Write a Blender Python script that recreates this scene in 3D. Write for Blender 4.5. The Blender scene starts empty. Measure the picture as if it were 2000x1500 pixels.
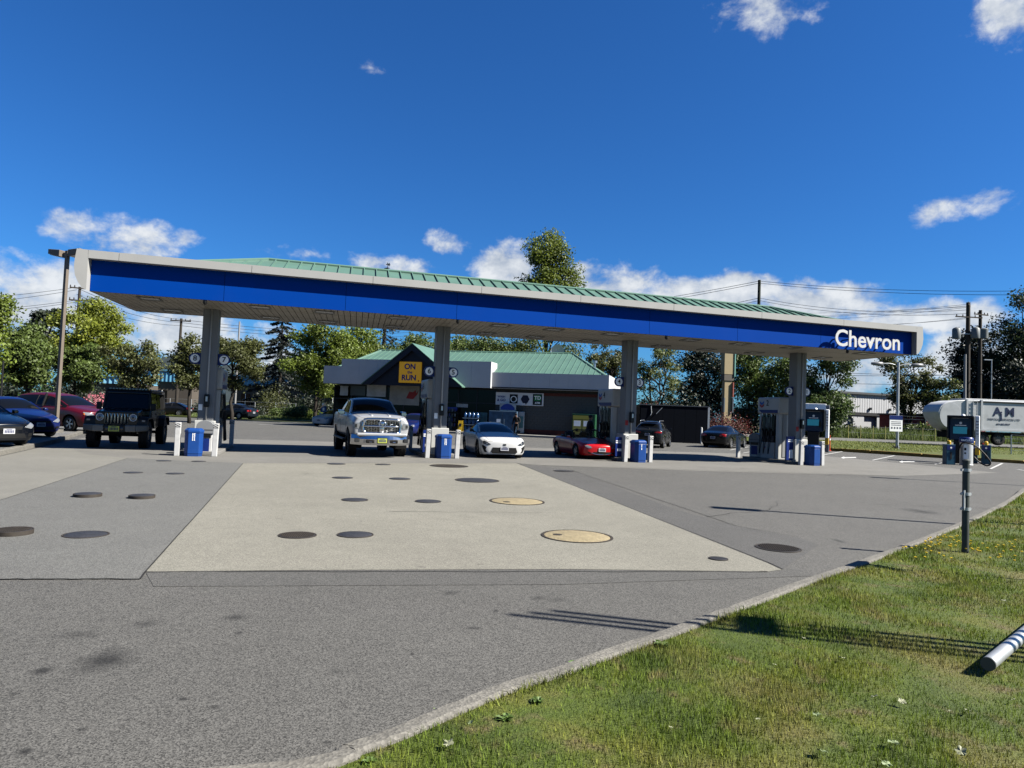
import bpy, bmesh, math, random
import numpy as np
from mathutils import Vector, Matrix
from mathutils.bvhtree import BVHTree
R = math.radians
scene = bpy.context.scene
COL = scene.collection
random.seed(7)

# ------------------------------------------------------------------ camera
CAM_H, FPX, PITCH, ROLL = 1.7, 1350.0, 0.0422, 0.0389
cam_d = bpy.data.cameras.new('camera')
cam_d.sensor_width = 36.0
cam_d.lens = FPX / 2000 * 36.0
cam_d.clip_end = 20000
cam = bpy.data.objects.new('camera', cam_d)
COL.objects.link(cam)
_f = Vector((0, math.cos(PITCH), math.sin(PITCH)))
_u = Vector((0, -math.sin(PITCH), math.cos(PITCH)))
_r = Vector((1, 0, 0))
_rr = _r * math.cos(ROLL) + _u * math.sin(ROLL)
_uu = -_r * math.sin(ROLL) + _u * math.cos(ROLL)
cam.matrix_world = Matrix(((_rr.x, _uu.x, -_f.x, 0), (_rr.y, _uu.y, -_f.y, 0), (_rr.z, _uu.z, -_f.z, CAM_H), (0, 0, 0, 1)))
scene.camera = cam

def ray(px, py):
    a, b = px - 1000.0, py - 750.0
    c, s = math.cos(ROLL), math.sin(ROLL)
    u, v = (a * c + b * s) / FPX, (-a * s + b * c) / FPX
    return _r * u - _u * v + _f
def G(px, py, z=0.0):
    d = ray(px, py); t = (z - CAM_H) / d.z
    return Vector((d.x * t, d.y * t, z))
def AT(px, py, Y):
    d = ray(px, py); t = Y / d.y
    return Vector((d.x * t, Y, CAM_H + d.z * t))

# ------------------------------------------------------------------ sky, sun, exposure
SUN_AZ, SUN_EL = 14.5, 41.0          # sun stands to the right, a little behind the camera
sun_dir = Vector((math.cos(R(SUN_AZ)) * math.cos(R(SUN_EL)), -math.sin(R(SUN_AZ)) * math.cos(R(SUN_EL)), math.sin(R(SUN_EL))))
sl = bpy.data.lights.new('sun', 'SUN'); sl.energy = 5.0; sl.angle = R(0.53); sl.color = (1.0, 0.95, 0.86)
so = bpy.data.objects.new('sun', sl); COL.objects.link(so)
so.location = sun_dir * 100
so.rotation_euler = sun_dir.to_track_quat('Z', 'Y').to_euler()
scene.view_settings.view_transform = 'Standard'
scene.view_settings.look = 'None'
scene.view_settings.exposure = 2.0
scene.view_settings.gamma = 1.0
scene.view_settings.use_curve_mapping = False

def build_world():
    w = bpy.data.worlds.new('World'); scene.world = w; w.use_nodes = True
    nt = w.node_tree; N = nt.nodes; L = nt.links
    bg = N['Background']; bg.inputs['Strength'].default_value = 0.05
    sky = N.new('ShaderNodeTexSky'); sky.sky_type = 'NISHITA'; sky.sun_disc = False
    sky.sun_elevation = R(SUN_EL); sky.sun_rotation = R(90 + SUN_AZ)
    sky.air_density = 1.0; sky.dust_density = 0.5; sky.ozone_density = 4.0; sky.altitude = 50
    tc = N.new('ShaderNodeTexCoord')
    def math_(op, a, b=None, clamp=False):
        n = N.new('ShaderNodeMath'); n.operation = op; n.use_clamp = clamp
        for i, v in enumerate((a, b)):
            if v is None: continue
            if isinstance(v, (int, float)): n.inputs[i].default_value = v
            else: L.new(v, n.inputs[i])
        return n.outputs[0]
    nrm = N.new('ShaderNodeVectorMath'); nrm.operation = 'NORMALIZE'; L.new(tc.outputs['Generated'], nrm.inputs[0])
    sep = N.new('ShaderNodeSeparateXYZ'); L.new(nrm.outputs[0], sep.inputs[0])
    az = math_('ARCTAN2', sep.outputs[0], sep.outputs[1])
    el = math_('ARCSINE', sep.outputs[2])
    def noise(scale, detail, rough, dist, off, zs=1.0):
        mp = N.new('ShaderNodeMapping'); mp.inputs['Location'].default_value = off; mp.inputs['Scale'].default_value = (1, 1, zs)
        L.new(nrm.outputs[0], mp.inputs[0])
        n = N.new('ShaderNodeTexNoise'); n.inputs['Scale'].default_value = scale; n.inputs['Detail'].default_value = detail
        n.inputs['Roughness'].default_value = rough; n.inputs['Distortion'].default_value = dist
        L.new(mp.outputs[0], n.inputs['Vector']); return n.outputs['Fac']
    n1 = noise(15, 12, 0.60, 0.15, (0, 0, 0), 1.35)
    n1b = noise(15, 12, 0.60, 0.15, (-0.012, 0.003, -0.024), 1.35)      # the same clouds looked up a little towards the sun
    # cumulus standing in these directions (pixel centre, half size in pixels, weight)
    spots = [(225, 464, 78, 36, 1.0), (30, 580, 135, 56, 1.0), (365, 466, 26, 14, .45), (760, 520, 75, 24, .8), (875, 474, 42, 24, .8),
             (600, 500, 60, 16, .4), (1010, 525, 75, 48, 1.0), (1190, 556, 100, 48, 1.0), (1400, 575, 140, 40, 1.0), (1590, 600, 120, 30, .9),
             (1690, 585, 70, 30, .8), (1790, 622, 130, 28, .9), (1905, 402, 80, 30, .56), (1500, 5, 95, 55, .72), (1985, 20, 62, 42, .95),
             (1875, 58, 30, 26, .5), (725, 132, 34, 18, .42), (340, 650, 170, 44, 1.0), (560, 700, 120, 30, .7), (1960, 700, 150, 50, .9), (1700, 730, 160, 40, .8),
             (60, 670, 150, 40, .7)]
    acc = None
    for px, py, hw, hh, wt in spots:
        d = ray(px, py).normalized()
        a0, e0 = math.atan2(d.x, d.y), math.asin(d.z)
        dx = math_('MULTIPLY', math_('SUBTRACT', az, a0), FPX / hw * 0.86)
        dy = math_('MULTIPLY', math_('SUBTRACT', el, e0), FPX / hh * 0.9)
        r2 = math_('ADD', math_('MULTIPLY', dx, dx), math_('MULTIPLY', dy, dy))
        m = math_('MULTIPLY', math_('SUBTRACT', 1.0, math_('MULTIPLY', r2, 0.55), clamp=True), wt)
        acc = m if acc is None else math_('MAXIMUM', acc, m)
    # outside the view the same kind of sky goes on: a belt of low cumulus right round the horizon
    out = math_('SUBTRACT', math_('ABSOLUTE', az), 0.72, clamp=True)
    out = math_('MULTIPLY', out, 6.0, clamp=True)
    belt = math_('SUBTRACT', 1.0, math_('MULTIPLY', math_('ABSOLUTE', math_('SUBTRACT', el, 0.14)), 6.0), clamp=True)
    acc = math_('MAXIMUM', acc, math_('MULTIPLY', math_('MULTIPLY', belt, out), 0.62))
    def dens(n):
        v = math_('ADD', math_('MULTIPLY', acc, 0.62), math_('MULTIPLY', math_('SUBTRACT', n, 0.5), 1.5))
        mr = N.new('ShaderNodeMapRange'); mr.interpolation_type = 'SMOOTHSTEP'
        mr.inputs[1].default_value = 0.22; mr.inputs[2].default_value = 0.60; L.new(v, mr.inputs[0])
        gate = math_('MULTIPLY', acc, 5.0, clamp=True)
        return v, math_('MULTIPLY', mr.outputs[0], gate)
    v1, d1 = dens(n1); v2, d2 = dens(n1b)
    shade = math_('ADD', 0.66, math_('MULTIPLY', math_('SUBTRACT', v1, v2), 1.5))
    shade = math_('MINIMUM', math_('MAXIMUM', shade, 0.30), 1.05)
    cr = N.new('ShaderNodeMix'); cr.data_type = 'RGBA'
    cr.inputs[6].default_value = (1.35, 1.75, 2.4, 1); cr.inputs[7].default_value = (4.2, 4.35, 4.5, 1)
    L.new(shade, cr.inputs[0])
    # sky colour, a little deeper as in the photograph
    hs = N.new('ShaderNodeHueSaturation'); hs.inputs['Saturation'].default_value = 1.1; hs.inputs['Value'].default_value = .95
    L.new(sky.outputs[0], hs.inputs['Color'])
    vm = N.new('ShaderNodeVectorMath'); vm.operation = 'MULTIPLY'; vm.inputs[1].default_value = (.18, .43, .70); L.new(hs.outputs[0], vm.inputs[0])
    mx = N.new('ShaderNodeMix'); mx.data_type = 'RGBA'
    L.new(math_('MULTIPLY', d1, 0.96), mx.inputs[0]); L.new(vm.outputs[0], mx.inputs[6]); L.new(cr.outputs[2], mx.inputs[7])
    L.new(mx.outputs[2], bg.inputs['Color'])
build_world()

# ------------------------------------------------------------------ materials
MATS = {}
def mat(name, col=(.5, .5, .5), rough=.5, metal=0.0, var=0.0, vscale=3.0, bump=0.0, bscale=40.0, coat=0.0, spec=.5, emit=0.0, dirt=0.0, alpha=1.0, trans=0.0, gain=1.0):
    if name in MATS: return MATS[name]
    lum = sum(col) / 3; kf = (.85 if metal > .5 else .37 + .17 * min(1, max(0, (lum - .3) / .35))) * gain * .74; sat = (max(col) - min(col)) / max(max(col), 1e-4); kf *= 1 + 1.5 * max(0, sat - .5) * min(1, max(col) / .25) if metal < .3 else 1; spec *= .45; coat *= .45; col = tuple(c * kf for c in col)
    m = bpy.data.materials.new(name); m.use_nodes = True; MATS[name] = m
    nt = m.node_tree; N = nt.nodes; L = nt.links; b = N['Principled BSDF']
    b.inputs['Roughness'].default_value = rough; b.inputs['Metallic'].default_value = metal
    b.inputs['Coat Weight'].default_value = coat; b.inputs['Coat Roughness'].default_value = .03
    b.inputs['Specular IOR Level'].default_value = spec
    b.inputs['Transmission Weight'].default_value = trans
    c = (col[0], col[1], col[2], 1)
    b.inputs['Base Color'].default_value = c
    if emit: b.inputs['Emission Color'].default_value = c; b.inputs['Emission Strength'].default_value = emit
    if var or bump or dirt:
        tc = N.new('ShaderNodeTexCoord')
    if var or dirt:
        n = N.new('ShaderNodeTexNoise'); n.inputs['Scale'].default_value = vscale; n.inputs['Detail'].default_value = 6; n.inputs['Roughness'].default_value = .65
        L.new(tc.outputs['Object'], n.inputs['Vector'])
        mr = N.new('ShaderNodeMapRange'); mr.inputs[1].default_value = .3; mr.inputs[2].default_value = .7
        mr.inputs[3].default_value = 1 - var; mr.inputs[4].default_value = 1 + var
        L.new(n.outputs['Fac'], mr.inputs[0])
        mm = N.new('ShaderNodeVectorMath'); mm.operation = 'SCALE'; mm.inputs[0].default_value = col
        L.new(mr.outputs[0], mm.inputs['Scale']); last = mm.outputs[0]
        if dirt:
            n2 = N.new('ShaderNodeTexNoise'); n2.inputs['Scale'].default_value = vscale * 2.3; n2.inputs['Detail'].default_value = 8
            L.new(tc.outputs['Object'], n2.inputs['Vector'])
            r2 = N.new('ShaderNodeMapRange'); r2.inputs[1].default_value = .5; r2.inputs[2].default_value = .75; r2.inputs[4].default_value = dirt
            L.new(n2.outputs['Fac'], r2.inputs[0])
            mx = N.new('ShaderNodeMix'); mx.data_type = 'RGBA'; mx.inputs[7].default_value = (.045, .04, .032, 1)
            L.new(r2.outputs[0], mx.inputs[0]); L.new(last, mx.inputs[6]); last = mx.outputs[2]
        L.new(last, b.inputs['Base Color'])
    if bump:
        n = N.new('ShaderNodeTexNoise'); n.inputs['Scale'].default_value = bscale; n.inputs['Detail'].default_value = 4
        L.new(tc.outputs['Object'], n.inputs['Vector'])
        bp = N.new('ShaderNodeBump'); bp.inputs['Strength'].default_value = bump; bp.inputs['Distance'].default_value = .01
        L.new(n.outputs['Fac'], bp.inputs['Height']); L.new(bp.outputs[0], b.inputs['Normal'])
    return m

def ramp(N, L, fac, stops):
    r = N.new('ShaderNodeValToRGB'); e = r.color_ramp.elements
    while len(e) < len(stops): e.new(.5)
    for k, (p, c) in enumerate(stops): e[k].position = p; e[k].color = (*c, 1)
    L.new(fac, r.inputs[0]); return r.outputs[0]

def paving(name, base, speck, fine=95.0, stain=0.35, rough=.88, tint=0.12, bump=.35, patch_scale=.35):
    """stone-in-binder paving: fine aggregate, broad tone drift, oil spots"""
    if name in MATS: return MATS[name]
    base = tuple(c * .275 for c in base)
    m = bpy.data.materials.new(name); m.use_nodes = True; MATS[name] = m
    N = m.node_tree.nodes; L = m.node_tree.links; b = N['Principled BSDF']
    b.inputs['Roughness'].default_value = rough; b.inputs['Specular IOR Level'].default_value = .3
    tc = N.new('ShaderNodeTexCoord')
    def nz(scale, det, rg=.6, dist=0, sc=(1, 1, 1)):
        mp = N.new('ShaderNodeMapping'); mp.inputs['Scale'].default_value = sc; L.new(tc.outputs['Object'], mp.inputs[0])
        n = N.new('ShaderNodeTexNoise'); n.inputs['Scale'].default_value = scale; n.inputs['Detail'].default_value = det
        n.inputs['Roughness'].default_value = rg; n.inputs['Distortion'].default_value = dist
        L.new(mp.outputs[0], n.inputs['Vector']); return n.outputs['Fac']
    def mrange(f, a, b_, c, d):
        r = N.new('ShaderNodeMapRange'); r.inputs[1].default_value = a; r.inputs[2].default_value = b_; r.inputs[3].default_value = c; r.inputs[4].default_value = d
        L.new(f, r.inputs[0]); return r.outputs[0]
    def mul(a, b_):
        n = N.new('ShaderNodeMath'); n.operation = 'MULTIPLY'
        for i, v in enumerate((a, b_)):
            if isinstance(v, float): n.inputs[i].default_value = v
            else: L.new(v, n.inputs[i])
        return n.outputs[0]
    vo = N.new('ShaderNodeTexVoronoi'); vo.inputs['Scale'].default_value = fine; vo.inputs['Randomness'].default_value = 1.0; L.new(tc.outputs['Object'], vo.inputs['Vector'])
    sp = N.new('ShaderNodeSeparateColor'); L.new(vo.outputs['Color'], sp.inputs[0])
    g = mrange(sp.outputs[0], 0, 1, 1 - speck, 1 + speck)
    t1 = mrange(nz(patch_scale, 8, .62), .3, .7, 1 - tint, 1 + tint)
    t2 = mrange(nz(2.6, 7, .7, .3), .3, .7, 1 - tint * .7, 1 + tint * .7)
    t3 = mrange(nz(14, 5, .7), .3, .7, 1 - tint * .5, 1 + tint * .5)
    st = mrange(nz(.9, 6, .62, .5, (1, .55, 1)), .62, .76, 1.0, 1 - stain)
    st2 = mrange(nz(3.1, 4, .5, .2, (.8, 1.3, 1)), .70, .76, 1.0, 1 - stain * 1.1)
    f = mul(mul(mul(g, t1), mul(t2, t3)), mul(st, st2))
    vm = N.new('ShaderNodeVectorMath'); vm.operation = 'SCALE'; vm.inputs[0].default_value = base; L.new(f, vm.inputs['Scale'])
    L.new(vm.outputs[0], b.inputs['Base Color'])
    bp = N.new('ShaderNodeBump'); bp.inputs['Strength'].default_value = bump; bp.inputs['Distance'].default_value = .006
    L.new(vo.outputs['Distance'], bp.inputs['Height']); L.new(bp.outputs[0], b.inputs['Normal'])
    return m

# ------------------------------------------------------------------ mesh building
class MB:
    def __init__(s): s.v = []; s.f = []
    def add(s, vs, fs):
        o = len(s.v); s.v += [tuple(p) for p in vs]; s.f += [tuple(i + o for i in f) for f in fs]; return s
    def box(s, c, d, rz=0.0, ry=0.0, rx=0.0):
        hx, hy, hz = d[0] / 2, d[1] / 2, d[2] / 2
        p = [Vector((x, y, z)) for x in (-hx, hx) for y in (-hy, hy) for z in (-hz, hz)]
        if rx or ry or rz:
            m = Matrix.Rotation(rz, 3, 'Z') @ Matrix.Rotation(ry, 3, 'Y') @ Matrix.Rotation(rx, 3, 'X'); p = [m @ q for q in p]
        c = Vector(c)
        return s.add([q + c for q in p], [(0, 1, 3, 2), (4, 6, 7, 5), (0, 4, 5, 1), (2, 3, 7, 6), (0, 2, 6, 4), (1, 5, 7, 3)])
    def cyl(s, p0, p1, r0, r1=None, n=12, caps=True):
        r1 = r0 if r1 is None else r1
        p0, p1 = Vector(p0), Vector(p1); d = (p1 - p0).normalized()
        a = d.orthogonal().normalized(); b = d.cross(a)
        vs = []
        for k in range(n):
            t = 2 * math.pi * k / n; e = a * math.cos(t) + b * math.sin(t); vs.append(p0 + e * r0)
        for k in range(n):
            t = 2 * math.pi * k / n; e = a * math.cos(t) + b * math.sin(t); vs.append(p1 + e * r1)
        fs = [(k, (k + 1) % n, n + (k + 1) % n, n + k) for k in range(n)]
        if caps: fs += [tuple(range(n - 1, -1, -1)), tuple(range(n, 2 * n))]
        return s.add(vs, fs)
    def tube(s, path, r, n=8, closed=False):
        P = [Vector(p) for p in path]; m = len(P); rs = r if isinstance(r, (list, tuple)) else [r] * m
        vs = []; prev = None
        for i, p in enumerate(P):
            if closed: d = (P[(i + 1) % m] - P[i - 1])
            else: d = (P[min(i + 1, m - 1)] - P[max(i - 1, 0)])
            d.normalize()
            if prev is None: a = d.orthogonal().normalized()
            else:
                a = prev - d * prev.dot(d)
                a = a.normalized() if a.length > 1e-6 else d.orthogonal().normalized()
            prev = a; b = d.cross(a)
            for k in range(n):
                t = 2 * math.pi * k / n; vs.append(p + (a * math.cos(t) + b * math.sin(t)) * rs[i])
        fs = []
        for i in range(m if closed else m - 1):
            j = (i + 1) % m
            for k in range(n): fs.append((i * n + k, i * n + (k + 1) % n, j * n + (k + 1) % n, j * n + k))
        if not closed: fs += [tuple(range(n - 1, -1, -1)), tuple(range((m - 1) * n, m * n))]
        return s.add(vs, fs)
    def prism(s, pts, z0, z1, M=None):
        n = len(pts); vs = [Vector((p[0], p[1], z0)) for p in pts] + [Vector((p[0], p[1], z1)) for p in pts]
        if M is not None: vs = [M @ q for q in vs]
        return s.add(vs, [tuple(range(n - 1, -1, -1)), tuple(range(n, 2 * n))] + [(k, (k + 1) % n, n + (k + 1) % n, n + k) for k in range(n)])
    def poly(s, pts): return s.add(pts, [tuple(range(len(pts)))])
    def lathe(s, prof, n=24, axis='z', c=(0, 0, 0)):
        """profile of (radius, height)"""
        vs = []; m = len(prof); c = Vector(c)
        for k in range(n):
            t = 2 * math.pi * k / n
            for r, h in prof:
                if axis == 'z': q = Vector((r * math.cos(t), r * math.sin(t), h))
                elif axis == 'y': q = Vector((r * math.cos(t), h, r * math.sin(t)))
                else: q = Vector((h, r * math.cos(t), r * math.sin(t)))
                vs.append(q + c)
        fs = [(k * m + i, ((k + 1) % n) * m + i, ((k + 1) % n) * m + i + 1, k * m + i + 1) for k in range(n) for i in range(m - 1)]
        return s.add(vs, fs)
    def mesh(s, name, m=None, smooth=False):
        me = bpy.data.meshes.new(name); me.from_pydata([tuple(p) for p in s.v], [], s.f); me.validate()
        bm = bmesh.new(); bm.from_mesh(me); bmesh.ops.recalc_face_normals(bm, faces=bm.faces); bm.to_mesh(me); bm.free()
        if m: me.materials.append(m)
        if smooth is True: me.polygons.foreach_set('use_smooth', [True] * len(me.polygons))
        elif smooth: me.polygons.foreach_set('use_smooth', [True] * len(me.polygons)); me.set_sharp_from_angle(angle=R(smooth))
        return me
    def build(s, name, m, parent=None, smooth=False, bevel=0.0, **kw):
        return link(name, s.mesh(name, m, smooth), parent, bevel, **kw)
def link(name, me, parent=None, bevel=0.0, **kw):
    o = bpy.data.objects.new(name, me); COL.objects.link(o)
    if parent is not None: o.parent = parent
    if bevel:
        b = o.modifiers.new('bevel', 'BEVEL'); b.width = bevel; b.segments = 2; b.limit_method = 'ANGLE'; b.angle_limit = R(40)
    for k, v in kw.items(): o[k] = v
    return o
def tag(o, label, cat, group=None):
    o['label'] = label; o['category'] = cat
    if group: o['group'] = group
    return o
def thing(name, label, cat, loc=(0, 0, 0), rz=0.0, group=None, scale=1.0):
    o = bpy.data.objects.new(name, None); COL.objects.link(o); o.empty_display_size = .2
    o.location = loc; o.rotation_euler = (0, 0, rz); o.scale = (scale,) * 3
    return tag(o, label, cat, group)
def dup(root, loc, rz, label=None):
    def cp(o, par):
        c = o.copy(); COL.objects.link(c); c.parent = par
        for ch in o.children: cp(ch, c)
        return c
    r = cp(root, None); r.location = loc; r.rotation_euler = (0, 0, rz)
    if label: r['label'] = label
    return r
def text_mesh(body, size, depth, bold=0.0, align='CENTER', name='lettering'):
    cu = bpy.data.curves.new(name, 'FONT'); cu.body = body; cu.size = size; cu.extrude = depth / 2; cu.offset = bold
    cu.align_x = align; cu.align_y = 'CENTER'; cu.resolution_u = 4
    o = bpy.data.objects.new(name, cu); COL.objects.link(o)
    me = bpy.data.meshes.new_from_object(o.evaluated_get(bpy.context.evaluated_depsgraph_get()))
    bpy.data.objects.remove(o); bpy.data.curves.remove(cu)
    return me
def text(body, size, m, parent, loc, rz=0.0, depth=.004, bold=0.0, name='lettering', align='CENTER', tilt=0.0, squash=1.0, roll=0.0):
    """standing text that reads for someone looking along its local +Y turned by rz"""
    me = text_mesh(body, size, depth, bold, align, name)
    M = Matrix.Rotation(rz, 4, 'Z') @ Matrix.Rotation(R(90) - tilt, 4, 'X') @ Matrix.Rotation(roll, 4, 'Z') @ Matrix.Diagonal((squash, 1, 1, 1))
    me.transform(M); me.materials.clear(); me.materials.append(m)
    o = link(name, me, parent); o.location = loc; return o
def fast_mesh(name, verts, faces_n, k, m, colors=None):
    """big mesh from arrays: verts (n,3), every k verts one face"""
    me = bpy.data.meshes.new(name); nv = len(verts)
    me.vertices.add(nv); me.vertices.foreach_set('co', np.ascontiguousarray(verts, dtype=np.float32).ravel())
    me.loops.add(nv); me.loops.foreach_set('vertex_index', np.arange(nv, dtype=np.int32))
    me.polygons.add(nv // k); me.polygons.foreach_set('loop_start', np.arange(0, nv, k, dtype=np.int32))
    me.polygons.foreach_set('loop_total', np.full(nv // k, k, dtype=np.int32))
    me.update()
    if colors is not None:
        at = me.attributes.new('tone', 'FLOAT', 'POINT'); at.data.foreach_set('value', np.ascontiguousarray(colors, dtype=np.float32))
    me.materials.append(m); return me
# ------------------------------------------------------------------ ground, paving, kerbs
def sheet(name, pts, z, m, kind='structure', cut=0):
    me = MB().poly([(p[0], p[1], z if len(p) < 3 else p[2]) for p in pts]).mesh(name, m)
    bm = bmesh.new(); bm.from_mesh(me)
    for f in bm.faces:
        if f.normal.z < 0: f.normal_flip()
    bmesh.ops.triangulate(bm, faces=bm.faces); bm.to_mesh(me); bm.free()
    o = link(name, me)
    if kind: o['kind'] = kind
    return o
def add_spots(m, spots, strength=.5):
    """oil and wear marks of fixed shape and place"""
    N = m.node_tree.nodes; L = m.node_tree.links; b = N['Principled BSDF']
    src = b.inputs['Base Color'].links[0].from_socket
    tc = N.new('ShaderNodeTexCoord'); nz = N.new('ShaderNodeTexNoise'); nz.inputs['Scale'].default_value = 5; nz.inputs['Detail'].default_value = 6
    L.new(tc.outputs['Object'], nz.inputs['Vector'])
    acc = None
    def mth(op, a, b_, cl=False):
        n = N.new('ShaderNodeMath'); n.operation = op; n.use_clamp = cl
        for i, v in enumerate((a, b_)):
            if isinstance(v, (int, float)): n.inputs[i].default_value = v
            else: L.new(v, n.inputs[i])
        return n.outputs[0]
    for (x, y, rx, ry, s) in spots:
        mp = N.new('ShaderNodeMapping'); mp.vector_type = 'POINT'
        mp.inputs['Location'].default_value = (-x / rx, -y / ry, 0); mp.inputs['Scale'].default_value = (1 / rx, 1 / ry, 0)
        L.new(tc.outputs['Object'], mp.inputs[0])
        ln = N.new('ShaderNodeVectorMath'); ln.operation = 'LENGTH'; L.new(mp.outputs[0], ln.inputs[0])
        d = mth('SUBTRACT', 1.35, mth('ADD', ln.outputs['Value'], mth('MULTIPLY', nz.outputs['Fac'], .9)), True)
        d = mth('MULTIPLY', d, s * 2.2, True)
        acc = d if acc is None else mth('MAXIMUM', acc, d)
    k = mth('SUBTRACT', 1.0, mth('MULTIPLY', acc, strength))
    vm = N.new('ShaderNodeVectorMath'); vm.operation = 'SCALE'; L.new(src, vm.inputs[0]); L.new(k, vm.inputs['Scale'])
    L.new(vm.outputs[0], b.inputs['Base Color'])

M_asph = paving('asphalt', (.172, .168, .156), .72, 135, .22, tint=.09, bump=.25)
spots = []
for px, py, hw, hh, s in [(205, 1290, 75, 32, .6), (85, 1310, 26, 9, .6), (150, 1240, 70, 12, .3), (285, 1218, 30, 9, .35), (460, 1206, 35, 8, .45), (465, 1236, 14, 5, .5), (358, 1365, 17, 5, .6), (418, 1381, 18, 6, .5), (50, 1468, 22, 8, .7),
                          (160, 1424, 14, 5, .5), (30, 1355, 14, 7, .4), (655, 1312, 24, 9, .35), (805, 1278, 8, 4, .5), (880, 1158, 22, 6, .45), (925, 1227, 26, 5, .5), (968, 1193, 8, 4, .6), (1085, 1172, 36, 9, .25), (985, 1130, 60, 9, .5), (1050, 1168, 22, 6, .4), (640, 1450, 12, 5, .6), (1640, 1057, 12, 5, .5), (1800, 999, 32, 6, .55)]:
    a, b = G(px - hw, py), G(px + hw, py); c, d = G(px, py - hh), G(px, py + hh); o = G(px, py)
    spots.append((o.x, o.y, (b - a).length / 2, (d - c).length / 2, s))
add_spots(M_asph, spots, .75)
M_asph2 = paving('asphalt_patch', (.150, .148, .142), .45, 120, .2, tint=.10, bump=.5)
M_asphB = paving('asphalt_grey_pad', (.235, .235, .222), .42, 110, .22, tint=.08, bump=.4)
M_conc = paving('forecourt_concrete', (.385, .370, .310), .34, 110, .28, tint=.11, bump=.25)
M_apron = paving('apron_concrete', (.30, .29, .265), .15, 120, .35, tint=.13, bump=.2)
M_concL = paving('left_concrete', (.34, .33, .29), .17, 110, .2, tint=.1, bump=.3)
M_gravel = paving('gravel', (.26, .26, .255), .55, 26, .1, tint=.08, bump=1.0)
M_kerb = paving('kerb_concrete', (.30, .285, .25), .25, 60, .45, tint=.2, bump=.6, patch_scale=1.2)
M_soil = mat('dry_grass_ground', (.115, .13, .035), .95, var=.35, vscale=1.2, bump=.6, bscale=30)
M_field = mat('field_grass', (.06, .075, .022), .95, var=.4, vscale=.3, bump=.5, bscale=4)

sheet('ground', [(-3000, -400), (3000, -400), (3000, 9000), (-3000, 9000)], -.05, M_field)
fc = sheet('forecourt', [(-26, -30), (14, -30), (34, 20), (31, 36), (20.2, 48.0), (14, 62), (-70, 74), (-70, 30), (-30, 10)], 0, M_asph)
# tank-field concrete, grey pad, apron under the canopy, pale strip at the left
sheet('tank_field_pad', [G(283, 1117).xy, G(600, 1114).xy, G(1100, 1112).xy, G(1500, 1117).xy, G(1528, 1113).xy, G(1500, 1100).xy, G(1260, 1005).xy, G(1010, 905).xy, G(475, 905).xy], .004, M_conc)
sheet('grey_pad', [(-6.9, 6.25), G(0, 1132).xy, G(150, 1133).xy, G(274, 1131).xy, G(284, 1117).xy, G(475, 905).xy, G(250, 895).xy, G(0, 978).xy], .006, M_asphB)
sheet('pale_strip', [(-9.2, 6.0), (-6.9, 6.25), G(0, 978).xy, G(250, 895).xy, (-12.6, 20.6), (-16.0, 24.6), (-13.75, 18.9)], .0045, M_concL)
sheet('apron', [(-16.0, 24.6), (-12.6, 20.6), G(250, 895).xy, G(475, 905).xy, G(1010, 905).xy, G(1060, 909).xy, G(1400, 921).xy, G(1750, 930).xy, (20.5, 29), (17.5, 38.5), (-18.5, 31)], .003, M_apron)
sheet('asphalt_patch', [G(1012, 905.5).xy, G(1117, 918).xy, G(1318, 995).xy, G(1439, 1028).xy, G(1560, 1050).xy, G(1600, 1065).xy, G(1530, 1112).xy, G(1502, 1099).xy, G(1260, 1003.5).xy], .0035, M_asph2)
sheet('asphalt_patch', [G(285, 1119).xy, G(600, 1116).xy, G(1100, 1114).xy, G(1500, 1119).xy, G(1560, 1112).xy, G(1600, 1125).xy, G(1100, 1142).xy, G(300, 1146).xy], .0035, paving('asphalt_strip', (.166, .163, .153), .6, 135, .22, tint=.09, bump=.5))
# tar-dark joints where the pads meet
M_joint = mat('joint', (.035, .035, .033), .9)
def joint(pxs, w, z=.0085):
    P = [G(*p) for p in pxs]; m = MB()
    for a, b in zip(P, P[1:]):
        d = (b - a).normalized(); q = Vector((-d.y, d.x, 0)) * w / 2; e = d * .0
        m.poly([(a - q - e).xy[:] + (z,), (b - q + e).xy[:] + (z,), (b + q + e).xy[:] + (z,), (a + q - e).xy[:] + (z,)])
    o = m.build('pavement_joint', M_joint); o['kind'] = 'structure'
rj = random.Random(3)
def wob(a, b, n, amp):
    return [(a[0] + (b[0] - a[0]) * k / n + rj.uniform(-amp, amp) * .6, a[1] + (b[1] - a[1]) * k / n + rj.uniform(-amp, amp) * .5) for k in range(n + 1)]
joint(wob((0, 1132.4), (274, 1131.5), 16, 1.6), .022)
joint([(274, 1131.5), (284, 1117.5)], .02); joint(wob((284, 1117.5), (475, 905), 6, .5), .016)
joint(wob((284, 1117.5), (1500, 1117.5), 30, 1.2), .016); joint([(1528, 1113), (1500, 1100), (1260, 1004.5), (1010, 905)], .014)
joint(wob((250, 895), (0, 978), 8, .6), .014); joint([(475, 905), (1010, 905)], .025)
joint(wob((1060, 909), (1750, 930), 10, .5), .03); joint(wob((1117, 919), (1439, 1028), 8, 1), .016); joint(wob((1439, 1028), (1560, 1050), 4, 1), .014)

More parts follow.
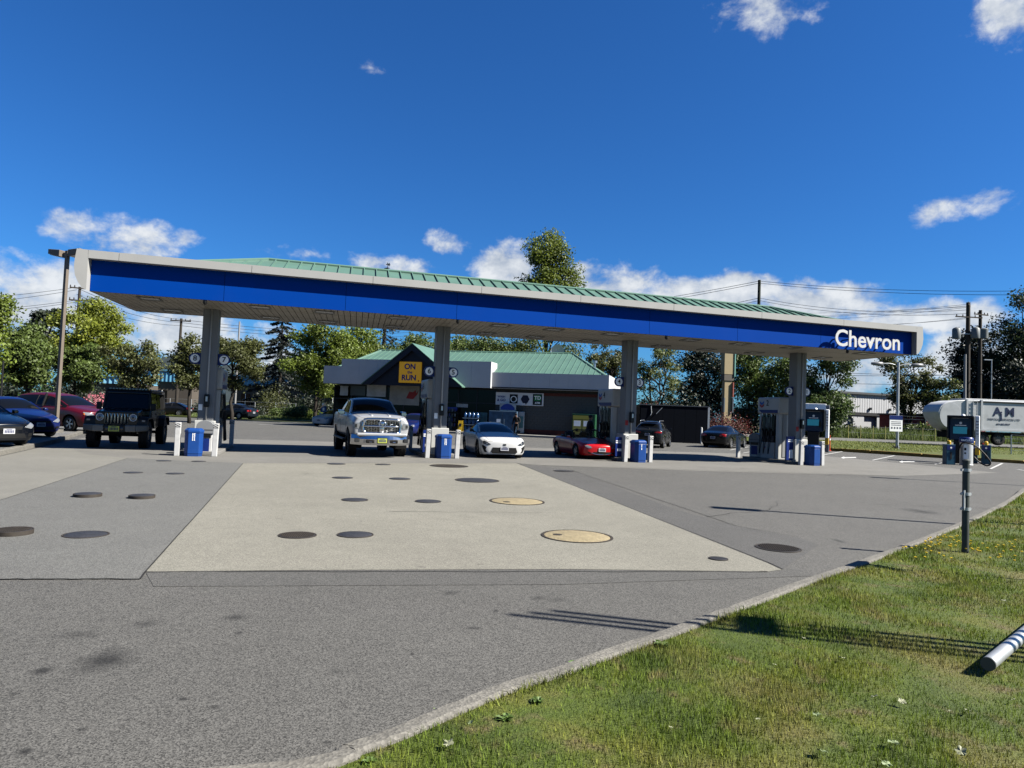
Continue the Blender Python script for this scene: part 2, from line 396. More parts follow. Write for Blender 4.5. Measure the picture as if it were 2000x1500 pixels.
# hairline cracks
def crack(px, py, ang, ln, seed):
    r_ = random.Random(seed); p = G(px, py); pts = [p.copy()]; a = ang
    for k in range(int(ln / .18)):
        a += r_.uniform(-.55, .55); a += (ang - a) * .25; p = p + Vector((math.cos(a), math.sin(a), 0)) * .18; pts.append(p.copy())
    m = MB()
    for i in range(len(pts) - 1):
        d = (pts[i + 1] - pts[i]).normalized(); q = Vector((-d.y, d.x, 0)); w0, w1 = (.006 * (1 - i / len(pts)) + .002), (.006 * (1 - (i + 1) / len(pts)) + .002)
        m.poly([tuple((pts[i] - q * w0).xy) + (.011,), tuple((pts[i + 1] - q * w1).xy) + (.011,), tuple((pts[i + 1] + q * w1).xy) + (.011,), tuple((pts[i] + q * w0).xy) + (.011,)])
    o = m.build('pavement_crack', M_joint); o['kind'] = 'structure'
for c in ((1380, 1010, .9, 4, 3), (1290, 884, 1.2, 4, 4), (1600, 930, .3, 5, 5), (1700, 985, .1, 4, 8), (760, 1000, .4, 3, 9)): crack(*c)

# lawn with its concrete kerb, right foreground
kpx = [(560, 1520), (660, 1488), (760, 1452), (860, 1408), (960, 1366), (1080, 1327), (1200, 1283), (1300, 1248), (1370, 1221), (1450, 1192), (1530, 1160), (1620, 1128), (1720, 1091), (1800, 1060), (1870, 1030), (1930, 1002), (1962, 985), (1985, 968), (2000, 958)]
kline = [G(*p) for p in kpx]
kline = [Vector((-7, -14, 0)), Vector((-3.6, .6, 0)), Vector((-2.6, 2.6, 0))] + kline + [kline[-1] + Vector((1.6, 1.2, 0)), kline[-1] + Vector((5, 2.4, 0)), kline[-1] + Vector((22, 4.0, 0))]
def smooth_line(P, n=5):
    out = []
    for i in range(len(P) - 1):
        p0, p1, p2, p3 = P[max(i - 1, 0)], P[i], P[i + 1], P[min(i + 2, len(P) - 1)]
        for k in range(n):
            t = k / n; out.append(.5 * (2 * p1 + (p2 - p0) * t + (2 * p0 - 5 * p1 + 4 * p2 - p3) * t * t + (3 * p1 - p0 - 3 * p2 + p3) * t ** 3))
    return out + [P[-1]]
kline = smooth_line(kline, 4)
LAWN_Z = .075
def offset_line(P, d):
    out = []
    for i, p in enumerate(P):
        t = (P[min(i + 1, len(P) - 1)] - P[max(i - 1, 0)]).normalized()
        out.append(p + Vector((t.y, -t.x, 0)) * d)
    return out
prof = [(0, -.03), (0, .055), (.012, .085), (.04, .098), (.12, .1), (.145, .09), (.15, -.03)]
m = MB(); rows = [[Vector((q.x, q.y, h + rj.uniform(-.004, .004))) for q in offset_line(kline, d)] for d, h in prof]
for r_ in range(len(prof) - 1):
    for i in range(len(kline) - 1): m.poly([rows[r_][i], rows[r_][i + 1], rows[r_ + 1][i + 1], rows[r_ + 1][i]])
me = m.mesh('kerb', M_kerb, 50); o = link('kerb', me); o['kind'] = 'structure'
inner = offset_line(kline, .146)
lawn_poly = [(p.x, p.y) for p in inner] + [(60, 26), (60, -14)]
def in_lawn(x, y):
    c = np.zeros(len(x), bool); P = lawn_poly; j = len(P) - 1
    for i in range(len(P)):
        xi, yi = P[i]; xj, yj = P[j]
        if yi != yj:
            cond = ((yi > y) != (yj > y)) & (x < (xj - xi) * (y - yi) / (yj - yi) + xi); c ^= cond
        j = i
    return c
def grass_mat(name, blade):
    m = bpy.data.materials.new(name); m.use_nodes = True; MATS[name] = m
    N = m.node_tree.nodes; L = m.node_tree.links; b = N['Principled BSDF']; b.inputs['Roughness'].default_value = .7; b.inputs['Specular IOR Level'].default_value = .25
    tc = N.new('ShaderNodeTexCoord')
    def nz(sc, det, off=0):
        mp = N.new('ShaderNodeMapping'); mp.inputs['Location'].default_value = (off, off, 0); mp.inputs['Scale'].default_value = (1, 1, .0); L.new(tc.outputs['Object'], mp.inputs[0])
        n = N.new('ShaderNodeTexNoise'); n.inputs['Scale'].default_value = sc; n.inputs['Detail'].default_value = det; n.inputs['Roughness'].default_value = .6
        L.new(mp.outputs[0], n.inputs['Vector']); return n.outputs['Fac']
    g = ramp(N, L, nz(1.6, 4), [(.32, (.105, .165, .016)), (.5, (.165, .235, .022)), (.66, (.25, .275, .034))])
    d = ramp(N, L, nz(1.1, 5, 7.3), [(.5, (0, 0, 0)), (.68, (1, 1, 1))])
    d2 = ramp(N, L, nz(3.7, 4, 2.1), [(.56, (0, 0, 0)), (.72, (1, 1, 1))])
    mx = N.new('ShaderNodeMix'); mx.data_type = 'RGBA'; L.new(d, mx.inputs[0]); L.new(g, mx.inputs[6]); mx.inputs[7].default_value = (.30, .275, .075, 1)
    mx2 = N.new('ShaderNodeMix'); mx2.data_type = 'RGBA'; L.new(d2, mx2.inputs[0]); L.new(mx.outputs[2], mx2.inputs[6]); mx2.inputs[7].default_value = (.30, .235, .11, 1) if not blade else (.33, .27, .10, 1)
    last = mx2.outputs[2]
    if blade:
        at = N.new('ShaderNodeAttribute'); at.attribute_name = 'tone'
        mr = N.new('ShaderNodeMapRange'); mr.inputs[3].default_value = .14; mr.inputs[4].default_value = .80; L.new(at.outputs['Fac'], mr.inputs[0])
        vm = N.new('ShaderNodeVectorMath'); vm.operation = 'SCALE'; L.new(last, vm.inputs[0]); L.new(mr.outputs[0], vm.inputs['Scale']); last = vm.outputs[0]
        tr = N.new('ShaderNodeBsdfTranslucent'); L.new(last, tr.inputs['Color'])
        ms = N.new('ShaderNodeMixShader'); ms.inputs[0].default_value = .3
        L.new(b.outputs[0], ms.inputs[1]); L.new(tr.outputs[0], ms.inputs[2]); L.new(ms.outputs[0], N['Material Output'].inputs[0])
    else:
        vm = N.new('ShaderNodeVectorMath'); vm.operation = 'SCALE'; L.new(last, vm.inputs[0]); vm.inputs['Scale'].default_value = .23; last = vm.outputs[0]
        bn = nz(60, 4); bp = N.new('ShaderNodeBump'); bp.inputs['Strength'].default_value = .8; bp.inputs['Distance'].default_value = .02; L.new(bn, bp.inputs['Height']); L.new(bp.outputs[0], b.inputs['Normal'])
    L.new(last, b.inputs['Base Color'])
    return m
M_lawn = grass_mat('lawn_turf', False); M_blade = grass_mat('grass_blade', True)
sheet('lawn', lawn_poly, LAWN_Z, M_lawn)
def blades(x, y, z0, hgt, wid, rs, lean=.5):
    n = len(x); a = rs.uniform(0, 2 * np.pi, n); la = rs.uniform(0, 2 * np.pi, n); h = hgt * rs.uniform(.55, 1.25, n); ll = h * rs.uniform(0.1, lean, n)
    w = wid * rs.uniform(.7, 1.3, n) / 2
    dx, dy = np.cos(a) * w, np.sin(a) * w
    V = np.empty((n, 3, 3)); z = np.full(n, z0) if np.isscalar(z0) else z0
    V[:, 0] = np.stack([x - dx, y - dy, z], 1); V[:, 1] = np.stack([x + dx, y + dy, z], 1)
    V[:, 2] = np.stack([x + np.cos(la) * ll, y + np.sin(la) * ll, z + h], 1)
    tone = np.repeat(rs.uniform(0, 1, n), 3)
    return V.reshape(-1, 3), tone
rs = np.random.RandomState(5)
Vs, Ts = [], []
def sow(x0, x1, y0, y1, dens, hgt, wid, lim=None):
    n = int((x1 - x0) * (y1 - y0) * dens); x = rs.uniform(x0, x1, n); y = rs.uniform(y0, y1, n)
    k = in_lawn(x, y) & (np.abs(x) < y * .95 + 2.5)
    x, y = x[k], y[k]
    # tufts: thin out and shorten where the turf is worn
    p = .5 + .5 * np.sin(x * 3.1 + 1.7 * np.sin(y * 2.3)) * np.sin(y * 2.7 + 1.3 * np.sin(x * 1.9)); keep = rs.uniform(0, 1, len(x)) < .45 + .55 * p
    x, y, p = x[keep], y[keep], p[keep]
    v, t = blades(x, y, LAWN_Z - .01, hgt * (.6 + .7 * p), wid, rs); Vs.append(v); Ts.append(t)
sow(-3, 7, 2.8, 5.2, 7500, .042, .006); sow(-2, 8, 5.2, 7.5, 5200, .044, .0075); sow(0, 10, 7.5, 11, 2600, .048, .011); sow(2, 17, 11, 20, 700, .06, .016); sow(10, 30, 15, 26, 240, .07, .025)
# longer fringe hanging over the kerb
fx, fy = [], []
for a, b in zip(inner, inner[1:]):
    L_ = (b - a).length
    if a.y < 2 or a.y > 22: continue
    k = int(L_ * (300 if a.y < 9 else 120)); t = rs.uniform(0, 1, k); q = np.abs(rs.normal(0, .045, k)); d = (b - a).normalized()
    fx.append(a.x + (b.x - a.x) * t + d.y * q); fy.append(a.y + (b.y - a.y) * t - d.x * q)
fx, fy = np.concatenate(fx), np.concatenate(fy)
wv = .5 + .5 * np.sin(fx * 2.2 + fy * 1.7); k = rs.uniform(0, 1, len(fx)) < .25 + .75 * wv
v, t = blades(fx[k], fy[k], LAWN_Z - .01, .050 * (.4 + wv[k]), .008, rs, .9); Vs.append(v); Ts.append(t)
me = fast_mesh('grass', np.concatenate(Vs), None, 3, M_blade, np.concatenate(Ts))
o = link('grass', me); o['kind'] = 'stuff'; o['label'] = 'short mown lawn grass beside the kerb'; o['category'] = 'grass'

# dandelions round the short post
M_yel = mat('dandelion', (.75, .52, .02), .7); Q = MB(); r5 = random.Random(11)
pb = G(1885, 1090)
for k in range(210):
    a = r5.gauss(0, 1); b = r5.gauss(0, 1)
    x, y = pb.x - .55 + a * .75, pb.y + .55 + b * .55
    if not in_lawn(np.array([x]), np.array([y]))[0]: continue
    Q.cyl((x, y, LAWN_Z), (x, y, LAWN_Z + .05), .002, n=3, caps=False); Q.cyl((x, y, LAWN_Z + .05), (x, y, LAWN_Z + .063), .010, .015, n=6)
o = Q.build('dandelions', M_yel); o['kind'] = 'stuff'; o['label'] = 'yellow dandelions in the grass around the short post'; o['category'] = 'flowers'

# fallen maple leaves
def leaf_mesh(mt, seed):
    r_ = random.Random(seed); pts = []
    for k in range(20):
        t = 2 * math.pi * k / 20; lobe = .72 + .28 * abs(math.cos(2.5 * t)); pts.append((lobe * math.cos(t) * .5, lobe * math.sin(t) * .5))
    m = MB(); m.add([(0, 0, .02)] + [(x, y, r_.uniform(-.05, .16)) for x, y in pts], [(0, 1 + k, 1 + (k + 1) % 20) for k in range(20)])
    m.add([(.5, -.015, 0), (.9, -.03, .04), (.9, 0, .04), (.5, .015, 0)], [(0, 1, 2, 3)])
    return m.mesh('fallen_leaf', mt)
M_lf = [mat('pale_leaf', (.33, .42, .20), .6), mat('green_leaf', (.14, .28, .05), .6), mat('cream_leaf', (.46, .48, .30), .6)]
leaf_me = [leaf_mesh(M_lf[k % 3], k) for k in range(6)]
leafs = [(868, 1392, .17, 0, 'pale green fallen maple leaf on asphalt against the kerb'), (876, 1452, .12, 2, 'pale fallen leaf in grass just behind the kerb'), (1130, 1300, .17, 1, 'bright green fallen leaf cluster on asphalt by the kerb'),
         (919, 1411, .07, 0, None), (1645, 1285, .12, 2, None), (1513, 1298, .06, 2, None), (1595, 1395, .1, 0, None), (1708, 1360, .09, 2, None), (1762, 1370, .1, 2, None),
         (1605, 1467, .12, 0, None), (1745, 1450, .13, 0, None), (1877, 1467, .12, 2, None), (1732, 1492, .11, 0, None), (1570, 1246, .06, 2, None), (1890, 1387, .07, 2, None), (1960, 1173, .1, 2, None), (1905, 1129, .05, 2, None), (1310, 1420, .05, 2, None), (1480, 1404, .06, 2, None), (1855, 1388, .04, 2, None), (1980, 1366, .06, 2, None), (1940, 1250, .05, 2, None), (1575, 1170, .05, 0, None)]
for k, (px, py, sz, mi, lb) in enumerate(leafs):
    on_road = px in (868, 1130); z = .012 if on_road else LAWN_Z + .035
    o = link('fallen_leaf', leaf_me[mi if k % 2 else mi + 3]); o.location = G(px, py, z); o.scale = (sz * (.85 if on_road else .48),) * 3
    o.rotation_euler = (random.uniform(-.3, .3) * (not on_road), random.uniform(-.5, .5) * (not on_road), random.uniform(0, 6))
    tag(o, lb or 'small pale fallen leaf lying in the lawn grass', 'leaf', None if lb else 'leaves scattered on the lawn')
# a few broad weeds at the lawn edge
def weed(px, py, r, label):
    c = G(px, py, LAWN_Z); m = MB(); q = random.Random(px)
    for k in range(26):
        a = q.uniform(0, 6.28); l = r * q.uniform(.5, 1); w = l * .28; up = q.uniform(.1, .7) * r
        d = Vector((math.cos(a), math.sin(a), 0)); n = Vector((-d.y, d.x, 0))
        m.poly([d * l * .15, d * l * .55 + n * w + Vector((0, 0, up * .7)), d * l + Vector((0, 0, up * .6)), d * l * .55 - n * w + Vector((0, 0, up * .7))])
    o = m.build('weed', mat('weed_leaf', (.12, .20, .04), .6, var=.3, vscale=20)); o.location = c; tag(o, label, 'weed')
weed(1290, 1262, .07, 'dark leafy weed tuft at the lawn edge beside the painted kerb'); weed(1050, 1372, .05, 'broad-leaved weed in the grass behind the bare kerb'); weed(985, 1405, .055, 'small dark weed sprouting beside the kerb'); weed(720, 1488, .045, 'low weed tuft overhanging the end of the kerb')

# manhole and tank covers
def cover_mat(name, col, kind):
    if name in MATS: return MATS[name]
    m = mat(name, col, .6, var=.25, vscale=8, gain=1.0 if col[0] > .2 else 2.2); N = m.node_tree.nodes; L = m.node_tree.links; b = N['Principled BSDF']
    tc = N.new('ShaderNodeTexCoord'); ck = N.new('ShaderNodeTexVoronoi' if kind == 'stud' else 'ShaderNodeTexBrick')
    ck.inputs['Scale'].default_value = 26 if kind == 'stud' else 9
    L.new(tc.outputs['Object'], ck.inputs['Vector']); bp = N.new('ShaderNodeBump'); bp.inputs['Distance'].default_value = .008; bp.inputs['Strength'].default_value = .9
    L.new(ck.outputs[0] if kind == 'stud' else ck.outputs['Fac'], bp.inputs['Height']); L.new(bp.outputs[0], b.inputs['Normal']); return m
M_cov = cover_mat('cover_iron', (.022, .022, .024), 'grid'); M_cov2 = cover_mat('cover_dark_smooth', (.03, .031, .036), 'stud'); M_bei = cover_mat('cover_beige', (.52, .43, .26), 'stud'); M_collar = paving('stained_collar', (.20, .185, .15), .35, 90, .5, tint=.3, bump=.3, patch_scale=3); M_ring = mat('cover_ring', (.075, .062, .05), .7, var=.35, vscale=14)
def cover(px, py, hw, kind, label, group=None, lift=.004):
    c = G(px, py, .009); r = (G(px + hw, py) - G(px - hw, py)).length / 2 * .97
    t = thing('manhole_cover', label, 'manhole cover', c, random.uniform(0, 3), group)
    mt = {'g': M_cov, 's': M_cov2, 'b': M_bei}[kind]
    MB().lathe([(r * .99, -.006), (r * 1.10, -.0075), (r * 1.13, -.009)], 28).build('collar', M_collar, t)
    MB().lathe([(r, -.008), (r, lift), (r * .93, lift), (r * .93, -.008)], 28).build('rim', M_ring, t, 40)
    lid = MB().lathe([(0, lift + .002), (r * .88, lift + .002), (r * .915, lift - .003), (r * .915, -.008)], 28).build('lid', mt, t, 40)
    if kind == 'g' and hw > 22:
        m = MB(); n = 9
        for i in range(-n, n + 1):
            x = i * r * .86 / n; h = math.sqrt(max(0, (r * .86) ** 2 - x * x))
            if h > .02: m.box((x, 0, lift + .004), (r * .022, 2 * h, .006)); m.box((0, x, lift + .0045), (2 * h, r * .022, .006))
        m.build('tread', M_ring, lid)
    if kind == 'b':
        MB().lathe([(0, lift + .006), (r * .13, lift + .006), (r * .14, lift)], 16, c=(r * .0 - r * .45, r * .3, 0)).build('filler_cap', M_ring, lid, 40)
    return t
LP = 'small round black tank cover in the pale concrete pad'; LG = 'small covers in the concrete pad'
for p in [(657, 906, 18), (748, 907, 15), (669, 933, 21), (781, 935, 21), (693, 976, 27), (836, 979, 26)]: cover(*p, 's', LP, LG)
cover(877, 910, 36, 'g', 'wide gridded black cover at the back of the concrete pad'); cover(932, 938, 42, 's', 'wide smooth dark grey cover on the concrete pad')
cover(581, 1045, 39, 'g', 'gridded iron cover beside a smooth one near the pad front edge'); cover(694, 1044, 37, 's', 'smooth rimmed black cover near the pad front edge')
cover(1010, 979, 53, 'b', 'smaller beige round tank lid on the concrete pad'); cover(1127, 1047, 69, 'b', 'larger beige round tank lid on the concrete pad')
for p in [(260, 923, 20), (342, 925, 19), (320, 900, 16), (388, 901, 15)]: cover(*p, 's', 'small round black cover in the grey pad near the pump island', 'covers at the back of the grey pad')
for p in [(171, 969, 29), (277, 972, 27)]: cover(*p, 's', 'raised black round lid in the middle of the grey pad', 'raised lids on the grey pad', .045)
cover(168, 1044, 46, 's', 'flush smooth dark cover at the front of the grey pad'); cover(25, 1042, 40, 'g', 'raised rusty rimmed cover at the front of the grey pad', None, .05)
cover(1520, 1070, 40, 'g', 'gridded storm drain grate set in sunken asphalt'); cover(1403, 1091, 18, 'g', 'small worn iron lid near the tip of the concrete pad'); cover(1101, 920, 18, 'g', 'small oval-looking drain grate beside the asphalt strip')

# left gravel strip with its kerb
kl = [Vector((-10.5, 9.0, 0)), G(0, 890), G(106, 866), G(150, 851.5), Vector((-22.5, 38, 0)), Vector((-24.5, 41, 0))]
m = MB()
for i in range(len(kl) - 1):
    a, b = kl[i], kl[i + 1]; d = (b - a); n = int(d.length / 2.4) + 1; ang = math.atan2(d.y, d.x)
    for k in range(n):
        c = a + d * ((k + .5) / n); off = Vector((-d.y, d.x, 0)).normalized() * .09
        m.box((c + off + Vector((0, 0, .065))), (d.length / n - .012, .19, .15), ang)
o = m.build('kerb', M_kerb, None, False, .015); o['kind'] = 'structure'
sheet('gravel_strip', [(p.x - .17, p.y) for p in kl] + [(-50, 46), (-50, 6)], .1, M_gravel)

# right: verge with yellow kerb, rising to the side road
VZ = lambda Y: .12 + max(0, (Y - 44)) * .024
yk = [Vector((20.3, 48.6, 0)), G(1607, 879), G(1700, 884.5), G(1800, 891.5), G(1900, 899.5), G(2000, 906), G(2000, 906) + Vector((9, -7.5, 0))]
M_ykerb = mat('yellow_kerb_paint', (.34, .20, .035), .75, var=.35, vscale=2.5, dirt=.55)
yroot = thing('yellow_kerb', 'weathered yellow painted kerb along the far verge', 'kerb', (0, 0, 0))
for i in range(len(yk) - 1):
    a, b = yk[i], yk[i + 1]; d = b - a; n = max(1, int(d.length / 2.6)); ang = math.atan2(d.y, d.x)
    for k in range(n):
        c = a + d * ((k + .5) / n) + Vector((d.y, -d.x, 0)).normalized() * -.1
        MB().box((0, 0, 0), (d.length / n - .05, .2, .22)).build('kerb_block', M_ykerb, yroot, False, .02).location = (c.x, c.y, .07)
        yroot.children[-1].rotation_euler = (rj.uniform(-.03, .03), 0, ang + rj.uniform(-.012, .012))
M_verge = grass_mat('verge_turf', False)
def strip(name, A, B, m, nseg=10):
    q = MB()
    for i in range(len(A) - 1): q.poly([A[i], A[i + 1], B[i + 1], B[i]])
    o = q.build(name, m); o['kind'] = 'structure'; return o
va = [Vector((p.x, p.y + .12, .13)) for p in yk]
vb = [Vector((17, 62, .42)), Vector((26, 61.5, .42)), Vector((31, 60.5, .42)), Vector((38, 60, .42)), Vector((44, 59.5, .42)), Vector((50, 59, .42)), Vector((75, 57, .42))]
strip('verge', va, vb, M_verge)
vc = [p + Vector((.6, 7.5, .12)) for p in vb]
strip('side_road', [p + Vector((0, 0, -.005)) for p in vb], vc, M_asphB)
vd = [p + Vector((2, 26, .5)) for p in vc]
strip('bank', vc, vd, M_field)
# painted bay lines and arrows
M_white = mat('road_paint', (.72, .72, .70), .7, var=.15, vscale=6, dirt=.3)
def paint(quad, name='painted_line'):
    o = MB().poly([tuple(G(*p).xy) + (.010,) for p in quad]).build(name, M_white); o['kind'] = 'structure'
for a, b, w in [((1603, 889), (1643, 882), 3), ((1702, 899), (1745, 890), 3), ((1824, 907), (1846, 902), 2.5), ((1932, 916), (1955, 905), 4), ((1985, 917), (2010, 921), 4), ((1425, 879), (1460, 873), 2), ((1450, 885), (1468, 882), 2), ((545, 826), (580, 826), 1.3), ((505, 829), (540, 829), 1.3)]:
    paint([(a[0], a[1]), (a[0] + w * 1.3, a[1] + .25), (b[0] + w * 1.3, b[1] + .25), (b[0], b[1])])
for x, y in [(1642, 894), (1756, 902)]:
    paint([(x, y + .5), (x + 6, y - 2), (x + 8, y - .8), (x + 30, y - 1.2), (x + 30, y + .8), (x + 8, y + 1), (x + 6, y + 2.2)], 'painted_arrow')
# ------------------------------------------------------------------ canopy
CY = 0.2895; CO = Vector((-12.356, 19.79, 0)); CL, CD, HU, HT = 30.25, 4.54, 4.785, 5.935
SK = 0.0702
ca, cb = math.cos(CY), math.sin(CY)
def cw(x, y, z=0.0): return Vector((CO.x + x * ca - y * cb, CO.y + x * sb_ + y * ca, z))
sb_ = cb
def cl_(s, t, z): return (s + SK * t, t, z)          # canopy-local point
def on_front(px, py, t=0.0):
    """where the sight line of a pixel meets the canopy's front plane"""
    d = ray(px, py); o = Vector((0, 0, CAM_H)); n = Vector((-cb, ca, 0)); p = cw(0, t)
    k = (p - o).dot(n) / d.dot(n); q = o + d * k; r_ = q - CO
    return r_.x * ca + r_.y * cb, q.z
M_wht = mat('canopy_white', (.54, .54, .52), .45, var=.05, vscale=.6, dirt=.10)
M_blu = mat('fascia_blue', (.0, .048, .32), .6, var=.03, vscale=.5, dirt=.02, spec=.05)
M_sof = mat('soffit_white', (.60, .55, .46), .55, var=.06, vscale=.7, dirt=.08)
M_gap = mat('soffit_gap', (.03, .03, .03), .9)
M_grn = mat('roof_green', (.20, .38, .30), .45, var=.10, vscale=.8, dirt=.15)
M_colm = mat('column_grey', (.36, .37, .38), .5, var=.05, vscale=1.0, dirt=.12)
canopy = thing('canopy', 'long flat forecourt canopy with blue fascia, white cap and green hipped roof', 'canopy', CO, CY)
# soffit slats
sw = .2; ns = int(CL / sw)
sl_me = MB().add([cl_(0.012, .32, 0), cl_(sw - .012, .32, 0), cl_(sw - .012, CD, 0), cl_(0.012, CD, 0), cl_(0.006, .30, .03), cl_(sw - .006, .30, .03), cl_(sw - .006, CD, .03), cl_(0.006, CD, .03)],
                 [(0, 1, 2, 3), (4, 7, 6, 5), (0, 4, 5, 1), (1, 5, 6, 2), (2, 6, 7, 3), (3, 7, 4, 0)]).mesh('soffit_slat', M_sof)
for k in range(ns):
    o = link('soffit_slat', sl_me, canopy); o.location = (k * CL / ns, 0, HU)
MB().add([cl_(0, .302, HU + .035), cl_(CL, .302, HU + .035), cl_(CL, CD, HU + .035), cl_(0, CD, HU + .035), cl_(0, .302, HT - .2), cl_(CL, .302, HT - .2), cl_(CL, CD, HT - .2), cl_(0, CD, HT - .2)],
         [(0, 1, 2, 3), (4, 7, 6, 5), (0, 4, 5, 1), (1, 5, 6, 2), (2, 6, 7, 3), (3, 7, 4, 0)]).build('deck', M_gap, canopy)
# slat joint and recessed light fittings
q = MB()
for t in (1.55, 3.0):
    q.add([cl_(0, t, HU - .002), cl_(CL, t, HU - .002), cl_(CL, t + .02, HU - .002), cl_(0, t + .02, HU - .002)], [(0, 1, 2, 3)])
q.build('slat_joint', M_gap, canopy)
M_lens = mat('light_lens', (.55, .56, .58), .25)
for s in (1.4, 4.6, 6.6, 9.0, 12.6, 14.6, 16.9, 20.2, 22.4, 24.8, 28.4):
    for t in (.95, 3.6):
        f = MB(); x, y, _ = cl_(s, t, 0)
        for dx, dy, w, d in ((0, .29, .64, .05), (0, -.29, .64, .05), (.295, 0, .05, .53), (-.295, 0, .05, .53)): f.box((x + dx, y + dy, HU - .012), (w, d, .026))
        fr = f.build('soffit_light', mat('light_frame', (.25, .25, .24), .5), canopy)
        MB().box((x, y, HU - .006), (.54, .53, .012)).build('lens', M_lens, fr)
# cameras hanging at the front edge
for px, py in ((399, 585), (893, 631), (1301, 658), (1655, 685)):
    s, z = on_front(px, py, .3); x, y, _ = cl_(s, .32, 0)
    m = MB(); m.cyl((x, y, HU), (x, y, HU - .06), .05, n=12); m.lathe([(.001, -.1), (.045, -.08), (.06, -.04), (.06, 0)], 12, c=(x, y, HU - .05)); m.build('dome_camera', mat('black_plastic', (.015, .015, .016), .35), canopy, 40)
# blue panels
edges = [0] + [on_front(px, 640, .17)[0] for px in (432, 672, 891, 1086, 1270, 1443, 1606)] + [CL]
for a, b in zip(edges, edges[1:]):
    MB().box(((a + b) / 2 + SK * .19, .285, (HU + HT - .235) / 2), (b - a - .012, .05, HT - .235 - HU)).build('fascia_panel', M_blu, canopy)
# white cap pieces
edges = [-.02] + [on_front(px, 540, 0)[0] for px in (230, 491, 729, 942, 1136, 1318, 1490, 1650)] + [CL + .02]
for a, b in zip(edges, edges[1:]):
    MB().box(((a + b) / 2, .21, HT - .118), (b - a - .012, .42, .235)).build('fascia_cap', M_wht, canopy)
def end_trim(x0, sgn):
    pr = [(0, HT), (.30, HT + .01), (.335, HT - .28), (.345, HT - .5), (.31, HT - .75), (.22, HT - .96), (.1, HT - 1.12), (0, HU - .01)]
    m = MB(); n = len(pr); vs = []
    for t in (0, .32): vs += [cl_(x0 + sgn * a, t, z) for a, z in pr]
    m.add(vs, [tuple(range(n)), tuple(range(n, 2 * n))] + [(k, (k + 1) % n, n + (k + 1) % n, n + k) for k in range(n)])
    m.build('end_trim', M_wht, canopy, 25)
    m = MB(); vs = []
    for t in (.323, CD): vs += [cl_(x0 + sgn * a * .985, t, z) for a, z in pr]
    m.add(vs, [tuple(range(n)), tuple(range(n, 2 * n))] + [(k, (k + 1) % n, n + (k + 1) % n, n + k) for k in range(n)])
    m.build('end_fascia', M_wht, canopy, 25)
end_trim(-.005, -1); end_trim(CL + .005, 1)
MB().box((CL / 2 + SK * CD, CD + .04, (HU + HT) / 2), (CL, .08, HT - HU + .02)).build('rear_fascia', M_wht, canopy)
# green standing-seam hip roof
E0, E1, R0, R1, TE, TR, ZE, ZR = 2.3, 27.6, 4.6, 24.6, .43, 2.27, HT - .06, 6.58
def roof_panel(sa, sb, front=True):
    def top(s):
        k = min(1, max(0, (s - E0) / (R0 - E0)), max(0, (E1 - s) / (E1 - R1))); return k
    tt = lambda k: (TE + (TR - TE) * k) if front else (CD - TE - (CD - TE - TR) * k)
    zz = lambda k: ZE + (ZR - ZE) * k
    te = tt(0); ka, kb = top(sa + .005), top(sb - .005)
    p = [cl_(sa + .004, te, ZE), cl_(sb - .004, te, ZE), cl_(sb - .004, tt(kb), zz(kb)), cl_(sa + .004, tt(ka), zz(ka))]
    m = MB(); m.poly(p); a, b = Vector(p[0]), Vector(p[3])
    if (b - a).length > .1:
        nrm = Vector((0, -(ZR - ZE) * (1 if front else -1), (TR - TE))).normalized()
        m.add([a, b, b + nrm * .05, a + nrm * .05, a + Vector((.035, 0, 0)), b + Vector((.035, 0, 0)), b + nrm * .05 + Vector((.035, 0, 0)), a + nrm * .05 + Vector((.035, 0, 0))],
              [(0, 1, 2, 3), (4, 7, 6, 5), (0, 4, 5, 1), (3, 2, 6, 7), (0, 3, 7, 4), (1, 5, 6, 2)])
    m.build('roof_panel', M_grn, canopy)
n = 60
for k in range(n): roof_panel(E0 + (E1 - E0) * k / n, E0 + (E1 - E0) * (k + 1) / n)
m = MB(); m.poly([cl_(E0, CD - TE, ZE), cl_(E1, CD - TE, ZE), cl_(R1, TR, ZR - .004), cl_(R0, TR, ZR - .004)]); m.poly([cl_(E0, TE, ZE), cl_(E0, CD - TE, ZE), cl_(R0, TR, ZR - .004)]); m.poly([cl_(E1, TE, ZE), cl_(E1, CD - TE, ZE), cl_(R1, TR, ZR - .004)])
m.build('roof_back', M_grn, canopy)
m = MB()
for a, b in (((E0, TE, ZE), (R0, TR, ZR)), ((R0, TR, ZR), (R1, TR, ZR)), ((R1, TR, ZR), (E1, TE, ZE)), ((E0, CD - TE, ZE), (R0, TR, ZR)), ((R1, TR, ZR), (E1, CD - TE, ZE))):
    m.tube([Vector(cl_(*a)) + Vector((0, 0, .02)), Vector(cl_(*b)) + Vector((0, 0, .02))], .06, 6)
m.build('ridge_cap', M_grn, canopy)
# brand lettering standing off the fascia
sl0, z0 = on_front(1626, 663, .0); sl1, _ = on_front(1757, 668, .0)
_, zt = on_front(1640, 643, 0); _, zb = on_front(1640, 677, 0)
me = text_mesh('Chevron', 1.0, .05, .014); xs = [v.co.x for v in me.vertices]; ys = [v.co.y for v in me.vertices]
cap = (zt - zb); sx = (sl1 - sl0) / (max(xs) - min(xs)) * .96; sy = cap / (max(ys) - min(ys)) * .97
me.transform(Matrix.Diagonal((sx, sy, 1, 1))); me.transform(Matrix.Rotation(R(90), 4, 'X')); me.materials.clear(); me.materials.append(mat('sign_white', (.80, .80, .79), .4))
o = link('lettering', me, canopy); o.location = ((sl0 + sl1) / 2 - (max(xs) + min(xs)) / 2 * sx, -.06, (zt + zb) / 2 - (max(ys) + min(ys)) / 2 * sy); o['label'] = 'white raised brand lettering on the blue fascia'
m = MB()
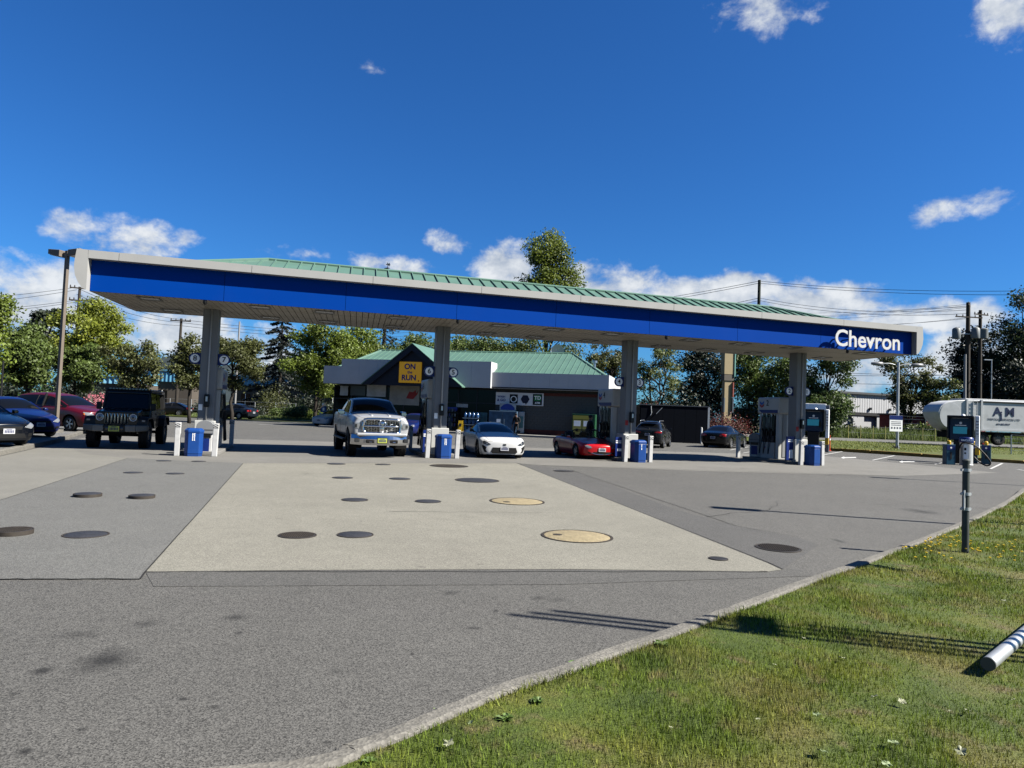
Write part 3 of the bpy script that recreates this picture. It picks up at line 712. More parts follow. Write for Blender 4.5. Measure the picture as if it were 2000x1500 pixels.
for k in range(7):
    s = sl0 + (sl1 - sl0) * (k + .5) / 7; m.box((s, .10, (zt + zb) / 2 - .05), (.05, .30, .05))
m.build('letter_mount', M_blu, canopy)

# ------------------------------------------------------------------ columns, pumps, islands
CS = [2.858, 10.756, 18.39, 26.437]; CT = 2.70; NB = [1.95, .85, .95, .95]
NUM = [('8', '7'), ('6', '5'), ('4', '3'), ('2', '1')]
M_dkblue = mat('sign_blue', (.008, .03, .20), .4, var=.05); M_black = mat('black_plastic', (.015, .015, .016), .35)
M_disc = mat('disc_white', (.72, .72, .70), .4, gain=2.3); M_ink = mat('ink_black', (.02, .02, .02), .6)
M_steel = mat('steel', (.55, .56, .57), .3, 1.0); M_post = mat('bollard_white', (.72, .72, .71), .45, var=.06, vscale=3, dirt=.25)
M_bin = mat('bin_blue', (.010, .060, .26), .35, var=.08, vscale=4, dirt=.08)
M_pumpw = mat('pump_white', (.66, .66, .63), .4, var=.05, vscale=2, dirt=.12)
M_pscr = mat('pump_dark_glass', (.02, .022, .025), .12)
M_red = mat('label_red', (.5, .03, .03), .5); M_rubber = mat('rubber', (.012, .012, .012), .55)
for i, s in enumerate(CS):
    x, y, _ = cl_(s, CT, 0)
    c = MB().box((x, y, (HU + 1.0) / 2 + .02), (.5, .52, HU - 1.0)).build('column', M_colm, canopy, False, .03)
    MB().box((x, y, .53), (.64, .66, 1.06)).build('column_base', M_pumpw, canopy, False, .02)
    MB().tube([(x + .02, y - .285, 1.08), (x + .02, y - .285, HU)], .028, 8).build('conduit', mat('conduit_white', (.66, .66, .65), .4), canopy, True)
    bx_ = MB().box((x + .02, y - .33, 1.72), (.17, .13, .42)).build('intercom', M_black, canopy, False, .03)
    MB().box((x + .02, y - .397, 1.78), (.06, .01, .16)).build('handset_plate', M_steel, bx_)
    zf = 3.12
    for sd, nm in ((-1, NUM[i][0]), (1, NUM[i][1])):
        m = MB(); pts = [(0, -.19), (.2, -.19)] + [(.2 + .19 * math.sin(a), -.19 * math.cos(a)) for a in [math.pi * k / 10 for k in range(1, 10)]] + [(.2, .19), (0, .19)]
        M4 = Matrix.Translation((x + sd * .25, y - .02, zf)) @ Matrix.Rotation(R(90), 4, 'X') @ Matrix.Diagonal((sd, 1, 1, 1))
        m.prism(pts, -.03, .03, M4); sg = m.build('number_sign', M_dkblue, canopy)
        dc = MB().cyl((x + sd * .45, y - .05, zf), (x + sd * .45, y - .058, zf), .145, n=28).build('disc', M_disc, sg)
        text(nm, .25, M_ink, sg, (x + sd * .45, y - .064, zf), 0, .004, .004, 'numeral')
# pump island slabs
M_isl = paving('island_concrete', (.33, .32, .30), .12, 90, .3, tint=.12, bump=.2)
def island_pt(i, ds, dt, z=0.0):
    x, y, _ = cl_(CS[i], CT, 0); return cw(x + ds, y + dt, z)
def chev_logo(par, M4, sz):
    """double V mark: blue over red"""
    for k, mt in ((0, mat('mark_blue', (.02, .12, .5), .4)), (1, mat('mark_red', (.45, .03, .05), .4))):
        z = -.42 * k * sz; m = MB(); pts = [(-.5 * sz, .4 * sz + z), (0, .12 * sz + z), (.5 * sz, .4 * sz + z), (.5 * sz, .06 * sz + z), (0, -.22 * sz + z), (-.5 * sz, .06 * sz + z)]
        m.prism(pts, -.003, .003, M4); m.build('emblem', mt, par)
face_cam = Matrix.Rotation(R(90), 4, 'X')                                   # local x right, y up, seen from -Y
face_left = Matrix.Rotation(R(-90), 4, 'Z') @ Matrix.Rotation(R(90), 4, 'X')   # seen from -X
where = ['behind column 8 and 7', 'behind column 6 and 5', 'behind column 4 and 3', 'behind column 2 and 1']
by = ['between the black off-roader and the empty lane', 'between the silver pickup and the white coupe', 'beside the red roadster', 'with a squeegee stand beside it, near the kiosks']
isn = ['nearest the black off-roader', 'between pickup and coupe', 'beside the red roadster', 'nearest the payment kiosks']
def make_pump(i):
    p = thing('fuel_pump', 'white fuel pump with black hoses ' + by[i], 'fuel pump', island_pt(i, 0, 1.45, .12), CY, 'fuel pumps')
    MB().box((0, .08, .36), (.62, .92, .72)).build('base_cabinet', M_pumpw, p, False, .015)
    MB().box((0, .08, 1.32), (.54, .86, 1.22)).build('dispenser_body', M_pscr, p, False, .02)
    hd = MB().box((0, 0, 2.38), (.74, 1.56, .74)).build('header', M_pumpw, p, False, .07)
    MB().box((0, -.56, 1.0), (.60, .20, 2.0)).build('end_panel', M_pumpw, p, False, .02)
    MB().box((0, .63, 1.0), (.60, .16, 2.0)).build('end_panel', M_pumpw, p, False, .02)
    MB().box((.0, -.672, 1.05), (.2, .022, 1.9)).build('rib', mat('rib_grey', (.42, .43, .44), .4), p)
    MB().box((.24, -.715, 2.16), (.26, .012, .24)).build('header_panel', M_dkblue, hd)
    for sd in (-1, 1):
        MB().add([(sd * .373, -.66, 2.04), (sd * .373, .45, 2.04), (sd * .373, .66, 2.18), (sd * .373, -.66, 2.18), (sd * .382, -.66, 2.04), (sd * .382, .45, 2.04), (sd * .382, .66, 2.18), (sd * .382, -.66, 2.18)],
                 [(0, 1, 2, 3), (4, 7, 6, 5), (0, 4, 5, 1), (3, 2, 6, 7), (0, 3, 7, 4), (1, 5, 6, 2)]).build('header_band', M_dkblue, hd)
        rz = R(-90) if sd < 0 else R(90)
        text(NUM[i][0 if sd < 0 else 1], .36, M_ink, hd, (sd * .379, .05, 2.48), rz, .004, .004, 'numeral')
        M4 = Matrix.Translation((sd * .378, .45 if sd < 0 else -.45, 2.46)) @ Matrix.Rotation(rz, 4, 'Z') @ face_cam
        chev_logo(hd, M4, .30)
        s_ = MB().box((sd * .275, .08, 1.62), (.03, .5, .46)).build('display', mat('display_grey', (.16, .17, .18), .2), p)
        MB().box((sd * .293, .0, 1.68), (.012, .26, .16)).build('screen', mat('lcd', (.25, .28, .26), .15), s_)
        M4 = Matrix.Translation((sd * .314, .25 if sd < 0 else -.1, .5)) @ Matrix.Rotation(rz, 4, 'Z') @ face_cam
        chev_logo(p, M4, .11)
        for k, yy in enumerate((-.26, .08, .36)):
            h = MB().box((sd * .33, yy, 1.12), (.1, .07, .2)).box((sd * .36, yy, 1.26), (.07, .05, .16), 0, sd * .5)
            nz_ = h.build('nozzle', M_black, p, False, .01)
            pts = [Vector((sd * .36, yy, 1.02)), Vector((sd * .44, yy + .03, .55)), Vector((sd * .46, yy + .08, .22)), Vector((sd * .43, yy + .14, .35)), Vector((sd * .40, yy + .12, 1.1)), Vector((sd * .36, yy + .1, 1.7)), Vector((sd * .33, yy + .1, 2.02))]
            MB().tube(smooth_line(pts, 5), .018, 6).build('hose', M_rubber, nz_, True)
            MB().cyl((sd * .33, yy + .1, 1.86), (sd * .33, yy + .1, 2.02), .022, n=8).build('swivel', M_steel, nz_)
    text('Self', .24, mat('text_grey', (.18, .18, .18), .6), hd, (-.1, -.716, 2.5), 0, .004, .002)
    return p
BW = [('between the black off-roader and the bright blue bin', 'in front of the grey washer stand'), ('between the silver pickup and a blue bin', 'next to the white coupe and its bin'),
      ('between roadster and dark blue bin at column 4', 'on the column 3 side of the dark blue bin'), ('in front of the QR-less notice board at column 2', 'nearest the orange-banded kiosk at column 1')]
BW[3] = ('by the notice board at column 2', 'on the kiosk side of the bin at column 1')
def make_bollard(pos, label, i):
    b = thing('bollard', label, 'bollard', pos, CY + rj.uniform(-.08, .08), 'pump island bollards'); b.rotation_euler[1] = rj.uniform(-.015, .03)
    MB().box((0, 0, .44), (.15, .15, .88)).build('post', M_post, b, False, .012)
    tp = MB().box((0, 0, .95), (.154, .154, .155)).build('cap', M_post, b, False, .01)
    m = MB()
    for k in (-1, 0, 1): m.add([(-.075, -.079, .90 + k * .07 + .05), (.075, -.079, .90 + k * .07 - .03), (.075, -.079, .90 + k * .07), (-.075, -.079, .90 + k * .07 + .08)], [(0, 1, 2, 3)])
    m2 = MB(); m2.add([(x, y, min(1.02, max(.875, z))) for x, y, z in m.v], m.f); m2.build('stripe', mat('stripe_grey', (.07, .07, .075), .5), tp)
for i in range(4):
    x, y, _ = cl_(CS[i], CT, 0)
    isl = MB(); t0, t1 = -(.62 if i else 1.5), 3.1
    isl.prism([(-.5, t0), (.5, t0), (.62, t0 + .2), (.62, t1 - .2), (.5, t1), (-.5, t1), (-.62, t1 - .2), (-.62, t0 + .2)], 0, .12)
    o = isl.build('pump_island', M_isl, None, False, .02); o.location = island_pt(i, 0, 0); o.rotation_euler = (0, 0, CY); tag(o, 'low concrete pump island ' + isn[i], 'pump island', 'pump islands')
    make_pump(i)
    for sd in (0, 1):
        make_bollard(island_pt(i, -.53 if sd == 0 else .53, -NB[i]), 'white square bollard with striped cap ' + BW[i][sd], i)
    for sd in (0, 1):
        make_bollard(island_pt(i, -.5 if sd == 0 else .5, 3.45), 'white bollard at the store end of the island %s, sign %s side' % (isn[i], NUM[i][sd]), i)
    # bin
    bl = ['bright blue six-sided litter bin between bollards under column 8', 'blue litter bin with white lettering under column 6', 'dark blue litter bin with small white recycling mark under column 4', 'blue litter bin beside a notice board under column 2'][i]
    bp = island_pt(i, [-.08, .05, .05, .08][i], -NB[i] + [.05, -.0, 0, 0][i])
    b = thing('litter_bin', bl, 'bin', bp, CY + .1, 'blue litter bins')
    w = .25; hx = [(-w, -.1), (-w * .6, -.22), (w * .6, -.22), (w, -.1), (w, .22), (-w, .22)]
    m = MB(); m.prism(hx, .0, .08); m.build('foot', mat('bin_foot', (.008, .05, .22), .5), b)
    m = MB(); m.prism([(a * 1.04, c * 1.04) for a, c in hx], .08, .72); m.build('body', M_bin, b, False, .015)
    m = MB(); n6 = 6; vs = [(a * 1.1, c * 1.1, .722) for a, c in hx] + [(a * 1.1, c * 1.1, .80) for a, c in hx] + [(a * .8, c * .8, .86) for a, c in hx]
    m.add(vs, [tuple(range(n6))] + [(k, (k + 1) % n6, n6 + (k + 1) % n6, n6 + k) for k in range(n6)] + [(n6 + k, n6 + (k + 1) % n6, 2 * n6 + (k + 1) % n6, 2 * n6 + k) for k in range(n6)] + [tuple(range(2 * n6, 3 * n6))])
    m.build('lid', M_bin, b, False, .01)
    if i < 3:
        m = MB(); rk = random.Random(i)
        for k in range(7):
            for j in range(2 if i < 2 else 1): m.box((-.03 + .05 * j, -.236, .50 + k * .033), (.032 * rk.uniform(.5, 1), .006, .02))
        m.build('print', M_disc, b)
    # notice panel on the column base
    if i:
        nb = thing('notice_board', ['', 'small dark blue notice beside column 6', 'blue and white notice beside column 4', 'tall dark blue notice with white print beside column 2'][i], 'notice board', island_pt(i, -.44, -.18, .12), CY, 'notices on the pump columns')
        hh = [0, .8, .75, 1.0][i]; MB().box((0, 0, .05 + hh / 2), (.3 if i < 3 else .42, .05, hh)).build('panel', M_dkblue, nb)
        for k in range(2): MB().box((-.02, -.028, hh - .1 - k * .07), (.24, .006, .03)).build('print_line', M_disc, nb)
        MB().box((0.02, -.028, .3), (.18, .006, .36 if i == 3 else .1)).build('print_panel', M_disc, nb)
    MB().box((-.17, -.268, 1.5), (.12, .012, .2)).build('warning_label', M_red if i > 1 else M_disc, canopy).location = cl_(CS[i], CT, 0)[:2] + (0,)
# windscreen washer stands
def washer(pos, label, rz, big):
    t = thing('washer_stand', label, 'washer stand', pos, rz)
    m = MB(); pts = [(-.26, .0), (.26, 0), (.26, .22)] + [(.26 * math.cos(a), .22 + .2 * math.sin(a)) for a in [math.pi * k / 10 for k in range(1, 10)]] + [(-.26, .22)]
    m.prism(pts, -.19, .19, Matrix.Translation((0, 0, .68)) @ Matrix.Rotation(R(90), 4, 'X')); hd = m.build('hood', mat('washer_grey', (.36, .37, .38), .45, var=.06), t, 30, .012)
    MB().box((0, -.195, .80), (.46, .01, .012)).build('hood_seam', M_black, hd)
    MB().box((0, .0, .34), (.44, .3, .66)).build('cabinet', M_pumpw if big else M_post, t, False, .02)
    MB().box((.0, -.16, .32), (.28, .02, .4)).build('front_panel', M_dkblue, t)
    MB().box((.0, -.165, .62), (.36, .03, .13)).build('towel_slot', M_black, t)
    MB().tube([(.24, -.12, .3), (.30, -.16, .62), (.34, -.2, .66)], .012, 6).build('squeegee', M_black, t)
washer(island_pt(0, .16, -1.25), 'grey round-topped windscreen washer stand behind the bright blue bin', CY, False)
washer(island_pt(3, -.35, 2.35, .12), 'white and blue squeegee stand beside pump 2', CY - .9, True)
# ------------------------------------------------------------------ store
SY = -0.25; SO = Vector((3.2, 52.6, 0)); sa_, sn_ = math.cos(SY), math.sin(SY)
def sp(px, py, d=0.0):
    """(s, z) where the sight line of a pixel meets the plane d metres in front of the store wall"""
    r_ = ray(px, py); n = Vector((-sn_, sa_, 0)); p = SO - n * d
    k = (p - Vector((0, 0, CAM_H))).dot(n) / r_.dot(n); q = Vector((0, 0, CAM_H)) + r_ * k; v = q - SO
    return v.x * sa_ + v.y * sn_, q.z
def sw_(s, d, z=0.0): return Vector((SO.x + s * sa_ + d * sn_, SO.y + s * sn_ - d * sa_, z))     # d towards the forecourt
M_sfw = mat('store_fascia', (.72, .73, .74), .5, var=.04, vscale=.5, dirt=.08)
M_navy = mat('store_navy', (.016, .024, .05), .55, var=.1)
M_block = mat('concrete_block', (.19, .19, .175), .85, var=.10, vscale=.9, bump=.3, bscale=30)
M_brick = mat('store_brick', (.20, .055, .04), .85, var=.25, vscale=9)
M_mull = mat('mullion_dark', (.02, .025, .035), .4)
M_glass = mat('store_glass', (.006, .007, .008), .08, spec=.3)
store = thing('convenience_store', 'convenience store with green metal roof, pale fascia and navy gable', 'store', SO, SY)
def sbox(name, s0, s1, z0, z1, d0, d1, m, par=None, bevel=0.0):
    return MB().box(((s0 + s1) / 2, -(d0 + d1) / 2, (z0 + z1) / 2), (s1 - s0, abs(d1 - d0), z1 - z0)).build(name, m, par or store, False, bevel)
D0 = 1.1
sL, zLt = sp(633, 714, D0); _, zLb = sp(633, 747, D0); sA, zAt = sp(668, 700, D0); _, zAb = sp(668, 750, D0)
sB, zBt = sp(960, 707, D0); _, zBb = sp(960, 757.5, D0); sB2, zCt = sp(960, 727, D0 - .35); sC, _ = sp(1190, 733, D0 - .35); _, zCb = sp(1100, 762, D0 - .35)
zA = (zAt + zBt) / 2; zb_ = (zAb + zBb + zCb) / 3
def fascia_run(s0, s1, z0, z1, dfr, dep, n):
    for k in range(n):
        a, b = s0 + (s1 - s0) * k / n, s0 + (s1 - s0) * (k + 1) / n
        sbox('fascia_panel', a + .004, b - .004, z0, z1, dfr, dfr - dep, M_sfw)
fascia_run(sL, sA, zb_, zLt, D0, .3, 1); fascia_run(sA, sB, zb_, zA, D0 + .02, .3, 8); fascia_run(sB + .002, sC, zb_, zCt, D0 - .35, .3, 6)
DEP = 11.0
sbox('fascia_return', sB - .3, sB - .006, zb_ + .01, zA - .01, D0 - .285, -.6, M_sfw)
for k in range(3): sbox('fascia_return', sC - .3, sC - .003, zb_ + .005, zCt - .005, .44 - k * (DEP / 3), .44 - (k + 1) * (DEP / 3) + .01, M_sfw)
sbox('fascia_return', sL + .003, sL + .3, zb_ + .005, zLt - .005, D0 - .305, -DEP, M_sfw)
sbox('eave_soffit', sL + .3, sC - .3, zb_ + .03, zb_ + .12, D0 - .31, -DEP, mat('eave_soffit', (.06, .06, .065), .8))
# block wall
sW0, _ = sp(968, 800, 0); sW1, _ = sp(1166, 800, 0); sE, _ = sp(1186, 800, 0); sG0, _ = sp(652, 800, 0)
bl = .4; bh = .2; zb0 = .52; ncol = int(round((sW1 - sW0) / bl)); bl = (sW1 - sW0) / ncol; nrow = int((zb_ - .35 - zb0) / bh)
sbox('wall_core', sW0 + .01, sE - .01, .1, zb_ + .02, -.06, -DEP, mat('mortar', (.15, .15, .14), .9))
blk = MB().box((0, 0, 0), (bl - .012, .09, bh - .012)).mesh('block', M_block); blh = MB().box((0, 0, 0), (bl / 2 - .012, .09, bh - .012)).mesh('block', M_block)
for r_ in range(nrow):
    off = (r_ % 2) * bl / 2
    for k in range(ncol + (r_ % 2)):
        if r_ % 2 and k in (0, ncol): o = link('block', blh, store); x = sW0 + bl / 4 if k == 0 else sW1 - bl / 4
        else: o = link('block', blk, store); x = sW0 + (k + .5) * bl - (off if r_ % 2 else 0)
        o.location = (x, .02 + random.uniform(-.003, .003), zb0 + (r_ + .5) * bh)
ztop = zb0 + nrow * bh
def soldier(z0, z1, nm):
    m = MB(); n = int((sW1 - sW0) / .085)
    for k in range(n): m.box((sW0 + (k + .5) * (sW1 - sW0) / n, .0, (z0 + z1) / 2), ((sW1 - sW0) / n - .01, .13, z1 - z0 - .01))
    o = m.build(nm, M_brick, store); o['kind'] = 'stuff'
soldier(ztop, ztop + .22, 'brick_frieze'); soldier(.12, .32, 'brick_base'); soldier(.32, .52, 'brick_base')
sbox('corner_panel', sW1 + .02, sE, .1, zb_, .08, -.1, M_navy)
# shop front
z_h = zb_ - .05
sbox('back_wall', sG0 + .1, sW0, .1, z_h, -5.8, -6, mat('shop_inside', (.10, .10, .10), .8))
nP = 9
for k in range(nP + 1):
    s = sG0 + (sW0 - sG0) * k / nP; sbox('mullion', s - .045, s + .045, .1, z_h, .02, -.1, M_mull)
sbox('head_rail', sG0, sW0, z_h - .1, z_h - .005, .015, -.09, M_mull); sbox('transom', sG0, sW0, 2.35, 2.43, .012, -.085, M_mull); sbox('sill', sG0, sW0, .1, .32, .012, -.085, M_mull)
for k in range(nP):
    a, b = sG0 + (sW0 - sG0) * k / nP + .046, sG0 + (sW0 - sG0) * (k + 1) / nP - .046
    sbox('pane', a, b, .322, 2.348, -.03, -.045, M_glass); sbox('pane', a, b, 2.432, z_h - .102, -.03, -.045, M_glass)
M_post1 = mat('poster_white', (.62, .64, .63), .5, var=.3, vscale=1.3); M_post2 = mat('poster_pale', (.50, .48, .42), .5, var=.25, vscale=1.5)
M_teal = mat('poster_teal', (.12, .30, .32), .5, var=.3, vscale=2.5); M_yl = mat('sign_yellow', (.62, .33, .02), .35)
def poster(px0, py0, px1, py1, m, name='window_poster', d=.03):
    s0, z0 = sp(px0, py1, d); s1, z1 = sp(px1, py0, d); return sbox(name, s0, s1, z0, z1, d, d - .012, m)
poster(716, 752, 754, 774, M_post1); poster(664, 754, 680, 772, M_post1); poster(684, 754, 714, 772, mat('poster_glass', (.16, .19, .19), .2))
p = poster(760, 754, 820, 790, M_post2); poster(914, 806, 952, 824, M_teal); poster(874, 812, 884, 846, mat('poster_blue', (.10, .22, .30), .5, var=.2)); poster(891, 789, 914, 795, M_post1, 'shelf_sign')
# red flame-like graphic on the poster
s0, z0 = sp(793, 778, .05); s1, z1 = sp(818, 762, .05)
MB().prism([(s0, z0), (s0 + .25, z0 + .55), (s0 + .55, z0 + .5), (s0 + .8, z1), (s0 + .85, z1 - .28), (s1, z1 + .05), (s0 + .95, z0 + .35), (s0 + .6, z0 - .05)], .03, .042, Matrix.Rotation(R(90), 4, 'X')).build('poster_graphic', mat('graphic_red', (.35, .02, .02), .5), p)
# gable entrance
gl, _ = sp(707, 751, 1.9); gr, _ = sp(901, 753, 1.9); ga, gz = sp(805, 673, 1.9)
gb = zb_ - .04
M4 = Matrix.Rotation(R(90), 4, 'X')
MB().prism([(gl + .25, gb), (gr - .25, gb), (ga, gz - .28)], 1.45, 1.55, M4).build('gable_face', M_navy, store)
for a, b in ((gl, ga), (gr, ga)):
    sg = 1 if a < b else -1
    MB().prism([(a, gb), (a + sg * .62, gb), (b, gz - .45), (b, gz)], 1.552, 1.9, M4).build('barge_board', M_navy, store)
    m = MB(); m.add([(a - sg * .06, -1.93, gb + .0), (b, -1.93, gz + .06), (b, 3.0, gz + .06), (a - sg * .06, 3.0, gb), (a - sg * .06, -1.93, gb + .07), (b, -1.93, gz + .13), (b, 3.0, gz + .13), (a - sg * .06, 3.0, gb + .07)],
                    [(0, 1, 2, 3), (4, 7, 6, 5), (0, 4, 5, 1), (1, 5, 6, 2), (3, 2, 6, 7), (0, 3, 7, 4)]); m.build('gable_roof', M_grn if sg < 0 else M_grn, store)
y0s, y0z = sp(778, 747, 1.75); y1s, y1z = sp(823, 707, 1.75)
sg = sbox('shop_sign', y0s, y1s, y0z, y1z, 1.75, 1.56, mat('sign_yellow_box', (.60, .32, .015), .3, emit=.12), None, .04); yc = (y0s + y1s) / 2; yw = y1s - y0s; yh = y1z - y0z
M_ltr = mat('sign_navy_letters', (.02, .045, .24), .5)
text('ON', yh * .36, M_ltr, sg, (yc, -1.756, y0z + yh * .76), 0, .012, .02); text('the', yh * .19, M_ltr, sg, (yc, -1.756, y0z + yh * .50), 0, .012, .008); text('RUN', yh * .36, M_ltr, sg, (yc - .06, -1.756, y0z + yh * .23), 0, .012, .02)
text('.', yh * .4, mat('dot_red', (.6, .05, .03), .5), sg, (yc + yw * .41, -1.756, y0z + yh * .2), 0, .012, .02)
# standing-seam roof
rs0, rz0 = sp(745, 683, -4.6); rs1, rz1 = sp(1118, 692.5, -4.6); zr = (rz0 + rz1) / 2; ze = zCt - .12; e0, e1 = sL + .4, sC - .25; de = .72; dr = -4.6
def rp(sA_, sB_, nm='roof_panel'):
    def k_(s): return min(1, max(0, (s - e0) / (rs0 - e0)), max(0, (e1 - s) / (e1 - rs1)))
    q = []
    for s, k in ((sA_, 0), (sB_, 0), (sB_, k_(sB_)), (sA_, k_(sA_))): q.append((s, -(de + (dr - de) * k), ze + (zr - ze) * k))
    m = MB(); m.poly(q); a, b = Vector(q[0]), Vector(q[3])
    if (b - a).length > .15: m.tube([a + Vector((.02, 0, .02)), b + Vector((.02, 0, .02))], .032, 4)
    m.build(nm, M_grn, store)
n = 48
for k in range(n): rp(e0 + (e1 - e0) * k / n, e0 + (e1 - e0) * (k + 1) / n)
yb = DEP - .3
m = MB(); m.poly([(e0, -de, ze), (e0, yb, ze), (rs0, -dr, zr - .003)]); m.poly([(e0, yb, ze), (e1, yb, ze), (rs1, -dr, zr - .003), (rs0, -dr, zr - .003)]); m.build('roof_back', M_grn, store)
nn = 16
for k in range(nn):
    ta, tb = k / nn, (k + 1) / nn
    def hp(t):
        y = -de + (yb + de) * t; kk = min(t / ((-dr + de) / (yb + de)), (1 - t) / (1 - (-dr + de) / (yb + de))); return y, kk
    (ya, ka), (yb2, kb) = hp(ta), hp(tb); m = MB()
    m.poly([(e1, ya, ze), (e1, yb2, ze), (e1 + (rs1 - e1) * kb, yb2, ze + (zr - ze) * kb), (e1 + (rs1 - e1) * ka, ya, ze + (zr - ze) * ka)])
    m.build('roof_panel', M_grn, store)
m = MB()
for a, b in (((e0, -de, ze), (rs0, -dr, zr)), ((rs0, -dr, zr), (rs1, -dr, zr)), ((rs1, -dr, zr), (e1, -de, ze)), ((rs1, -dr, zr), (e1, yb, ze))): m.tube([a, b], .09, 6)
m.build('ridge_cap', M_grn, store)
vs_, vz_ = sp(1161, 715, -3.0)
MB().cyl((vs_, 3.0, vz_ - .5), (vs_, 3.0, vz_ + .25), .12, n=10).cyl((vs_, 3.0, vz_ + .25), (vs_, 3.0, vz_ + .42), .24, n=10).build('roof_vent', M_steel, store, 40)
# satellite dish
ds_, dz_ = sp(1088, 684, -5.5); m = MB(); m.lathe([(0.001, .0), (.3, .05), (.55, .16)], 20, 'y', (0, 0, 0)); dm = m.mesh('dish', mat('dish_white', (.7, .7, .7), .4), True)
dish = thing('satellite_dish', 'white satellite dish on a mast behind the store roof ridge', 'satellite dish', sw_(ds_, -5.5, zr - .1), SY)
o = link('dish', dm, dish); o.location = (0, 0, dz_ - zr + .1); o.rotation_euler = (R(200), 0, R(20)); MB().cyl((0, .05, -.6), (0, .05, dz_ - zr + .1), .035, n=8).build('mast', M_steel, dish)
# service sign box on the block wall
b0, bz0 = sp(968, 790, .12); b1, bz1 = sp(1062, 768.5, .12)
sb = sbox('service_sign', b0, b1, bz0 + .0, bz1, .14, .04, mat('sign_box_white', (.72, .70, .68), .4, gain=1.6), None, .01); bw = b1 - b0; bc = (bz0 + bz1) / 2; bhh = bz1 - bz0; df = -.146
text('WASH', bhh * .22, M_ltr, sb, (b0 + bw * .12, df, bc + bhh * .14), 0, .006, .006); text('& GO', bhh * .28, M_ltr, sb, (b0 + bw * .12, df, bc - bhh * .13), 0, .006, .01)
MB().box((b0 + bw * .38, df, bc), (bw * .17, .01, bhh * .72)).build('logo_panel', M_ink, sb)
m = MB(); m.lathe([(bhh * .2, -.004), (bhh * .26, -.004), (bhh * .26, .004), (bhh * .2, .004)], 20, 'y', (b0 + bw * .38, df - .006, bc - bhh * .03)); m.build('logo_ring', M_disc, sb)
MB().prism([(b0 + bw * .62 + bhh * .36 * math.cos(a), bc + bhh * .36 * math.sin(a)) for a in [R(60 * k) for k in range(6)]] , .142, .152, M4).prism([(b0 + bw * .62, bc - bhh * .28), (b0 + bw * .66, bc - bhh * .28), (b0 + bw * .64, bc - bhh * .46)], .142, .1515, M4).build('logo_hexagon', mat('logo_navy', (.012, .014, .06), .4), sb)
MB().box((b0 + bw * .875, df, bc), (bw * .19, .01, bhh * .86)).build('logo_panel', mat('logo_dark', (.015, .03, .02), .4), sb); MB().box((b0 + bw * .88, df - .006, bc + bhh * .12), (bw * .14, .008, bhh * .46)).build('logo_panel', mat('logo_green', (.02, .28, .07), .4), sb)
text('TD', bhh * .4, M_disc, sb, (b0 + bw * .88, df - .014, bc + bhh * .12), 0, .006, .008); text('ATM', bhh * .2, M_disc, sb, (b0 + bw * .88, df - .012, bc - bhh * .27), 0, .006, .006)
# pavement in front with kerb
q = [sw_(sL + .5, 2.4), sw_(sE + .6, 2.4), sw_(sE + .6, -1), sw_(sL + .5, -1)]
m = MB(); m.prism([(p.x, p.y) for p in q], 0, .14); o = m.build('shop_pavement', mat('pavement_concrete', (.40, .39, .37), .8, var=.12, vscale=1.5)); o['kind'] = 'structure'

# things standing along the shop front
def at_store(px, d): s, _ = sp(px, 800, d); return sw_(s, d, .14)
t = thing('ice_chest', 'blue ice merchandiser with snowy sign against the block wall', 'ice chest', at_store(985, .7), SY)
MB().box((0, 0, .85), (2.2, .8, 1.7)).build('cabinet', mat('ice_blue', (.10, .17, .26), .4, var=.15), t, False, .03)
for x in (-.55, .55):
    dr_ = MB().box((x, -.41, .85), (1.0, .03, 1.5)).build('door', mat('ice_door', (.05, .12, .22), .3, var=.35, vscale=3), t); MB().box((x * .25, -.44, .85), (.04, .03, .5)).build('handle', M_steel, dr_)
MB().box((.25, .1, 2.0), (1.25, .2, .58)).build('sign_board', M_post1, t); MB().prism([(-.3, 1.8), (.8, 1.8), (.8, 1.98), (.55, 2.2), (.25, 2.28), (-.05, 2.2), (-.3, 1.98)], .005, .02, M4).build('sign_print', mat('ice_print', (.02, .06, .35), .4), t)
MB().box((-.3, -.43, .95), (.32, .02, .26)).build('price_card', M_disc, t)
t = thing('promo_stand', 'tall pale promotion panel beside the ice merchandiser', 'notice board', at_store(1018, .4), SY); MB().box((0, 0, .85), (.55, .12, 1.7)).build('panel', M_post1, t, False, .02); MB().box((0, -.065, .9), (.4, .01, .9)).build('print', M_teal, t); MB().box((0, 0, .04), (.65, .4, .08)).build('foot', M_black, t)
t = thing('caution_board', 'yellow folding caution board by the shop window', 'caution board', at_store(901, 1.2), SY)
for sd in (-1, 1): MB().box((0, sd * .11, .42), (.34, .02, .86), 0, 0, sd * .2).build('leaf', mat('caution_yellow', (.62, .40, .02), .5), t)
MB().box((0, 0, .84), (.14, .06, .05)).build('handle', M_black, t); MB().box((0, -.135, .5), (.2, .01, .25), 0, 0, -.2).build('print', M_ink, t)
t = thing('newspaper_rack', 'dark wire display rack of goods by the shop window', 'display rack', at_store(879, .5), SY)
MB().box((0, 0, .05), (1.1, .5, .1)).build('base', M_black, t)
for k in range(4): MB().box((0, 0, .35 + k * .38), (1.1, .45, .03)).build('shelf', M_black, t)
for x in (-.53, .53): MB().box((x, .2, .8), (.03, .03, 1.6)).build('upright', M_black, t)
for k in range(4):
    for j in range(5): MB().cyl((-.44 + j * .22, -.05, .365 + k * .38), (-.44 + j * .22, -.05, .6 + k * .38), .07, n=8).build('bottle', mat('rack_goods%d' % ((j + k) % 3), [(.3, .32, .35), (.02, .04, .2), (.12, .14, .15)][(j + k) % 3], .3), t)
MB().box((0, .1, 1.72), (1.1, .1, .26)).build('header', mat('ice_print', (.02, .06, .35), .4), t)
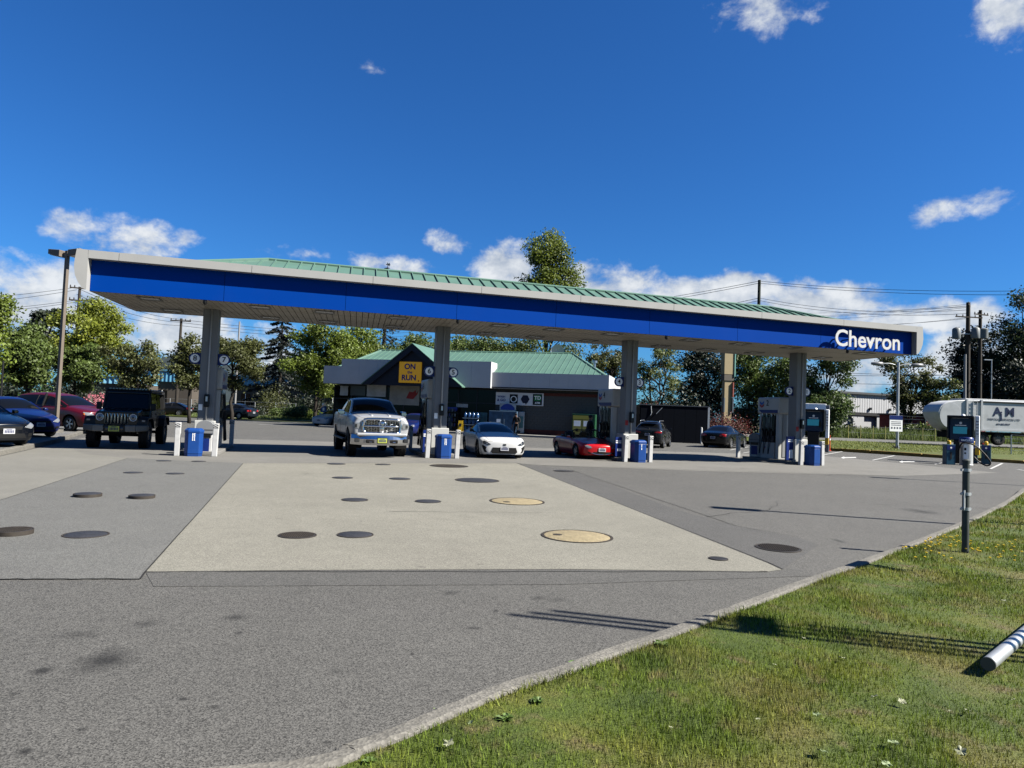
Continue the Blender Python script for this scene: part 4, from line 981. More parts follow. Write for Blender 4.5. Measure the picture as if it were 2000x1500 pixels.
t = thing('water_rack', 'blue and white stacked water bottles in front of the shop window', 'display rack', at_store(922, .7), SY)
for k in range(3):
    MB().box((0, 0, .05 + k * .5), (1.3, .6, .05)).build('shelf', M_steel, t)
    for j in range(4): MB().lathe([(.001, 0), (.13, .01), (.14, .1), (.14, .3), (.05, .38), (.04, .44), (.001, .44)], 10, c=(-.48 + j * .32, -.05, .08 + k * .5)).build('water_bottle', mat('water_blue', (.05, .13, .30), .15), t, True)
t = thing('exchange_locker', 'yellow fronted exchange locker with green edge by the block wall', 'locker', at_store(1142, .6), SY)
MB().box((0, 0, .85), (1.75, .7, 1.7)).build('cabinet', mat('locker_green', (.02, .10, .05), .5), t, False, .02); MB().box((-.1, -.36, 1.45), (1.4, .02, .28)).build('header', mat('locker_yellow', (.55, .48, .08), .5), t)
for x in (-.47, .25):
    dr_ = MB().box((x, -.36, .72), (.66, .02, 1.1)).build('door', mat('locker_yellow2', (.50, .46, .12), .5, var=.1), t); MB().box((x, -.375, 1.0), (.5, .01, .4)).build('print', M_disc, dr_); MB().box((x, -.375, .5), (.2, .01, .22)).build('print', M_ink, dr_)
MB().box((.84, -.3, .85), (.06, .12, 1.6)).build('edge_strip', mat('locker_bright', (.10, .5, .12), .4), t)
# utility box on the forecourt side of the store: accessible parking sign at the left end
t = thing('parking_sign', 'small blue parking sign on a post in a white concrete base', 'sign', G(631, 824), SY)
MB().box((0, 0, .22), (.55, .5, .44)).build('base', M_post, t, False, .03); MB().cyl((0, 0, .4), (0, 0, 2.0), .03, n=8).build('post', M_steel, t); MB().box((0, -.04, 1.35), (.62, .02, .62)).build('panel', mat('parking_blue', (.01, .09, .35), .4), t); MB().box((0, -.04, 1.85), (.42, .02, .25)).build('panel', M_disc, t); MB().box((0, -.055, 1.35), (.2, .01, .3)).build('symbol', M_disc, t)
# ------------------------------------------------------------------ vehicles
M_carglass = mat('car_glass', (.010, .011, .012), .05, spec=.45)
M_tyre = mat('tyre', (.014, .014, .014), .75, var=.2, vscale=12); M_under = mat('underbody', (.008, .008, .008), .9)
M_alloy = mat('alloy', (.50, .51, .53), .3, .85); M_chrome = mat('chrome', (.72, .73, .75), .12, 1.0); M_trim = mat('trim_black', (.018, .018, .019), .45)
M_lampglass = mat('lamp_glass', (.42, .44, .46), .08, .3, coat=1.0); M_lampdark = mat('lamp_dark', (.06, .065, .07), .08, coat=1.0); M_tail = mat('tail_lamp', (.40, .012, .012), .12, coat=1.0)
M_plate = mat('plate_white', (.62, .63, .66), .45); M_plate_y = mat('plate_yellow', (.52, .58, .10), .45); M_plate_t = mat('plate_mark', (.05, .06, .18), .5)
def paint_mat(name, col, flake=0.0, rough=.32): return mat(name, col, rough, flake, coat=.8, var=.03, vscale=2, spec=.5)
def S(x, *v): return (x, [(v[2 * k], v[2 * k + 1]) for k in range(6)], v[12])
def loft(stations, parts, level=3, crease=None, crease_i=None, bulge=(.05, .05), zoff=0.0):
    V = []; n = len(stations); idx = {}
    for i, (x, P, zc) in enumerate(stations):
        P = [(y, z + zoff) for y, z in P]; zc += zoff
        y5, z5 = P[5]; pts = P + [(y5 * .52, z5 + (zc - z5) * .78), (0.0, zc)]
        for k, (y, z) in enumerate(pts):
            if k == 7: idx[i, 7, 0] = idx[i, 7, 1] = len(V); V.append((x, 0, z))
            else:
                for s in (0, 1): idx[i, k, s] = len(V); V.append((x, y if s == 0 else -y, z))
    names = []; F = []; FM = []
    def pid(nm):
        if nm not in names: names.append(nm)
        return names.index(nm)
    E = {}
    for i in range(n - 1):
        for k in range(7):
            for s in (0, 1):
                q = [idx[i, k, s], idx[i, k + 1, s], idx[i + 1, k + 1, s], idx[i + 1, k, s]]
                F.append(q if s else q[::-1]); FM.append(pid(parts(i, k)))
    for end, i, b in (('front', 0, bulge[0]), ('rear', n - 1, -bulge[1])):
        mids = []
        for k in range(7):
            x, P, zc = stations[i]; z = V[idx[i, k, 0]][2]; mids.append(len(V)); V.append((x + b * (1 - abs(k - 3) / 6), 0, z))
        mids.append(idx[i, 7, 0])
        for k in range(7):
            for s in (0, 1):
                q = [idx[i, k, s], idx[i, k + 1, s], mids[k + 1], mids[k]]
                if k == 6: q = [idx[i, 6, s], idx[i, 7, s], mids[6]]
                F.append(q); FM.append(pid(parts(end, k)))
    me = bpy.data.meshes.new('cage'); me.from_pydata(V, [], F)
    for _ in names: me.materials.append(None)
    me.polygons.foreach_set('material_index', FM)
    bm = bmesh.new(); bm.from_mesh(me); bmesh.ops.recalc_face_normals(bm, faces=bm.faces)
    cl = bm.edges.layers.float.get('crease_edge') or bm.edges.layers.float.new('crease_edge'); bm.verts.ensure_lookup_table()
    kk = {v: key for key, v in idx.items()}
    for e in bm.edges:
        a, b = kk.get(e.verts[0].index), kk.get(e.verts[1].index)
        if a and b:
            if crease and a[1] == b[1] and a[1] in crease and a[0] != b[0]: e[cl] = crease[a[1]]
            if crease_i and a[0] == b[0] and a[1] != b[1] and a[0] in crease_i: e[cl] = crease_i[a[0]]
    bm.to_mesh(me); bm.free()
    o = bpy.data.objects.new('cage', me); COL.objects.link(o); md = o.modifiers.new('s', 'SUBSURF'); md.levels = level; md.render_levels = level
    ev = bpy.data.meshes.new_from_object(o.evaluated_get(bpy.context.evaluated_depsgraph_get()))
    bpy.data.objects.remove(o); bpy.data.meshes.remove(me)
    nv = len(ev.vertices); co = np.empty(nv * 3); ev.vertices.foreach_get('co', co); co = co.reshape(-1, 3)
    no = np.empty(nv * 3); ev.vertices.foreach_get('normal', no); no = no.reshape(-1, 3)
    pm = np.empty(len(ev.polygons), dtype=np.int32); ev.polygons.foreach_get('material_index', pm)
    polys = [tuple(p.vertices) for p in ev.polygons]
    bpy.data.meshes.remove(ev)
    return dict(co=co, no=no, pm=pm, polys=polys, names=names, bvh=BVHTree.FromPolygons([Vector(c) for c in co], polys))
def islands(fs):
    par = {}
    def fd(a):
        while par[a] != a: par[a] = par[par[a]]; a = par[a]
        return a
    for f in fs:
        for v in f: par.setdefault(v, v)
        for v in f[1:]: par[fd(v)] = fd(f[0])
    out = {}
    for f in fs: out.setdefault(fd(f[0]), []).append(f)
    return list(out.values())
def split_parts(B, root, mats, arches=(), drop=(), pname=None):
    co = B['co'].copy(); inside = np.zeros(len(co), bool)
    for (xw, zw, r, yin) in arches:
        d = np.hypot(co[:, 0] - xw, co[:, 2] - zw); inside |= (d < r) & (np.abs(co[:, 1]) > yin)
    new = co.copy()
    for (xw, zw, r, yin) in arches:
        dx, dz = co[:, 0] - xw, co[:, 2] - zw; d = np.hypot(dx, dz) + 1e-9; m_ = (d < r) & (np.abs(co[:, 1]) > yin)
        new[m_, 0] = xw + dx[m_] / d[m_] * r; new[m_, 2] = zw + dz[m_] / d[m_] * r
    out = {}
    for pi, nm in enumerate(B['names']):
        if nm in drop: continue
        fs = [p for p, k in zip(B['polys'], B['pm']) if k == pi and not all(inside[v] for v in p)]
        if not fs: continue
        # both sides of a mirrored part are separate objects when they do not touch
        groups = [fs]
        groups = [c for g in groups for c in islands(g)]
        for g in groups:
            us = sorted({v for f in g for v in f}); mp = {v: k for k, v in enumerate(us)}
            me = bpy.data.meshes.new(nm); me.from_pydata([tuple(new[v]) for v in us], [], [tuple(mp[v] for v in f) for f in g])
            me.polygons.foreach_set('use_smooth', [True] * len(g)); me.materials.append(mats.get(nm, mats['body']))
            me.normals_split_custom_set_from_vertices([tuple(B['no'][v]) for v in us])
            out.setdefault(nm, []).append(link(('front_' if np.mean([co[v, 0] for v in us]) > 0 else 'rear_') + nm if nm == 'bumper' else nm, me, root))
    return out
def seams(B, root, pairs, r, m, name, out=.0, arches=()):
    em = {}
    for p, k in zip(B['polys'], B['pm']):
        for a, b in zip(p, p[1:] + p[:1]): em.setdefault((min(a, b), max(a, b)), []).append(B['names'][k])
    co, no = B['co'], B['no']; ed = []
    for (a, b), ks in em.items():
        if len(ks) == 2 and ks[0] != ks[1] and any(set(ks) == set(p) for p in pairs):
            if any(math.hypot(co[a][0] - x, co[a][2] - z) < rr for x, z, rr, _ in arches): continue
            ed.append((a, b))
    for grp in ([ed] if name == 'panel_gap' else islands(ed)):
        q = MB()
        for a, b in grp: q.cyl(Vector(co[a]) + Vector(no[a]) * out, Vector(co[b]) + Vector(no[b]) * out, r, n=5, caps=False)
        if q.v:
            o = q.build(name, m, root, True)
            if name == 'panel_gap': o['kind'] = 'stuff'
def patch(B, outline, m, name, parent, axis='x', sgn=1, off=.006, mirror=False, cuts=3, thick=.012, dirv=None):
    """a plate lying on the body surface: outline given as (y,z) seen along x or (x,z) seen along y"""
    res = []
    for sd in ((1, -1) if mirror else (1,)):
        bm = bmesh.new()
        if axis == 'x': vs = [bm.verts.new((0, p[0] * sd, p[1])) for p in outline]
        else: vs = [bm.verts.new((p[0], 0, p[1])) for p in outline]
        bm.faces.new(vs); bmesh.ops.triangulate(bm, faces=bm.faces)
        bmesh.ops.subdivide_edges(bm, edges=bm.edges, cuts=cuts, use_grid_fill=True)
        for v in bm.verts:
            if axis == 'x':
                d = Vector((-sgn, 0, 0)) if dirv is None else Vector((-dirv[0], -dirv[1] * sd, 0)).normalized()
                o = Vector((v.co.x, v.co.y, v.co.z)) - d * 6 + (Vector((max(B['co'][:, 0]) - .2, 0, 0)) if dirv is not None else Vector((0, 0, 0)))
            else: d = Vector((0, -sgn * sd, 0)); o = Vector((v.co.x, sgn * sd * 6, v.co.z))
            h, nr, _, _ = B['bvh'].ray_cast(o, d, 20)
            if h is None:
                h, nr, _, _ = B['bvh'].find_nearest(o + d * 4)
            v.co = h - d * off
        bmesh.ops.recalc_face_normals(bm, faces=bm.faces)
        me = bpy.data.meshes.new(name); bm.to_mesh(me); bm.free(); me.materials.append(m)
        ob = link(name, me, parent)
        s_ = ob.modifiers.new('thick', 'SOLIDIFY'); s_.thickness = thick; s_.offset = 0
        res.append(ob)
    return res
def wheel(root, x, y, r, w, rim_r, style='spoke', n=5, m=None, steer=0.0, tread=False):
    prof = [(rim_r, -w * .5), (rim_r + (r - rim_r) * .5, -w * .52), (r * .965, -w * .45), (r, -w * .32), (r, w * .32), (r * .965, w * .45), (rim_r + (r - rim_r) * .5, w * .52), (rim_r, w * .5), (rim_r, -w * .5)]
    q = MB().lathe(prof, 32, 'y')
    if tread:
        for k in range(40):
            a = 2 * math.pi * k / 40
            for yy in (-w * .36, 0, w * .36): q.box((math.cos(a + yy) * r, yy, math.sin(a + yy) * r), (.03, w * .24, .05), 0, -a - yy)
    o = q.build('wheel', M_tyre, root, 35); o.location = (x, y, r); o.rotation_euler = (0, 0, steer)
    s = 1 if y > 0 else -1; f = MB(); m = m or M_alloy
    f.lathe([(rim_r, s * w * .44), (rim_r * .93, s * w * .46), (rim_r * .9, s * w * .3), (rim_r * .9, -s * w * .2)], 32, 'y')
    f.lathe([(rim_r * .0 + .001, s * w * .40), (rim_r * .2, s * w * .40), (rim_r * .22, s * w * .32)], 16, 'y')
    for k in range(n):
        a = 2 * math.pi * k / n
        for da in ((-.13, .13) if style == 'twin' else (0,)):
            aa = a + da
            f.box((math.cos(aa) * rim_r * .55, s * w * .35, math.sin(aa) * rim_r * .55), (rim_r * .78, w * .10, rim_r * (.14 if style == 'twin' else .24)), 0, -aa)
    rm = f.build('rim', m, o, 35)
    MB().lathe([(.001, s * w * .12), (rim_r * .9, s * w * .12)], 24, 'y').build('brake_disc', M_under, o)
    return o
def finish(root, B, paint, wheels, r, w, rim_r, arch, yw, style='spoke', nsp=5, rim=None, extra=None, drop=(), pil=.028, tread=False, steer=0.0, width=.9, zb=.25, doors=True, xs=None, seam_pairs=None):
    A = [(x, r + arch[1], arch[0], yw) for x in wheels]
    mats = dict(body=paint, bonnet=paint, door=paint, rear_door=paint, boot=paint, roof=paint, wing=paint, windscreen=M_carglass, side_window=M_carglass, rear_side_window=M_carglass, rear_window=M_carglass, front_quarter=M_carglass, quarter_window=M_carglass, sill=paint, bumper=paint)
    if extra: mats.update(extra)
    P = split_parts(B, root, mats, A, drop)
    seams(B, root, [('windscreen', 'side_window'), ('windscreen', 'front_quarter'), ('rear_window', 'side_window'), ('rear_window', 'rear_side_window'), ('rear_window', 'quarter_window')], pil, paint, 'pillar')
    seams(B, root, [('side_window', 'roof'), ('rear_side_window', 'roof'), ('side_window', 'door'), ('rear_side_window', 'rear_door'), ('side_window', 'rear_side_window'), ('quarter_window', 'body'), ('front_quarter', 'body'), ('quarter_window', 'rear_side_window'), ('front_quarter', 'side_window')], .014, M_trim, 'window_trim')
    seams(B, root, seam_pairs or [('door', 'body'), ('door', 'rear_door'), ('rear_door', 'body'), ('bonnet', 'body'), ('boot', 'body'), ('bumper', 'body')], .005, M_under, 'panel_gap', 0, A)
    x0, x1 = min(B['co'][:, 0]), max(B['co'][:, 0])
    MB().box(((x0 + x1) / 2, 0, zb + .1), ((x1 - x0) * .86, width * 1.35, .26)).build('underbody', M_under, root)
    for x in wheels:
        for s in (-1, 1):
            q = MB(); rr = arch[0] + .0; n = 18; yo, yi = width * .985, yw - .05
            pts = [(x + rr * math.cos(a), r + arch[1] + rr * math.sin(a)) for a in [math.pi * (-.12 + 1.24 * k / n) for k in range(n + 1)]]
            for (a, b) in zip(pts, pts[1:]): q.poly([(a[0], s * yo * .93, a[1]), (b[0], s * yo * .93, b[1]), (b[0], s * yi, b[1]), (a[0], s * yi, a[1])])
            q.poly([(a, s * yi, b) for a, b in pts]); q.build('wheel_well', M_under, root)
            wheel(root, x, s * (width - w * .5 - .015), r, w, rim_r, style, nsp, rim, steer if x > 0 else 0, tread)
    return P
def plate(root, x, z, m, rz=0.0, w=.31, h=.155, y=0, frame=None, tilt=0.0):
    p = MB().box((x, y, z), (.012, w, h), 0, tilt).build('number_plate', m, root)
    if frame: MB().box((x - .008 * (1 if x > 0 else -1), y, z), (.012, w + .04, h + .04), 0, tilt).build('plate_frame', frame, p)
    q = MB(); sx = .008 if x > 0 else -.008
    for k in range(6): q.box((x + sx, y + (k - 2.5) * w * .135, z - .008), (.004, w * .085, h * .5), 0, tilt)
    q.box((x + sx, y, z + h * .36), (.004, w * .5, h * .1), 0, tilt); q.build('plate_marks', M_plate_t, p)
def mirror(root, x, y, z, m, sz=1.0):
    for s in (-1, 1):
        q = MB(); yc, zc, a, b = s * (y + .10 * sz), z + .03, .095 * sz, .065 * sz; hexa = [(yc - a, zc - b * .6), (yc - a * .7, zc - b), (yc + a * .8, zc - b * .8), (yc + a, zc + b * .1), (yc + a * .6, zc + b), (yc - a * .9, zc + b)]
        q.add([(x - .05 * sz, p, r_) for p, r_ in hexa] + [(x + .06 * sz, yc + (p - yc) * .72, zc + (r_ - zc) * .72) for p, r_ in hexa], [tuple(range(6)), tuple(range(6, 12))] + [(k, (k + 1) % 6, 6 + (k + 1) % 6, 6 + k) for k in range(6)]); q.box((x, s * (y + .0), z - .02), (.05, .12 * sz, .035)); q.build('mirror', m, root, 60, .012)
def head(v): return math.atan2(v[1], v[0])

def sedan_parts(i, k):
    if i == 'front': return 'bumper'
    if i == 'rear': return 'bumper'
    if k in (5, 6): return {0: 'bumper', 1: 'bonnet', 2: 'bonnet', 3: 'windscreen', 4: 'roof', 5: 'roof', 6: 'rear_window', 7: 'boot', 8: 'boot'}[i]
    if k == 4: return {3: 'side_window', 4: 'side_window', 5: 'rear_side_window', 6: 'rear_side_window'}.get(i, 'body')
    if k in (1, 2, 3) and i in (3, 4): return 'door'
    if k in (1, 2, 3) and i == 5: return 'rear_door'
    if i in (0, 8): return 'bumper'
    return 'body'
SEDAN = [S(2.28, .58, .22, .66, .30, .70, .48, .66, .62, .58, .67, .50, .69, .71), S(2.05, .74, .20, .82, .28, .86, .50, .82, .68, .72, .75, .64, .77, .80), S(1.40, .80, .18, .89, .28, .91, .55, .88, .80, .79, .87, .71, .89, .93),
         S(.85, .80, .18, .89, .28, .91, .58, .89, .87, .81, .95, .76, .97, 1.01), S(.08, .80, .18, .89, .28, .91, .58, .89, .89, .82, .97, .60, 1.38, 1.43), S(-.55, .80, .18, .89, .28, .91, .58, .89, .90, .82, .98, .61, 1.42, 1.47),
         S(-1.15, .80, .18, .89, .28, .91, .58, .89, .92, .81, 1.0, .59, 1.37, 1.42), S(-1.80, .80, .2, .88, .3, .90, .6, .87, .93, .78, 1.01, .70, 1.03, 1.06), S(-2.12, .74, .25, .84, .35, .87, .62, .84, .88, .74, .97, .66, .99, 1.02), S(-2.32, .66, .3, .74, .38, .78, .6, .76, .82, .66, .90, .58, .92, .95)]
def make_sedan(label, paint, loc, rz, scale=1.0, rim=None, level=2, group=None, taillamp=None, cat='car', lampm=None, grille=True, stations=None, name='parked_car', style='twin'):
    t = thing(name, label, cat, loc, rz, group, scale)
    B = loft(stations or SEDAN, sedan_parts, level, crease={3: .35, 4: .3}, crease_i={3: .5})
    finish(t, B, paint, (1.36, -1.36), .325, .215, .225, (.385, .01), .52, style, 7, rim, width=.9, zb=.16)
    patch(B, [(.40, .60), (.60, .56), (.76, .66), (.74, .74), (.6, .72), (.46, .66)], lampm or M_lampglass, 'headlight', t, 'x', 1, .008, True, dirv=(1, .25))
    if grille:
        patch(B, [(-.34, .53), (.34, .53), (.38, .63), (-.38, .63)], M_trim, 'grille', t); patch(B, [(-.5, .28), (.5, .28), (.44, .42), (-.44, .42)], M_trim, 'lower_grille', t); patch(B, [(.54, .33), (.68, .35), (.68, .43), (.56, .42)], M_trim, 'fog_light', t, mirror=True)
    patch(B, [(.40, .76), (.80, .74), (.80, .88), (.60, .92), (.44, .88)], M_tail, 'tail_light', t, 'x', -1, .008, True)
    plate(t, max(B['co'][:, 0]) + .012, .49, M_plate); plate(t, min(B['co'][:, 0]) - .012, .66, M_plate)
    mirror(t, .62, .86, 1.0, paint)
    for x in (.02, -.78):
        for s in (-1, 1): MB().box((x, s * .915, .80), (.18, .03, .03)).build('door_handle', paint, t, False, .01)
    return t, B

HD = (math.sin(CY), -math.cos(CY))
# --- white coupe
def coupe_parts(i, k):
    if i in ('front', 'rear'): return 'bumper'
    if k in (5, 6): return {0: 'bumper', 1: 'bonnet', 2: 'bonnet', 3: 'windscreen', 4: 'roof', 5: 'roof', 6: 'rear_window', 7: 'boot', 8: 'bumper'}[i]
    if k == 4: return {3: 'side_window', 4: 'side_window', 5: 'side_window'}.get(i, 'body')
    if k in (1, 2, 3) and i in (3, 4): return 'door'
    return 'bumper' if i in (0, 8) else 'body'
COUPE = [S(2.10, .60, .17, .70, .22, .74, .40, .70, .55, .60, .62, .52, .635, .65), S(1.90, .76, .14, .83, .20, .86, .44, .83, .63, .72, .70, .62, .705, .72), S(1.42, .80, .13, .87, .22, .89, .52, .87, .76, .76, .82, .64, .80, .81),
         S(.78, .80, .13, .86, .22, .87, .55, .85, .82, .78, .89, .73, .91, .95), S(-.02, .80, .13, .86, .22, .87, .55, .85, .84, .79, .92, .55, 1.25, 1.29), S(-.55, .80, .13, .86, .22, .88, .55, .86, .85, .79, .93, .55, 1.28, 1.33),
         S(-1.05, .80, .14, .87, .24, .90, .57, .88, .88, .78, .95, .52, 1.20, 1.25), S(-1.72, .80, .16, .88, .27, .90, .60, .86, .88, .74, .95, .62, .98, 1.0), S(-1.98, .74, .22, .82, .32, .84, .60, .80, .84, .70, .93, .62, .96, .98), S(-2.13, .64, .28, .72, .36, .75, .58, .72, .76, .62, .84, .55, .86, .88)]
P_white = paint_mat('paint_white', (.80, .80, .79))
g_c = (G(935, 893) + G(1025, 894)) / 2
cx = thing('sports_coupe', 'white two-door sports coupe with black lower grille parked at pump 5', 'car', (g_c.x - HD[0] * 1.55, g_c.y - HD[1] * 1.55 - .3, 0), head((math.sin(.25), -math.cos(.25))), None, 1.0)
B = loft(COUPE, coupe_parts, 3, crease={3: .4, 5: .2}, crease_i={3: .5}, bulge=(.07, .05))
finish(cx, B, P_white, (1.29, -1.29), .325, .225, .235, (.365, .01), .5, 'twin', 5, mat('rim_dark', (.04, .04, .042), .35, .6), width=.885, zb=.13)
patch(B, [(.46, .53), (.56, .50), (.75, .53), (.80, .62), (.74, .66), (.62, .62)], M_lampdark, 'headlight', cx, 'x', 1, .008, True, dirv=(1, .3))
patch(B, [(.58, .545), (.66, .55), (.66, .575), (.58, .57)], M_lampglass, 'headlight_lens', cx, 'x', 1, .014, True, dirv=(1, .3))
patch(B, [(-.44, .20), (.44, .20), (.50, .26), (.44, .42), (-.44, .42), (-.50, .26)], M_under, 'grille', cx, off=.007)
patch(B, [(.60, .24), (.70, .24), (.82, .46), (.78, .50), (.62, .42), (.70, .40)], M_under, 'side_vent', cx, 'x', 1, .008, True, dirv=(1, .35))
patch(B, [(-.62, .12), (.62, .12), (.66, .155), (-.66, .155)], M_trim, 'front_lip', cx, off=.02)
patch(B, [(-.055, .50), (.055, .50), (.055, .555), (-.055, .555)], M_trim, 'badge', cx, off=.01)
plate(cx, max(B['co'][:, 0]) + .02, .385, M_plate); mirror(cx, .55, .84, .95, M_trim, .95)
patch(B, [(.35, .70), (.74, .68), (.72, .76), (.4, .78)], M_tail, 'tail_light', cx, 'x', -1, .008, True)
MB().box((.05, .875, .78), (.2, .02, .03)).build('door_handle', P_white, cx); MB().box((.05, -.875, .78), (.2, .02, .03)).build('door_handle', P_white, cx)

# --- red roadster with its top down
def roadster_parts(i, k):
    if i in ('front', 'rear'): return 'bumper'
    if k in (5, 6): return {0: 'bumper', 1: 'bonnet', 2: 'bonnet', 3: 'cowl', 4: 'open', 5: 'boot', 6: 'boot', 7: 'boot', 8: 'bumper'}[i]
    if k in (1, 2, 3) and i in (3, 4): return 'door'
    return 'bumper' if i in (0, 8) else 'body'
ROAD = [S(1.95, .50, .20, .60, .25, .63, .40, .59, .52, .48, .585, .42, .60, .61), S(1.72, .66, .16, .76, .23, .79, .44, .76, .60, .64, .67, .56, .68, .70), S(1.16, .72, .14, .82, .24, .84, .50, .81, .73, .71, .78, .62, .77, .79),
        S(.62, .72, .14, .81, .24, .83, .50, .80, .77, .73, .83, .67, .84, .87), S(.32, .72, .14, .81, .24, .83, .50, .80, .78, .74, .84, .66, .85, .86), S(-.88, .72, .14, .81, .25, .83, .52, .81, .80, .74, .86, .66, .87, .87),
        S(-1.2, .72, .15, .82, .26, .84, .54, .81, .81, .71, .87, .62, .88, .90), S(-1.60, .70, .2, .80, .3, .82, .54, .78, .79, .68, .84, .58, .85, .87), S(-1.85, .62, .24, .72, .32, .75, .52, .71, .72, .60, .78, .52, .79, .80), S(-1.98, .54, .28, .62, .34, .65, .50, .61, .66, .52, .71, .45, .72, .73)]
P_red = paint_mat('paint_red', (.55, .008, .012))
m_c = (G(1135, 896) + G(1211, 899)) / 2
mx_ = thing('roadster', 'red open-top two-seat roadster with white plate at pump 4', 'car', (m_c.x - HD[0] * 1.5 - .12, m_c.y - HD[1] * 1.5 + .1, 0), head(HD), None, .97); mx_.scale = (.97, .97, .93)
B = loft(ROAD, roadster_parts, 3, crease={3: .35, 4: .3}, bulge=(.09, .06))
finish(mx_, B, P_red, (1.13, -1.13), .30, .205, .20, (.345, .01), .46, 'spoke', 5, None, drop=('open',), width=.83, zb=.12, extra=dict(cowl=P_red))
patch(B, [(.38, .50), (.50, .475), (.66, .53), (.68, .585), (.58, .61), (.44, .57)], M_lampglass, 'headlight', mx_, 'x', 1, .008, True, dirv=(1, .3))
patch(B, [(-.34, .235), (.34, .235), (.40, .30), (.34, .335), (-.34, .335), (-.40, .30)], M_under, 'mouth', mx_, off=.008)
seam_ = [(1.98, y, .228 + .05 * (abs(y) / .4) ** 3) for y in np.linspace(-.44, .44, 15)]
MB().tube([tuple(Vector(B['bvh'].ray_cast(Vector((6, p[1], p[2])), Vector((-1, 0, 0)), 20)[0]) + Vector((.012, 0, 0))) for p in seam_], .012, 6).build('mouth_trim', M_chrome, mx_)
patch(B, [(.46, .25), (.58, .27), (.56, .32), (.46, .31)], M_trim, 'fog_light', mx_, mirror=True)
plate(mx_, max(B['co'][:, 0]) + .015, .425, M_plate); mirror(mx_, .42, .76, .87, P_red, .85)
MB().box((-.28, 0, .52), (1.18, 1.26, .06)).box((-.28, .64, .68), (1.18, .06, .34)).box((-.28, -.64, .68), (1.18, .06, .34)).box((-.86, 0, .68), (.06, 1.26, .34)).build('cockpit_tub', M_under, mx_)
MB().box((.27, 0, .80), (.16, 1.24, .16)).build('dashboard', M_trim, mx_, False, .03)
for s in (-1, 1):
    MB().box((-.45, s * .34, .62), (.5, .46, .14)).box((-.68, s * .34, .82), (.14, .46, .5), 0, -.2).box((-.76, s * .34, 1.06), (.09, .24, .14), 0, -.2).build('seat', M_trim, mx_, False, .04)
    MB().tube(smooth_line([Vector((-.86, s * .2, .85)), Vector((-.88, s * .22, 1.06)), Vector((-.88, s * .38, 1.10)), Vector((-.88, s * .52, 1.05)), Vector((-.86, s * .54, .85))], 4), .022, 8).build('roll_hoop', M_black, mx_, True)
MB().lathe([(.15, -.012), (.165, 0), (.15, .012)], 20, 'x', (.12, .34, .86)).build('steering_wheel', M_black, mx_)
m = MB(); fr = [Vector((.50, .68, .86)), Vector((.20, .60, 1.16)), Vector((.17, .5, 1.20)), Vector((.17, -.5, 1.20)), Vector((.20, -.60, 1.16)), Vector((.50, -.68, .86))]
m.tube(fr, .026, 8); ws = m.build('windscreen_frame', M_trim, mx_, True)
MB().add([(.50, .66, .87), (.19, .58, 1.18), (.19, -.58, 1.18), (.50, -.66, .87), (.496, .66, .868), (.186, .58, 1.178), (.186, -.58, 1.178), (.496, -.66, .868)], [(0, 1, 2, 3), (4, 7, 6, 5), (0, 4, 5, 1), (2, 6, 7, 3), (1, 5, 6, 2), (0, 3, 7, 4)]).build('windscreen', mat('clear_glass', (.85, .9, .88), .0, trans=1.0, gain=1.8), mx_)
MB().box((.24, 0, 1.12), (.04, .24, .06)).build('rear_view_mirror', M_trim, mx_, False, .01)
MB().box((-1.05, 0, .90), (.34, 1.2, .10)).build('folded_hood', M_rubber, mx_, False, .04)

# --- silver lifted pickup
def pickup_parts(i, k):
    if i == 'front': return 'front_panel'
    if i == 'rear': return 'tailgate'
    if k in (5, 6): return {0: 'bonnet', 1: 'bonnet', 2: 'bonnet', 3: 'windscreen', 4: 'roof', 5: 'roof', 6: 'rear_window', 7: 'bed_cover', 8: 'bed_cover', 9: 'bed_cover'}[i]
    if k == 4: return {3: 'side_window', 4: 'side_window', 5: 'rear_side_window'}.get(i, 'body')
    if k in (1, 2, 3) and i in (3, 4): return 'door'
    if k in (1, 2, 3) and i == 5: return 'rear_door'
    return 'body'
PICK = [S(2.86, .80, .66, .88, .72, .92, .98, .90, 1.10, .80, 1.25, .70, 1.29, 1.30), S(2.70, .88, .62, .97, .72, 1.0, 1.0, .97, 1.15, .88, 1.31, .80, 1.345, 1.36), S(2.0, .90, .60, 1.0, .70, 1.02, 1.0, .99, 1.22, .90, 1.37, .80, 1.39, 1.44),
        S(1.28, .90, .60, 1.0, .70, 1.01, 1.02, .98, 1.30, .89, 1.40, .85, 1.42, 1.48), S(.55, .90, .60, 1.0, .70, 1.01, 1.02, .98, 1.32, .90, 1.42, .69, 1.93, 1.99), S(-.30, .90, .60, 1.0, .70, 1.01, 1.02, .98, 1.33, .90, 1.43, .70, 1.97, 2.03),
        S(-1.10, .90, .60, 1.0, .70, 1.01, 1.02, .98, 1.34, .90, 1.43, .68, 1.92, 1.97), S(-1.30, .90, .60, 1.0, .70, 1.01, 1.02, .98, 1.34, .92, 1.43, .88, 1.43, 1.43), S(-1.6, .90, .62, 1.0, .72, 1.02, 1.04, .99, 1.35, .94, 1.43, .90, 1.42, 1.42), S(-2.7, .90, .64, 1.0, .74, 1.01, 1.04, .98, 1.34, .93, 1.43, .89, 1.42, 1.42), S(-2.9, .86, .66, .95, .76, .96, 1.04, .94, 1.32, .9, 1.41, .86, 1.40, 1.40)]
P_silver = paint_mat('paint_silver', (.62, .63, .64), .35, .38)
p_c = (G(670, 889) + G(797, 888)) / 2; PH = (math.sin(.36), -math.cos(.36))
pk = thing('pickup_truck', 'lifted silver crew-cab pickup with chrome grille and bumper at pump 6', 'pickup', (p_c.x - PH[0] * 1.75 + .02, p_c.y - PH[1] * 1.75 - .45, 0), head(PH), None, 1.0)
